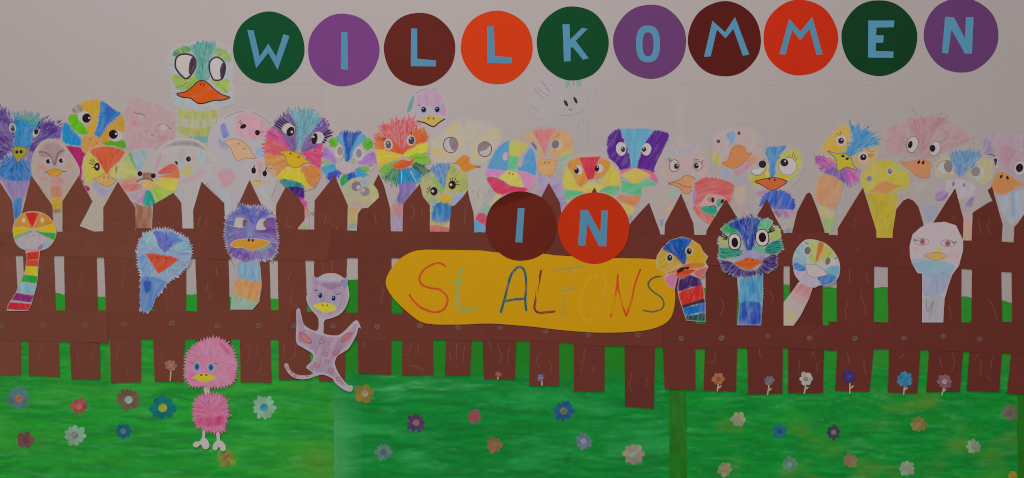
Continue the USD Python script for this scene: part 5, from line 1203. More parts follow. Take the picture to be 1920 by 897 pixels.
MARKS = {0: [[(12, 485), (16, 500), (8, 515)], [(8, 565), (11, 580)]], 1: [[(82, 485), (76, 505)], [(80, 552), (78, 575)], [(82, 645), (72, 680)]],
         2: [[(151, 512), (156, 525), (148, 540), (152, 552)], [(145, 660), (148, 690)], [(178, 648), (166, 678)]],
         3: [[(228, 485), (232, 515), (230, 545)], [(215, 640), (224, 652), (218, 675)], [(241, 690), (235, 706)], [(211, 420), (221, 419), (222, 428)]],
         4: [[(312, 545), (309, 562), (317, 570), (312, 584)], [(320, 540), (326, 555)], [(301, 655), (305, 668), (299, 685)], [(294, 415), (300, 421), (296, 428)]],
         5: [[(371, 411), (376, 408), (372, 425)], [(389, 411), (387, 425)], [(390, 530), (385, 548), (395, 550), (391, 562)], [(405, 500), (406, 515)]],
         6: [[(462, 647), (470, 655), (464, 680)], [(484, 645), (484, 670)], [(491, 683), (483, 700)], [(455, 560), (459, 575)]],
         7: [[(540, 408), (536, 420), (548, 428)], [(548, 552), (546, 568), (558, 575)], [(545, 512), (540, 530)], [(556, 646), (552, 668), (545, 676)], [(533, 648), (531, 672)]],
         8: [[(610, 402), (607, 420)], [(618, 415), (626, 424)], [(633, 424), (630, 431)], [(602, 490), (606, 510)], [(623, 486), (624, 510)]],
         9: [[(704, 403), (706, 420)], [(716, 536), (718, 552), (715, 568)], [(681, 640), (684, 650)]],
         10: [[(772, 385), (777, 398), (772, 412)], [(788, 388), (792, 402)], [(769, 645), (766, 660), (760, 667)], [(784, 648), (785, 665)], [(768, 684), (782, 688), (796, 695)]],
         11: [[(843, 660), (846, 675)], [(856, 645), (857, 674)], [(873, 648), (869, 678)], [(875, 388), (872, 405), (874, 420)]],
         12: [[(915, 640), (922, 658)], [(934, 643), (937, 658), (941, 668), (933, 680)], [(955, 653), (951, 685)]],
         13: [[(1014, 663), (1007, 675), (1010, 690)], [(1030, 675), (1033, 700)]], 14: [[(1100, 650), (1095, 675), (1088, 700)], [(1115, 685), (1110, 700)], [(1097, 670), (1086, 680)]],
         15: [[(1183, 700), (1180, 720), (1184, 732)], [(1215, 708), (1212, 726)]], 16: [[(1283, 520), (1285, 545)]],
         17: [[(1344, 660), (1340, 674), (1328, 680)], [(1352, 560), (1356, 575), (1350, 590)]], 18: [[(1424, 655), (1427, 672)], [(1443, 545), (1450, 560), (1448, 572)]],
         19: [[(1499, 677), (1499, 700)], [(1538, 678), (1530, 684), (1531, 700)], [(1527, 650), (1520, 668)], [(1526, 660), (1529, 675)]],
         20: [[(1604, 410), (1602, 430)], [(1593, 505), (1592, 530)], [(1590, 565), (1584, 580), (1586, 598)], [(1614, 545), (1620, 570), (1622, 592)], [(1588, 662), (1592, 684)], [(1620, 675), (1624, 700)], [(1625, 510), (1627, 530)]],
         21: [[(1694, 665), (1685, 672)]], 22: [[(1787, 405), (1790, 415)], [(1780, 575), (1783, 600)], [(1763, 670), (1766, 690)], [(1785, 662), (1789, 685), (1785, 698)]],
         23: [[(1855, 413), (1850, 424), (1858, 440)], [(1836, 410), (1840, 440)], [(1852, 560), (1866, 585), (1870, 600)], [(1836, 663), (1826, 675)], [(1838, 675), (1838, 705)], [(1862, 668), (1858, 690)], [(1850, 702), (1857, 714)]], 24: [[(1905, 480), (1905, 500)]]}
for k, pts in enumerate(PL):
    p_ = np.array(pts, float)
    x0 = p_[:, 0].mean()
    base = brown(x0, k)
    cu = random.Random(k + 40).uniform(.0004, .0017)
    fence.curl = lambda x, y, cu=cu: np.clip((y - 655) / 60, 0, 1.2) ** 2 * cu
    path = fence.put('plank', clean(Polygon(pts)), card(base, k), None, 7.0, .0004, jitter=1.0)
    line_c = tuple(np.array(base) * .8 + np.array((150, 112, 90)) * (.26 if x0 > 380 else .2))
    fence.v = None
    for q in MARKS.get(k, []):
        m_ = []
        for i_, (a_, b_) in enumerate(q):
            m_.append((a_, b_))
            if i_ + 1 < len(q):
                c_, e_ = q[i_ + 1]
                m_.append(((a_ + c_) / 2 + rng.uniform(-2.4, 2.4), (b_ + e_) / 2 + rng.uniform(-1, 1)))
        fence.l('grain_line', [m_], 1.6, line_c, path, var=.2)
RAILS = [[(-45, 434), (110, 435), (262, 434), (262, 485), (110, 480), (-45, 479)], [(255, 428), (430, 429), (621, 431), (614, 489), (500, 488), (365, 485), (255, 484)],
         [(598, 440), (700, 446), (930, 470), (930, 494), (740, 484), (652, 484), (600, 489)], [(618, 432), (760, 434), (920, 436), (920, 474), (760, 471), (690, 462), (618, 457)],
         [(905, 438), (1060, 440), (1200, 439), (1200, 498), (905, 490)], [(1165, 440), (1310, 441), (1480, 437), (1554, 437), (1554, 499), (1400, 499), (1290, 496), (1165, 494)],
         [(1547, 440), (1643, 446), (1760, 449), (1880, 454), (1965, 456), (1965, 514), (1880, 510), (1800, 504), (1640, 500), (1547, 499)],
         [(-45, 583), (110, 582), (200, 582), (203, 643), (100, 640), (-45, 640)], [(200, 585), (270, 583), (380, 584), (450, 581), (545, 582), (545, 637), (440, 636), (330, 637), (270, 636), (200, 634)],
         [(535, 583), (620, 586), (720, 587), (800, 590), (920, 594), (920, 639), (800, 637), (700, 639), (600, 637), (535, 637)],
         [(911, 590), (1000, 596), (1120, 604), (1240, 606), (1240, 650), (1130, 649), (1060, 643), (1000, 640), (911, 637)],
         [(1228, 604), (1290, 607), (1400, 611), (1500, 611), (1560, 610), (1560, 657), (1450, 652), (1300, 655), (1228, 650)],
         [(1554, 603), (1640, 604), (1740, 605), (1900, 604), (1965, 605), (1965, 668), (1880, 663), (1740, 657), (1640, 655), (1556, 658)]]
for k, pts in enumerate(RAILS):
    p_ = np.array(pts, float)
    x0 = p_[:, 0].mean()
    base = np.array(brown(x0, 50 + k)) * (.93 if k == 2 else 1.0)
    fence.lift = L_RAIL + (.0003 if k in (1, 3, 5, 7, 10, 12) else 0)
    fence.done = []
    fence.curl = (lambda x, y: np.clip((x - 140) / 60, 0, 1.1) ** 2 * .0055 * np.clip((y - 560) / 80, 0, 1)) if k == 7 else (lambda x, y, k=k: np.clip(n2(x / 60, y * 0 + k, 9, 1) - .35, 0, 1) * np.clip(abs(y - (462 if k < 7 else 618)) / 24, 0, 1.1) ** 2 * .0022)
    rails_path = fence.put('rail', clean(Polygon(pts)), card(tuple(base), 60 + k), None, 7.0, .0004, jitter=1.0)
    fence.done = []
    fence.lift += STEP * 2
    for (nx, ny) in [(3, 610), (82, 611), (159, 610), (232, 608), (322, 606), (408, 611), (484, 611), (551, 611), (624, 611), (707, 613), (787, 611), (859, 614), (937, 615), (1023, 621), (1103, 628), (1196, 628), (1277, 635), (1353, 634), (1440, 630), (1518, 634), (1603, 635), (1695, 634), (1769, 631), (1837, 636),
                     (152, 455), (235, 452), (399, 455), (3, 457), (1607, 468), (1690, 471), (1240, 444)]:
        owner = [j for j, q in enumerate(RAILS) if Polygon(q).contains(Point(nx, ny))]
        if not owner or owner[-1] != k:
            continue
        up = ny < 500
        nail = fence.put('nail', ell(nx, ny, 5.6, 4.6, rng.uniform(-30, 30), 14), ink((76, 62, 74) if up else (116, 100, 98), nx, None, 30, .72, 2.5, 2, 1.0, under=tuple(base), g=ell(nx, ny, 5.6, 4.6, 0, 14)), rails_path, 1.6)
        if not up:
            fence.put('nail_ring', clean(ell(nx + .5, ny, 3.2, 2.4, 20, 12)), flat((92, 72, 70), nx, .1, 3), rails_path, 1.6)
# ------------------------------------------------------------------ birds and letters in front of the fence
FRONT = 'drawn paper birds stuck in front of the fence'


def fbird(label, k=0, group=FRONT, name='paper_bird', curl=None):
    return Thing(name, label, 'paper bird', L_FRONT + k * .0006, group, curl=curl)


# rainbow ball bird
t = fbird('round rainbow bird with white moustache beak and striped neck, far left on the rail').view(0, 380, 4.079)
t.g = None
t.sheet([(190, 355), (310, 350), (295, 470), (290, 560), (280, 640), (240, 780), (215, 830), (50, 830), (60, 780), (120, 690), (150, 620), (190, 520), (205, 430)], name='neck_paper')
g_neck = t.g
for nm, pts, c in (('neck_band', [(195, 385), (300, 370), (298, 435), (198, 440)], (182, 48, 40)), ('neck_band', [(198, 440), (298, 436), (290, 490), (190, 488)], (198, 70, 34)), ('neck_band', [(190, 488), (292, 495), (288, 558), (178, 548)], (198, 160, 30)),
                   ('neck_band', [(178, 552), (288, 565), (282, 620), (160, 604)], (40, 140, 50)), ('neck_band', [(158, 608), (284, 630), (270, 700), (125, 680)], (126, 162, 200)), ('neck_band', [(115, 690), (260, 712), (238, 765), (75, 745)], (120, 44, 110)), ('neck_band', [(75, 760), (240, 775), (220, 828), (48, 818)], (186, 42, 50))):
    t.p(nm, pts, c, tuple(min(255, int(k * 1.12)) for k in c), 100, smooth=False, cov=1.0, rough=.35, soft=1.0)
t.sheet([(97, 230), (110, 150), (170, 85), (250, 66), (340, 85), (410, 150), (432, 230), (415, 290), (370, 345), (300, 370), (190, 365), (125, 320)], (174, 160, 152), True, name='head_paper')
t.p('forehead', [(190, 80), (250, 70), (300, 80), (270, 150), (245, 200), (215, 140)], (186, 38, 38), (192, 50, 40), (247, 210), cov=1.0, rough=.3, smooth=False)
t.p('brow_patch', [(108, 180), (140, 110), (190, 82), (215, 140), (238, 195), (170, 185)], (206, 130, 36), (200, 140, 40), (247, 210), cov=1.0, rough=.4)
t.p('brow_patch', [(300, 82), (350, 95), (405, 155), (340, 180), (258, 195), (275, 150)], (206, 124, 36), (202, 136, 40), (247, 210), cov=1.0, rough=.4)
t.p('cheek_band', [(102, 195), (180, 190), (240, 202), (180, 222), (115, 255), (100, 230)], (196, 170, 30), (190, 160, 30), (247, 190), cov=1.0, rough=.3)
t.p('cheek_band', [(262, 200), (340, 182), (410, 165), (425, 225), (340, 220)], (196, 168, 28), (190, 158, 28), (247, 190), cov=1.0, rough=.3)
t.p('cheek_band', [(110, 262), (160, 235), (240, 215), (230, 235), (170, 255), (115, 285)], (60, 146, 62), (80, 156, 80), 20, cov=.95, rough=.4)
t.p('cheek_band', [(255, 212), (340, 228), (422, 235), (415, 285), (370, 270), (310, 240)], (46, 140, 50), (60, 150, 60), 20, cov=1, rough=.4)
t.p('moustache_beak', [(130, 300), (180, 255), (250, 232), (320, 250), (370, 290), (300, 345), (240, 362), (190, 340)], (172, 160, 162), None, 80, cov=.95, soft=0)
t.p('side_patch', [(130, 305), (170, 310), (195, 350), (160, 345)], (140, 166, 190), None, 60, cov=.85)
t.p('side_patch', [(330, 300), (395, 285), (365, 335), (330, 345)], (146, 164, 190), None, 60, cov=.85)
t.p('tongue_patch', [(190, 350), (240, 362), (300, 350), (300, 372), (200, 375)], (190, 110, 140), None, 10, cov=.9)
t.p('tongue_patch', [(290, 345), (320, 318), (330, 335), (310, 362)], (126, 56, 140), None, 10, cov=.95)
for cx in (180, 322):
    e_ = t.e('eye', cx, 136, 19, 25, (186, 150, 110))
    t.e('eyeball', cx + 2, 136, 11, 16, (196, 176, 164), 0, e_)
e_ = t.e('nostril', 258, 252, 5, 5, (120, 110, 110))

# blue bird with red triangular beak
t = fbird('pale blue feathered bird with slanted eyes and red triangle beak').view(220, 380, 4.078)
t.sheet([(150, 380), (165, 300), (210, 240), (300, 202), (390, 205), (470, 240), (540, 280), (570, 380), (545, 480), (470, 550), (400, 600), (340, 680), (290, 740), (270, 800), (240, 832), (175, 830), (175, 560), (160, 470)], (160, 160, 172), fr=(5, 5))
C = (350, 390)
t.p('face', [(155, 380), (170, 300), (215, 245), (300, 208), (390, 212), (470, 245), (535, 285), (560, 380), (535, 470), (460, 540), (390, 590), (250, 590), (180, 540), (160, 460)], (120, 148, 186), (144, 164, 190), C, (4, 5), cov=.85, w=2.6, rough=1.1)
t.p('brow_patch', [(200, 250), (260, 225), (300, 240), (340, 340), (280, 340), (220, 310)], (130, 164, 180), (150, 176, 186), 60, cov=.85)
t.p('brow_patch', [(430, 330), (480, 280), (530, 300), (535, 350), (440, 370)], (126, 166, 184), None, 60, cov=.85)
t.p('forehead', [(280, 225), (340, 225), (430, 260), (500, 290), (430, 320), (380, 370), (350, 370), (310, 300)], (92, 94, 164), (108, 116, 178), C, (3, 5), cov=.95, rough=.9)
t.p('forehead', [(400, 220), (470, 250), (440, 290), (390, 260)], (96, 132, 178), None, C, cov=.9)
t.p('cheek_patch', [(180, 400), (215, 420), (250, 500), (230, 560), (180, 510)], (112, 138, 184), (130, 154, 190), 60, cov=.85, rough=1)
t.l('eye', [[(262, 290), (280, 260), (285, 300), (268, 310), (262, 290)]], 6, (170, 170, 150))
t.l('eye', [[(440, 355), (470, 315), (495, 320), (470, 345), (440, 355)]], 6, (170, 170, 150))
t.beak([(215, 390), (270, 388), (340, 400), (400, 405), (478, 437), (420, 475), (360, 520), (312, 548), (270, 480)], (190, 66, 50), (200, 88, 56), None, 1, [(305, 422), (372, 428)], (140, 50, 46), (9, 9), False, 60)
t.p('neck', [(178, 590), (250, 570), (330, 590), (380, 610), (330, 680), (285, 740), (268, 800), (235, 830), (178, 828)], (78, 112, 170), (110, 140, 186), 75, (3, 5), cov=.95, rough=.8)
t.p('neck_core', [(195, 600), (260, 600), (265, 660), (235, 700), (205, 680)], (60, 86, 156), None, 75, cov=.9, soft=5)

# purple hairy bird
t = fbird('square hairy violet bird with white sideways eyes and wide orange beak').view(220, 380, 4.078)
t.sheet([(868, 425), (900, 500), (880, 600), (865, 820), (1035, 820), (1085, 760), (1105, 640), (1095, 500), (1085, 440)], name='neck_paper')
t.p('neck_band', [(935, 450), (1000, 440), (1088, 445), (1105, 520), (1100, 600), (1030, 610), (925, 570)], (112, 150, 186), (140, 168, 196), 85, (3, 5), cov=.9, rough=1)
t.p('neck_band', [(915, 585), (990, 590), (1060, 610), (1102, 600), (1100, 700), (1080, 765), (1000, 740), (890, 690)], (196, 136, 88), (206, 150, 104), 75, (3, 5), cov=.95, rough=.6)
t.p('neck_band', [(868, 715), (930, 715), (1000, 745), (1070, 765), (1030, 818), (868, 818)], (136, 162, 140), (150, 170, 156), 60, cov=.85, rough=.8)
t.sheet([(822, 250), (835, 110), (900, 60), (940, 30), (1020, 30), (1120, 30), (1180, 90), (1210, 120), (1225, 260), (1225, 370), (1180, 440), (1080, 440), (960, 460), (870, 410), (835, 340)], (160, 152, 166), fr=(5, 4.4), name='head_paper')
C = (1030, 230)
t.p('face', [(828, 250), (842, 120), (900, 70), (1000, 50), (1120, 50), (1180, 100), (1205, 150), (1218, 260), (1215, 370), (1170, 425), (1080, 430), (960, 445), (880, 400), (842, 330)], (112, 100, 150), (136, 118, 166), C, (4, 4.4), cov=.88, w=2.6, rough=1.1)
t.p('side_patch', [(832, 270), (840, 130), (890, 80), (920, 140), (890, 220), (900, 260)], (96, 104, 150), (120, 126, 166), C, (2, 5), cov=.9, rough=1.0)
t.p('crest', [(900, 90), (930, 60), (960, 10), (1000, 50), (1040, 40), (1100, 60), (1170, 80), (1120, 120), (1080, 130), (1040, 170), (1000, 120)], (86, 92, 158), (112, 118, 176), (1040, 200), (7, 4.5), cov=.97, w=2.6, rough=1.0, clip=False)
t.p('cheek_patch', [(1130, 130), (1200, 120), (1215, 180), (1225, 250), (1150, 240), (1050, 220), (1130, 205)], (104, 64, 134), (130, 92, 154), 0, (3, 5), cov=.95, rough=1.0)
t.p('brow_shade', [(900, 95), (980, 90), (990, 120), (900, 130)], (140, 116, 140), None, 10, cov=.7, soft=4)
t.p('brow_shade', [(1090, 110), (1180, 90), (1190, 115), (1120, 125)], (150, 112, 140), None, 160, cov=.7, soft=4)
t.p('nose_bridge', [(985, 180), (1040, 170), (1050, 260), (990, 260)], (108, 116, 160), (120, 140, 170), 90, cov=.8, soft=4)
t.p('feather_patch', [(840, 340), (900, 350), (960, 380), (1010, 390), (1000, 440), (930, 430), (860, 390)], (104, 80, 142), (130, 104, 164), C, (4, 5), cov=.9, rough=1.1)
e_ = t.p('eye', [(890, 180), (910, 120), (975, 125), (985, 180), (960, 195), (900, 190)], (176, 166, 164), None, 80, soft=0, cov=.97)
t.p('pupil', [(958, 150), (970, 128), (990, 140), (982, 180), (965, 190)], (98, 84, 96), (120, 100, 104), 80, parent=e_, soft=0)
e_ = t.p('eye', [(1060, 200), (1080, 140), (1120, 120), (1140, 140), (1140, 200), (1100, 210)], (176, 166, 164), None, 80, soft=0, cov=.97)
t.p('pupil', [(1115, 160), (1130, 135), (1145, 150), (1146, 200), (1125, 185)], (92, 74, 96), (116, 96, 110), 80, parent=e_, soft=0)
t.beak([(865, 325), (900, 290), (980, 280), (1060, 278), (1130, 290), (1170, 305), (1130, 335), (1060, 360), (1010, 368), (960, 345), (900, 345)], (200, 132, 42), (196, 140, 60), (190, 170, 160), 1.0, [(1005, 288, 20), (1035, 290, -10)], (60, 40, 34), (9, 12))
t.p('beak_tip_tint', [(1070, 365), (1130, 340), (1180, 320), (1170, 345), (1100, 375)], (120, 168, 136), None, 20, cov=.8, soft=2)

# the cat bird
t = Thing('paper_cat', 'lilac paper cat with bird beak, red spots and striped tail leaping before the fence', 'paper cat', L_FRONT + .0006).view(510, 490, 3.45)
t.sheet([(260, 110), (265, 88), (290, 108), (340, 82), (400, 78), (440, 92), (468, 110), (488, 104), (490, 150), (498, 190), (498, 240), (470, 310), (430, 350), (380, 370), (340, 385), (335, 440), (340, 470), (420, 480), (470, 450), (530, 390), (556, 388), (575, 436), (560, 430), (545, 480), (500, 560), (460, 590), (420, 620), (408, 670), (440, 740), (490, 800), (520, 805), (516, 842), (470, 835), (410, 790), (390, 760), (330, 735), (280, 745), (230, 762), (160, 760), (110, 730), (80, 680), (90, 660), (105, 670), (120, 705), (165, 735), (230, 738), (265, 725), (222, 688), (250, 655), (262, 640), (262, 600), (200, 560), (157, 522), (158, 400), (158, 318), (178, 308), (190, 350), (212, 415), (290, 450), (298, 370), (250, 310), (222, 250), (228, 215), (250, 180)], (170, 158, 164), True)
t.p('head_fur', [(258, 130), (300, 120), (400, 125), (480, 130), (492, 190), (492, 240), (465, 305), (400, 350), (330, 370), (280, 330), (245, 280), (228, 240), (250, 190)], (154, 134, 154), (164, 144, 160), 80, cov=.8, soft=4, rough=.8)
t.p('crown_patch', [(300, 140), (400, 135), (470, 150), (420, 180), (380, 190), (330, 170)], (140, 112, 138), None, 100, cov=.7, soft=5)
t.p('ear', [(262, 98), (272, 92), (292, 112), (285, 140), (262, 140)], (132, 124, 160), None, 80, cov=.9)
t.p('ear', [(440, 130), (470, 115), (487, 108), (488, 150), (470, 180)], (136, 128, 162), None, 80, cov=.9)
t.p('body_fur', [(165, 440), (230, 440), (300, 470), (340, 480), (430, 490), (480, 455), (540, 400), (552, 420), (530, 490), (480, 560), (420, 610), (400, 680), (440, 750), (480, 805), (440, 800), (390, 750), (330, 725), (270, 720), (232, 690), (268, 640), (270, 590), (210, 550), (165, 515)], (150, 124, 148), (166, 142, 158), 70, cov=.82, soft=4, rough=.9)
t.p('arm_fur', [(165, 330), (178, 320), (188, 370), (210, 430), (170, 440)], (156, 134, 156), None, 80, cov=.75, soft=3)
for q in ([(175, 460), (215, 470), (255, 510), (255, 535), (215, 530), (185, 500)], [(450, 500), (480, 470), (520, 460), (510, 490), (470, 525), (448, 525)], [(395, 590), (430, 570), (438, 590), (415, 615), (395, 612)]):
    s_ = t.p('spot', q, (158, 100, 112), None, 60, cov=.9, soft=0)
    c_ = np.mean(q, 0)
    t.p('spot_core', [tuple(c_ + (np.array(a_) - c_) * .7) for a_ in q], (182, 116, 112), (174, 126, 124), 60, parent=s_, cov=.95)
for (cx, cy, r) in ((322, 520, 20), (345, 600, 18), (290, 674, 19), (358, 650, 15), (382, 710, 18), (428, 764, 17), (228, 745, 10), (150, 742, 11), (126, 722, 10)):
    s_ = t.e('spot', cx, cy, r, r * .9, (154, 110, 124), 20)
    t.e('spot_core', cx, cy, r * .6, r * .5, (170, 130, 138), 20, s_)
t.p('tail_tip', [(80, 680), (92, 662), (104, 675), (115, 705), (98, 705)], (190, 130, 112), (150, 90, 90), 20, cov=.85)
for cx, cy in ((312, 222), (398, 240)):
    t.eye(cx, cy, 20, 24, (cx, cy, 13, 17), white=(146, 148, 178), pc=(36, 36, 60), shine=(cx - 3, cy - 6, 4))
t.l('lash', [[(276, 190), (298, 192)], [(282, 183), (290, 190)], [(415, 215), (445, 210)]], 6, (104, 80, 130))
t.beak([(265, 290), (300, 272), (345, 265), (390, 280), (420, 308), (380, 328), (330, 332), (300, 315)], (192, 172, 50), (196, 178, 66), None, 1, [(327, 284), (358, 286)], (120, 90, 30), (5, 6))
t.p('nose_shade', [(300, 340), (350, 340), (340, 370), (310, 365)], (130, 130, 160), None, 70, cov=.5, soft=4)

# pink chick
t = Thing('paper_chick', 'fluffy pink chick with jagged edges, blue eyes and white heart feet on the grass', 'paper chick', L_FRONT + .0003).view(300, 600, 3.204)
t.sheet([(262, 405), (298, 400), (300, 455), (265, 460)], (176, 166, 160), name='neck')
t.sheet([(256, 660), (272, 660), (270, 720), (252, 722)], (182, 172, 166), name='leg')
t.sheet([(336, 670), (358, 670), (362, 735), (342, 735)], (182, 172, 166), name='leg')
t.sheet([(198, 745), (215, 732), (240, 728), (252, 708), (276, 712), (296, 745), (290, 772), (262, 776), (245, 750), (225, 766), (202, 762)], (184, 174, 170), True, name='heart_foot')
t.sheet([(316, 770), (322, 745), (345, 725), (370, 728), (390, 750), (395, 780), (368, 788), (355, 762), (340, 782), (322, 782)], (184, 174, 170), True, name='heart_foot')
t.sheet([(222, 480), (270, 450), (350, 450), (392, 480), (405, 560), (390, 640), (375, 670), (300, 665), (235, 640), (205, 590)], (186, 96, 130), True, fr=(5.5, 5.2), name='body', c2=(200, 122, 150), d=80)
t.p('fur', [(222, 490), (270, 460), (350, 460), (388, 490), (398, 560), (385, 635), (370, 660), (300, 655), (240, 632), (212, 590)], (190, 104, 138), (204, 126, 154), (305, 560), fr=(6, 4.5), cov=.9, rough=.7, clip=False)
t.p('body_shade', [(215, 590), (300, 580), (390, 570), (385, 630), (300, 650), (230, 630)], (172, 68, 110), (190, 96, 130), 70, cov=.75, soft=7, rough=1)
t.sheet([(150, 300), (165, 220), (215, 150), (290, 115), (350, 115), (410, 150), (450, 230), (452, 310), (430, 380), (360, 400), (280, 398), (190, 395), (160, 350)], (202, 126, 152), True, fr=(6, 5.6), name='head', c2=(196, 118, 146), d=60)
t.p('fur', [(156, 300), (170, 225), (220, 158), (290, 124), (350, 124), (404, 158), (442, 235), (444, 310), (424, 372), (355, 390), (280, 388), (196, 385), (166, 345)], (200, 122, 150), (210, 138, 162), (300, 270), fr=(5, 4.5), cov=.85, rough=.65, clip=False)
t.p('crown_patch', [(340, 130), (390, 140), (430, 200), (400, 215), (370, 180)], (200, 84, 130), None, 50, cov=.7, soft=9)
t.p('cheek', [(170, 310), (230, 330), (240, 370), (180, 370)], (206, 106, 150), None, 40, cov=.6, soft=7)
for cx, cy in ((222, 282), (306, 286)):
    e_ = t.eye(cx, cy, 24, 29, None, white=(150, 158, 186))
    t.e('iris', cx, cy, 15, 20, (66, 98, 146), 0, e_)
    t.e('pupil', cx + 1, cy + 1, 7, 9, (54, 66, 92), 0, e_)
t.l('lash', [[(185, 258), (205, 262)], [(325, 262), (345, 264)]], 5, (120, 90, 130))
t.beak([(190, 345), (240, 322), (285, 322), (335, 345), (300, 368), (262, 378), (225, 362)], (194, 166, 36), (200, 174, 50), None, 1, [(248, 332), (278, 331)], (110, 80, 20), (7, 6))

# ------------------------------------------------------------------ sign and round letters
t = Thing('name_sign', 'long rounded yellow card sign with a school name in coloured crayon letters', 'sign', L_FRONT, None, 'coloured_card')
sg = [(782, 470), (830, 469), (900, 470), (935, 474), (1015, 476), (1040, 479), (1075, 481), (1150, 484), (1230, 487), (1248, 500), (1262, 530), (1266, 560), (1258, 596), (1232, 614), (1190, 622), (1120, 624), (1050, 619), (1000, 613), (920, 607), (860, 609), (800, 607), (772, 592), (738, 560), (723, 531), (733, 505), (752, 484)]
t.put('card', clean(Polygon(cat(sg, True, 3))), card((188, 141, 14), 3, .02), None, 7.0, .0004)
def crayon(lines, w, c):
    gs = unary_union([LineString(cat(q, False) if len(q) > 2 else q).buffer(w / 2, quad_segs=3) for q in lines])
    gs = gs if gs.geom_type == 'Polygon' else max(gs.geoms, key=lambda q: q.area)
    return t.put('letter', gs, ink(c, gs.centroid.x, None, 85, .9, 0, 2.0, .9, under=(186, 142, 24)), None, 1.6, jitter=1.0)
S = View(700, 440, 4.487)
R = View(980, 440, 4.487)
v = lambda V, q: [tuple(a_) for a_ in V(q)]
crayon([v(S, [(604, 268), (570, 245), (520, 244), (440, 285), (395, 340), (390, 390), (420, 430), (480, 450), (560, 465), (610, 510), (625, 560), (600, 620), (550, 652), (490, 650), (400, 615), (340, 560), (304, 508)])], 4.0, (184, 76, 44))
crayon([v(S, [(745, 285), (728, 340), (715, 400), (708, 500), (708, 580), (722, 630), (780, 630), (865, 628)]), v(S, [(672, 408), (760, 402)])], 5.0, (132, 154, 96))
crayon([v(S, [(1073, 652), (1100, 560), (1130, 440), (1160, 340), (1210, 280), (1250, 280), (1278, 330), (1286, 450), (1278, 540), (1286, 640)]), v(S, [(1105, 562), (1180, 548), (1275, 540)])], 4.6, (44, 92, 96))
crayon([v(R, [(155, 308), (130, 430), (108, 560), (100, 620), (130, 658), (200, 655), (268, 648)])], 4.4, (120, 46, 50))
crayon([v(R, [(270, 296), (380, 283), (515, 270)]), v(R, [(398, 285), (380, 430), (355, 560), (332, 690)]), v(R, [(305, 472), (370, 462), (440, 446)])], 3.4, (144, 136, 86))
crayon([v(R, [(640, 340), (560, 370), (500, 480), (475, 600), (500, 690), (560, 720), (620, 660), (670, 540), (695, 440), (690, 370), (640, 342)])], 5.0, (182, 143, 42))
crayon([v(R, [(742, 688), (770, 580), (790, 450), (800, 340)]), v(R, [(800, 345), (805, 450), (830, 570), (872, 685)]), v(R, [(872, 685), (915, 560), (945, 420), (990, 295)])], 3.4, (182, 66, 34))
crayon([v(R, [(1160, 352), (1110, 360), (1065, 395), (1060, 440), (1110, 490), (1165, 530), (1188, 580), (1170, 625), (1110, 648), (1060, 648), (1018, 638)])], 3.4, (86, 88, 66))

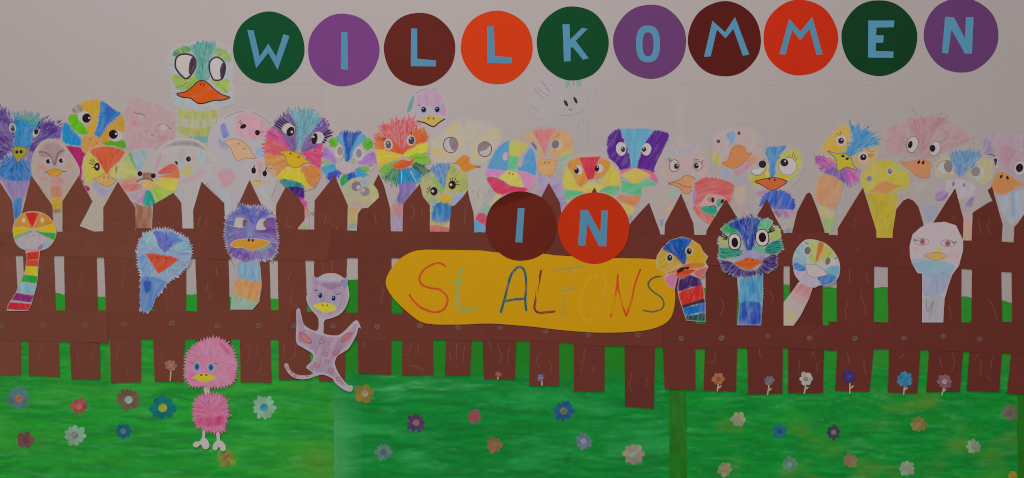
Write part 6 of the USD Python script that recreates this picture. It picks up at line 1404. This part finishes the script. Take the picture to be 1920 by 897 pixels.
GREEN, PURP, MAR, ORA, BLUE = (16, 70, 40), (112, 60, 118), (94, 36, 30), (196, 56, 20), (79, 131, 157)
DISCS = [(504, 90, 67, 67.5, GREEN, 'W', [(463.5, 56.2), (475.6, 57.5), (487, 106.4), (503, 82), (517.7, 106.4), (531.4, 64.2), (542.8, 68), (520.4, 131.4), (503, 99.5), (480.3, 128.1)], 'dark green card circle with the letter W, first of the top row'),
         (644, 94, 67, 68, PURP, 'I', [(639.5, 60.5), (651.5, 60.5), (652.6, 131.4), (639.2, 129.8)], 'purple card circle with the letter I in the top row'),
         (786.5, 92.5, 67, 68.5, MAR, 'L', [(770.6, 53.8), (782, 53.8), (782.3, 110.4), (817.8, 113.7), (817.1, 124.8), (770.3, 124.4)], 'brown card circle with the letter L in the top row'),
         (931.5, 89, 67.5, 69, ORA, 'L', [(913.6, 49.2), (926, 49.5), (927.6, 105.7), (960.4, 107.7), (959, 119), (914, 118.4)], 'orange card circle with the letter L in the top row'),
         (1074, 81.5, 67.5, 69.5, (10, 66, 36), 'K', [(1054.7, 45.8), (1068, 45.8), (1069, 74.3), (1091.5, 52.2), (1101.9, 54.5), (1079.5, 77), (1103.9, 109.7), (1093.2, 112.4), (1073.5, 88), (1070, 91), (1070, 115), (1057.4, 115.7)], 'dark green card circle with the letter K above the pencil sketch bird'),
         (1218.5, 78.5, 68.5, 69.5, (98, 56, 102), 'O', None, 'purple card circle with the letter O in the top row'),
         (1358.5, 73.5, 68.5, 70.5, (82, 26, 23), 'M', [(1335.8, 39.2), (1359.4, 60.7), (1378.1, 32.1), (1404.9, 102.6), (1392.8, 104.8), (1375, 54.4), (1360.3, 72.3), (1344.2, 55.8), (1332.6, 106), (1320, 107)], 'dark brown card circle with the letter M in the top row'),
         (1501, 71, 70, 71, (178, 42, 18), 'M', [(1479.8, 35.7), (1500.8, 59.3), (1523, 32), (1542.3, 101.7), (1531, 103.5), (1517.7, 54.4), (1500.3, 75.8), (1485.2, 56.6), (1472.7, 102.6), (1461.5, 101.7)], 'orange card circle with the letter M in the top row'),
         (1648.5, 71.5, 71, 71, (6, 56, 30), 'E', [(1627.9, 38.8), (1677, 38.8), (1676, 51.3), (1643.5, 52.2), (1642.6, 66), (1656.9, 66.5), (1656, 80.3), (1642.2, 81.2), (1642.2, 95.9), (1675, 96.8), (1675, 108.8), (1627.5, 108.4)], 'dark green card circle with the letter E in the top row'),
         (1802, 66, 70, 70, (94, 54, 100), 'N', [(1772, 31.7), (1788.5, 32.6), (1809, 71.4), (1811.2, 32.6), (1825.5, 32.1), (1822.4, 101.2), (1809, 100.8), (1784, 55.8), (1777.8, 100.8), (1766.2, 99.5)], 'purple card circle with the letter N, last of the top row'),
         (977, 424, 66, 65, (98, 34, 24), 'I', [(971, 390.3), (983.5, 390.8), (979.2, 455.2), (966.3, 454.5)], 'brown card circle with the letter I on the fence, its upper edge curling'),
         (1113.5, 428, 67, 67, (176, 46, 16), 'N', [(1088.7, 393.9), (1102, 394), (1125.8, 437.2), (1127.6, 395.3), (1139.5, 395), (1136.9, 462.2), (1122.6, 461.7), (1101.2, 418.5), (1097.6, 461), (1083.9, 460.4)], 'orange card circle with the letter N on the fence above the yellow sign')]
for k, (cx, cy, rx, ry, c, ch, pts, lab) in enumerate(DISCS):
    low = k >= 10
    curl = None
    if k == 10:
        def curl(x, y):
            d = ((x - 905) * 33 + (y - 399) * 100) / -105.3
            return .0015 * .55 * np.maximum(d, 0) ** 1.1 * .8
    t = Thing('letter_circle', lab, 'card circle', (L_FRONT + .0007) if low else L_STRIP + .0009, 'round cards that spell the two words in blue letters', 'coloured_card', curl)
    n = 72
    ang = np.linspace(0, 2 * np.pi, n, endpoint=False)
    rr = 1 + .006 * np.sin(3 * ang + k) + .005 * np.sin(7 * ang + 2 * k)
    t.put('card', Polygon(np.stack([cx + rx * rr * np.cos(ang), cy + ry * rr * np.sin(ang)], 1)), card(c, 20 + k, .03), None, 4.0 if k == 10 else 7.0, .0004)
    if ch == 'O':
        o = ell(1215, 82.6, 22.6, 34.6, 0, 40, 2.5).difference(ell(1215, 83.2, 10.4, 22.4, 0, 32, 2.5))
        lc = BLUE
    else:
        o = clean(Polygon(pts))
        lc = tuple(np.array(BLUE) * (.97 if c[0] > 150 else 1))
    t.put('letter', o, card(lc, 40 + k, .03), None, 4.0, .0002)

# small blue and yellow bird on the end of the sign
t = fbird('small blue and yellow bird with striped neck, overlapping the right end of the yellow sign', 1).view(1210, 390, 3.9)
t.sheet([(235, 590), (245, 520), (300, 480), (400, 500), (430, 600), (440, 700), (440, 835), (300, 825), (270, 740), (240, 640)], (176, 166, 160), name='neck_paper')
for pts, c in (([(238, 570), (255, 520), (330, 490), (390, 500), (415, 570), (340, 580), (245, 612)], (60, 32, 84)), ([(245, 625), (340, 585), (420, 575), (435, 655), (350, 690), (265, 720)], (186, 44, 36)), ([(265, 735), (360, 715), (440, 690), (440, 755), (370, 770), (290, 790)], (24, 92, 146)), ([(290, 795), (370, 780), (440, 765), (438, 832), (310, 828)], (14, 70, 68))):
    t.p('neck_band', pts, c, tuple(int(a_ * 1.15) for a_ in c), 80, (2.5, 4), cov=1, rough=.5)
t.p('neck_band', [(270, 712), (340, 690), (436, 660), (438, 690), (350, 712), (272, 735)], (60, 44, 60), None, 10, cov=.9)
t.g = None
t.sheet([(75, 400), (85, 350), (120, 295), (180, 235), (270, 210), (340, 230), (400, 270), (425, 320), (460, 355), (440, 400), (462, 430), (440, 480), (400, 520), (330, 490), (235, 510), (215, 600), (170, 580), (135, 520), (150, 480), (85, 440)], (172, 156, 130), name='head_paper')
t.p('face_patch', [(82, 400), (95, 350), (125, 300), (200, 345), (270, 395), (220, 430), (150, 470), (95, 440)], (176, 144, 54), (168, 136, 50), 30, cov=.95, rough=.5)
t.p('face_patch', [(300, 380), (320, 290), (345, 238), (400, 275), (425, 325), (450, 355), (430, 400), (330, 412)], (182, 142, 38), (172, 136, 46), 60, cov=.95, rough=.5)
t.p('crown', [(125, 298), (180, 240), (265, 215), (335, 232), (310, 300), (295, 400), (275, 410), (220, 345)], (22, 72, 140), (32, 90, 160), (285, 420), (2, 5), cov=1, rough=.6)
t.p('crown_edge', [(130, 305), (165, 300), (240, 355), (285, 400), (270, 412), (210, 350)], (24, 40, 116), None, (285, 420), cov=.9)
t.p('muzzle', [(150, 480), (240, 440), (320, 405), (430, 405), (410, 440), (300, 450), (200, 480)], (190, 116, 50), (180, 96, 60), 20, cov=.95)
t.p('cheek', [(140, 520), (200, 480), (240, 500), (235, 520), (215, 595), (165, 570)], (186, 112, 140), (170, 110, 150), 60, cov=.9)
t.p('cheek', [(370, 460), (455, 435), (435, 480), (400, 515), (360, 490)], (190, 100, 104), None, 60, cov=.9)
t.beak([(222, 480), (260, 455), (320, 450), (370, 455), (320, 490), (270, 520), (235, 505)], (186, 64, 40), (196, 80, 46), None, 1, d=20)
t.e('nostril', 260, 455, 34, 14, (66, 28, 26), -30)
t.e('nostril', 305, 440, 18, 9, (66, 28, 26), -10)
t.eye(175, 366, 33, 38, (178, 366, 18, 22), white=(168, 156, 120), pc=(44, 34, 40), shine=(182, 360, 5))
t.eye(322, 316, 31, 38, (320, 318, 18, 22), white=(170, 156, 118), pc=(44, 34, 40), shine=(324, 310, 5))

# big blue green bird on the fence
t = fbird('big blue and green bird with huge outlined eyes, jagged purple beard and blue neck', 1).view(1210, 390, 3.9)
t.sheet([(670, 500), (860, 480), (860, 640), (845, 858), (672, 856), (690, 700)], (150, 158, 174), name='neck_paper', fr=(1.5, 5))
t.p('neck_band', [(695, 510), (780, 495), (858, 490), (858, 620), (845, 700), (690, 705), (690, 600)], (62, 128, 176), (100, 152, 190), 88, (3, 4), cov=.95, w=3, rough=1.1)
t.p('neck_band', [(688, 705), (845, 700), (842, 852), (676, 852)], (44, 76, 152), (90, 120, 178), 88, (3, 4), cov=.93, w=3, rough=1.2)
t.g = None
t.sheet([(530, 370), (545, 300), (530, 225), (570, 205), (555, 160), (590, 120), (680, 80), (760, 62), (800, 52), (850, 85), (920, 80), (930, 125), (985, 150), (990, 230), (1005, 300), (960, 345), (960, 430), (900, 475), (850, 480), (740, 510), (650, 500), (570, 460), (550, 400)], (150, 154, 150), fr=(3.5, 4), name='head_paper')
C = (760, 330)
t.p('feather_patch', [(555, 160), (590, 118), (680, 130), (690, 180), (600, 190), (565, 190)], (52, 140, 94), (86, 158, 110), C, (2, 5), cov=.97, rough=.7)
t.p('feather_patch', [(532, 230), (600, 220), (610, 280), (560, 275)], (150, 156, 84), (160, 164, 110), C, (2, 5), cov=.9)
t.p('feather_patch', [(545, 300), (610, 290), (700, 310), (690, 350), (570, 370), (535, 350)], (34, 118, 102), (60, 140, 110), C, (3, 5), cov=.97, rough=.9)
t.p('feather_patch', [(805, 150), (830, 95), (920, 90), (930, 130), (900, 160)], (90, 158, 120), (110, 166, 130), C, (2, 5), cov=.95, rough=.6)
t.p('feather_patch', [(900, 200), (930, 140), (985, 155), (988, 225), (910, 235)], (150, 158, 90), (160, 166, 104), C, (2, 5), cov=.95, rough=.6)
t.p('feather_patch', [(880, 290), (930, 250), (985, 240), (1000, 300), (940, 335), (870, 325)], (26, 108, 100), (46, 130, 110), C, (3, 5), cov=.98, rough=.8)
t.p('feather_patch', [(800, 280), (860, 290), (880, 330), (800, 320)], (100, 156, 124), None, C, cov=.85)
t.p('forehead', [(610, 125), (680, 85), (770, 70), (840, 95), (815, 160), (800, 240), (780, 305), (740, 305), (710, 220), (680, 170)], (40, 58, 136), (66, 90, 160), (760, 400), (6, 4), cov=.97, w=2.6, rough=1.1)
t.p('muzzle', [(680, 360), (740, 315), (800, 310), (880, 345), (840, 400), (760, 360), (680, 410)], (140, 126, 166), (150, 140, 170), 30, cov=.9)
t.p('beard', [(550, 400), (560, 380), (640, 400), (720, 450), (820, 440), (870, 370), (960, 350), (955, 430), (890, 475), (820, 490), (740, 505), (640, 490), (570, 455)], (58, 36, 98), (84, 60, 124), (750, 360), (5, 3.4), cov=.95, w=2.8, rough=1.2)
t.eye(653, 248, 45, 58, (654, 254, 24, 36), white=(182, 172, 168), pc=(30, 20, 24), rot=-4, line=(40, 40, 52), lw=1.5, sq=2.4)
t.eye(854, 218, 48, 61, (856, 216, 27, 36), white=(182, 172, 168), pc=(30, 20, 24), rot=-4, line=(40, 40, 52), lw=1.5, sq=2.4)
t.l('lash', [[(600, 215), (565, 190)], [(598, 222), (562, 210)], [(595, 230), (570, 228)], [(905, 160), (930, 135)], [(905, 172), (940, 150)], [(900, 182), (945, 165)]], 9, (40, 34, 40))
t.beak([(645, 405), (700, 385), (740, 362), (790, 370), (860, 385), (820, 420), (770, 450), (720, 445)], (200, 80, 34), (206, 96, 44), None, 1, [(735, 383), (783, 382)], (130, 50, 30), (6, 7), d=10)

# round rainbow forehead bird
t = fbird('round pale blue bird with orange striped forehead and blank white beak, neck leaning left', 1).view(1450, 400, 3.737)
t.sheet([(180, 480), (280, 510), (250, 600), (190, 720), (140, 790), (72, 788), (72, 625), (130, 550)], (172, 160, 152), name='neck_paper')
t.p('neck_band', [(185, 495), (272, 515), (245, 605), (200, 580), (140, 550)], (180, 120, 124), (180, 136, 136), 60, cov=.85, rough=.9)
t.p('neck_band', [(110, 590), (160, 560), (240, 605), (215, 650), (150, 620)], (176, 146, 146), None, 60, cov=.7, soft=5)
t.p('neck_band', [(76, 700), (120, 680), (170, 740), (130, 784), (76, 784)], (172, 164, 120), None, 60, cov=.65, soft=6)
t.g = None
t.sheet([(135, 340), (150, 270), (200, 205), (250, 182), (340, 200), (400, 240), (450, 310), (468, 380), (450, 460), (380, 510), (330, 505), (280, 522), (200, 490), (150, 430)], (168, 164, 166), True, name='head_paper')
C = (295, 360)
t.p('forehead', [(250, 190), (340, 205), (400, 245), (430, 300), (350, 320), (290, 355), (250, 330), (240, 240)], (150, 164, 104), (170, 170, 110), C, cov=.9, rough=.9)
t.p('crest_stripe', [(320, 200), (355, 210), (340, 270), (295, 352), (300, 290)], (190, 92, 34), (198, 110, 50), C, cov=1)
t.p('crest_stripe', [(365, 222), (400, 245), (350, 300), (310, 345)], (196, 140, 60), (190, 160, 80), C, cov=.95)
t.p('brow_patch', [(345, 310), (400, 255), (430, 310), (400, 370), (350, 345)], (160, 166, 84), None, C, cov=.8)
t.p('side_patch', [(140, 340), (155, 270), (205, 215), (235, 280), (230, 360), (215, 400), (150, 400)], (124, 158, 186), (150, 172, 190), C, cov=.85, rough=.9)
t.p('side_stripe', [(145, 340), (225, 380), (215, 408), (148, 395), (142, 370)], (66, 106, 168), (110, 146, 186), 20, (1, 4), cov=.9, rough=1.3)
t.p('side_patch', [(360, 400), (400, 375), (462, 370), (462, 430), (400, 440)], (96, 146, 184), (120, 160, 190), 10, cov=.9, rough=.9)
t.p('side_stripe', [(310, 455), (360, 430), (450, 445), (400, 495), (340, 505)], (54, 94, 164), (90, 130, 184), 70, (2, 4), cov=.93, rough=1.0)
t.p('cheek', [(150, 410), (220, 415), (260, 460), (320, 470), (325, 505), (280, 515), (200, 485)], (168, 148, 168), (172, 160, 172), 60, cov=.8)
t.eye(238, 262, 30, 34, (240, 262, 22, 26), pc=(110, 100, 104), white=(168, 166, 166), rot=15)
t.eye(400, 340, 34, 32, (382, 336, 17, 27), pc=(116, 104, 100), white=(174, 168, 168), rot=15)
t.l('lash', [[(225, 205), (240, 215)], [(430, 320), (445, 310)]], 7, (110, 110, 110))
t.beak([(226, 362), (260, 358), (300, 362), (340, 385), (378, 428), (330, 445), (270, 450), (235, 415)], (176, 164, 164), (172, 162, 162), (120, 104, 110), .9, d=30)

# pale moustache bird right
t = fbird('plain white bird with pink lashed eyes, small yellow beak and pale blue chin').view(1450, 400, 3.737)
t.sheet([(955, 230), (975, 150), (1030, 100), (1100, 70), (1200, 60), (1280, 85), (1330, 190), (1330, 260), (1300, 370), (1255, 430), (1230, 500), (1200, 600), (1190, 766), (1042, 766), (1042, 425), (1010, 420), (970, 350), (957, 300)], (174, 160, 163), fr=None)
t.p('chin', [(970, 325), (1060, 320), (1150, 335), (1200, 340), (1270, 370), (1250, 420), (1180, 440), (1050, 440), (1000, 390)], (126, 156, 178), (140, 160, 178), 20, cov=.85, rough=.7)
t.p('neck', [(1050, 445), (1240, 430), (1215, 540), (1120, 590), (1050, 560)], (140, 150, 178), (150, 154, 176), 80, cov=.8, rough=.7)
t.p('neck', [(1050, 600), (1195, 590), (1185, 760), (1050, 760)], (152, 150, 156), (160, 156, 160), 80, cov=.7)
t.l('pencil_line', [[(1070, 600), (1080, 690), (1120, 620), (1100, 720)]], 5, (124, 118, 122))
t.p('cheek', [(1220, 270), (1290, 260), (1300, 320), (1240, 320)], (180, 144, 156), None, 40, cov=.5, soft=8)
t.p('cheek', [(980, 240), (1020, 240), (1020, 280), (985, 280)], (180, 146, 156), None, 40, cov=.45, soft=6)
for cx, cy, rot, ix in ((1040, 200, 5, 1044), (1222, 212, 5, 1222)):
    e_ = t.eye(cx, cy, 50, 24, None, white=(176, 162, 164), rot=rot, line=(120, 106, 114), lw=.9)
    t.e('iris', ix, cy, 20, 21, (156, 100, 116), 0, e_)
    t.e('pupil', ix, cy, 8, 9, (118, 70, 86), 0, e_)
t.l('lash', [[(985, 178), (1000, 192), (1015, 190)], [(985, 188), (1005, 195)], [(1285, 195), (1265, 208), (1250, 200)], [(1282, 208), (1262, 212)]], 6, (116, 110, 116))
t.p('nose_patch', [(1125, 260), (1150, 228), (1170, 240), (1185, 275), (1150, 285)], (176, 160, 104), None, 80, cov=.85, soft=3)
t.beak([(1055, 295), (1100, 280), (1140, 275), (1180, 282), (1218, 298), (1180, 325), (1140, 332), (1100, 320)], (188, 150, 92), (182, 152, 100), (150, 112, 70), .9, [(1127, 280), (1160, 280)], (140, 108, 80), (6, 5))

# ------------------------------------------------------------------ flowers on the lawn and along the fence foot
def flower(x, y, r, n, col, centre, label, pl=1.0, w=.42, cr=.36, stem=None, lift=L_SHEET + .0005, rot=0.0, leaf=False, soft=True):
    t = Thing('paper_flower', label, 'flower', lift, 'small painted paper flowers', 'drawing_paper')
    if stem:
        t.l('stem', [[(x + (stem[0] - x) * .15, y + r * .5), ((x + stem[0]) / 2 + .8, (y + stem[1]) / 2), stem]], 2.6, (166, 158, 120))
        if leaf:
            t.put('leaf', ell(stem[0] + 4.5, (y + stem[1]) / 2 + 4, 4.6, 1.9, -40, 10), flat((150, 150, 100), x, .1, 4), None, 3.0)
    r_ = random.Random(int(x * 7 + y))
    if not stem:
        col = tuple(np.array(col) * .88 + np.array((30, 125, 50)) * .12)
    for k in range(n):
        a = rot + 2 * math.pi * k / n + r_.uniform(-.12, .12)
        q = r * r_.uniform(.88, 1.1)
        m = q * .62
        g = ell(x + m * math.cos(a), y + m * math.sin(a), q * .40, max(1.5, q * min(w, 2.1 / n + .05) * r_.uniform(.9, 1.1)), math.degrees(a), 12)
        c = tuple(np.clip(np.array(col) * r_.uniform(.92, 1.07), 8, 200))
        t.put('petal', g, ink(c, x, tuple(np.array(c) * .9), (x, y), .93, 1.2, 1.8, .7, under=tuple(np.array(c) * .7 + 22), g=g), None, 1.6, jitter=1.2)
    c_ = t.put('centre', ell(x, y, r * cr, r * cr * .95, 0, 14), ink(centre, x, tuple(np.array(centre) * .8), 40, .95, 1.0, 1.6, .6, under=col, g=ell(x, y, r * cr, r * cr, 0, 14)), None, 1.5, jitter=1.0)
    return t


for a in [
    (35, 748, 22, 8, (98, 124, 134), (184, 108, 96), 'grey blue flower with red centre at the left end of the lawn'),
    (148, 762, 16, 6, (176, 82, 88), (186, 112, 106), 'small rose pink flower between the grey blue and the brown petalled flower', .9, .5, .4),
    (241, 750, 22, 14, (132, 86, 78), (150, 174, 160), 'brown petalled daisy with a big pale green centre under the left fence'),
    (305, 765, 24, 8, (24, 112, 122), (160, 160, 64), 'teal flower with yellow centre left of the pink chick'),
    (495, 764, 22, 12, (158, 188, 166), (66, 140, 160), 'white and mint daisy with turquoise centre right of the pink chick'),
    (48, 825, 17, 5, (130, 72, 84), (116, 46, 70), 'dull purple flower in the lower left corner of the lawn'),
    (140, 816, 20, 9, (150, 178, 158), (148, 136, 146), 'white flower with grey lilac centre at the lower left'),
    (231, 809, 15, 8, (28, 96, 136), (150, 160, 120), 'small dark blue flower with pale yellow centre below the brown daisy'),
    (425, 859, 19, 9, (140, 150, 58), (160, 120, 84), 'olive yellow flower by the feet of the pink chick'),
    (684, 738, 19, 5, (160, 118, 56), (168, 156, 134), 'orange brown flower beside the foot of the leaping cat'),
    (780, 793, 18, 10, (86, 52, 104), (150, 108, 110), 'purple daisy with pink centre on the middle lawn'),
    (889, 782, 14, 6, (150, 84, 88), (170, 64, 96), 'little pink flower with magenta centre on the middle lawn', .9, .5, .45),
    (1057, 771, 20, 11, (36, 80, 142), (128, 126, 76), 'bright blue daisy left of the longest plank'),
    (719, 848, 16, 10, (108, 130, 128), (26, 90, 110), 'grey green flower with dark teal centre near the pale seam'),
    (927, 834, 16, 7, (164, 104, 68), (130, 124, 80), 'orange flower with olive centre on the middle lawn'),
    (1094, 828, 16, 10, (116, 124, 150), (164, 156, 164), 'lavender flower with whitish centre below the bright blue daisy'),
    (1187, 852, 21, 8, (168, 138, 134), (150, 166, 150), 'large pale pink flower with mint centre left of the olive strip'),
    (1384, 786, 14, 6, (166, 164, 134), (164, 128, 96), 'cream flower with tan centre under the orange fence flower'),
    (1462, 809, 14, 8, (34, 104, 136), (22, 54, 104), 'round blue flower with navy centre on the right lawn'),
    (1563, 811, 14, 8, (62, 52, 82), (164, 150, 104), 'dark violet flower with cream centre on the right lawn'),
    (1359, 881, 14, 7, (164, 148, 118), (158, 124, 106), 'beige flower with pinkish centre at the lower border right of the olive strip'),
    (1480, 871, 15, 8, (100, 144, 120), (132, 164, 140), 'pale mint green flower at the lower border of the lawn'),
    (1595, 864, 14, 7, (148, 114, 88), (138, 108, 86), 'tan brown flower low on the right lawn'),
    (1723, 796, 15, 8, (148, 128, 72), (142, 118, 76), 'ochre flower under the blue scalloped fence flower'),
    (1826, 838, 14, 8, (150, 158, 136), (120, 118, 100), 'white flower with olive grey centre at the right of the lawn'),
    (1701, 879, 15, 8, (154, 162, 144), (150, 128, 126), 'white flower with rosy centre at the lower border, right side'),
    (1893, 774, 16, 10, (120, 104, 94), (94, 80, 70), 'grey brown flower at the right end just below the fence'),
    (1898, 892, 9, 6, (166, 140, 40), (160, 110, 40), 'small golden flower in the lower right corner')]:
    flower(*a)
FS = L_FRONT - .0002
flower(320, 686, 11, 7, (160, 112, 98), (170, 126, 110), 'dusty pink flower on a long white stem drawn on a plank left of the chick', stem=(319, 714), lift=FS)
flower(934, 702, 6, 5, (158, 88, 78), (176, 110, 96), 'tiny red flower on a short stem under the yellow sign', stem=(933, 711), lift=FS, w=.5)
flower(1014, 709, 7, 6, (124, 104, 138), (140, 120, 150), 'tiny lilac flower on a white stem at the foot of a plank', stem=(1016, 723), lift=FS, w=.5)
flower(1347, 711, 12, 6, (168, 100, 66), (96, 52, 40), 'orange brown flower with hollow centre and green stem on a plank', stem=(1345, 733), lift=FS, leaf=True)
flower(1442, 714, 10, 6, (116, 102, 116), (118, 108, 124), 'grey violet flower with a yellowish stem on a plank', stem=(1439, 740), lift=FS, leaf=True, w=.5, cr=.5)
flower(1511, 711, 13, 6, (182, 172, 164), (44, 36, 48), 'white flower with black centre and stem on a plank', stem=(1508, 738), lift=FS, leaf=True)
flower(1592, 706, 13, 9, (66, 42, 104), (78, 84, 150), 'deep purple flower with blue centre on a plank', stem=(1593, 738), lift=FS, leaf=True)
flower(1696, 711, 15, 9, (62, 130, 164), (60, 128, 164), 'plain light blue scalloped flower on a plank', stem=(1694, 740), lift=FS, leaf=True, w=.5, cr=.6)
flower(1771, 716, 14, 8, (138, 92, 102), (188, 164, 164), 'mauve flower with pale centre on a plank', stem=(1766, 741), lift=FS, leaf=True)
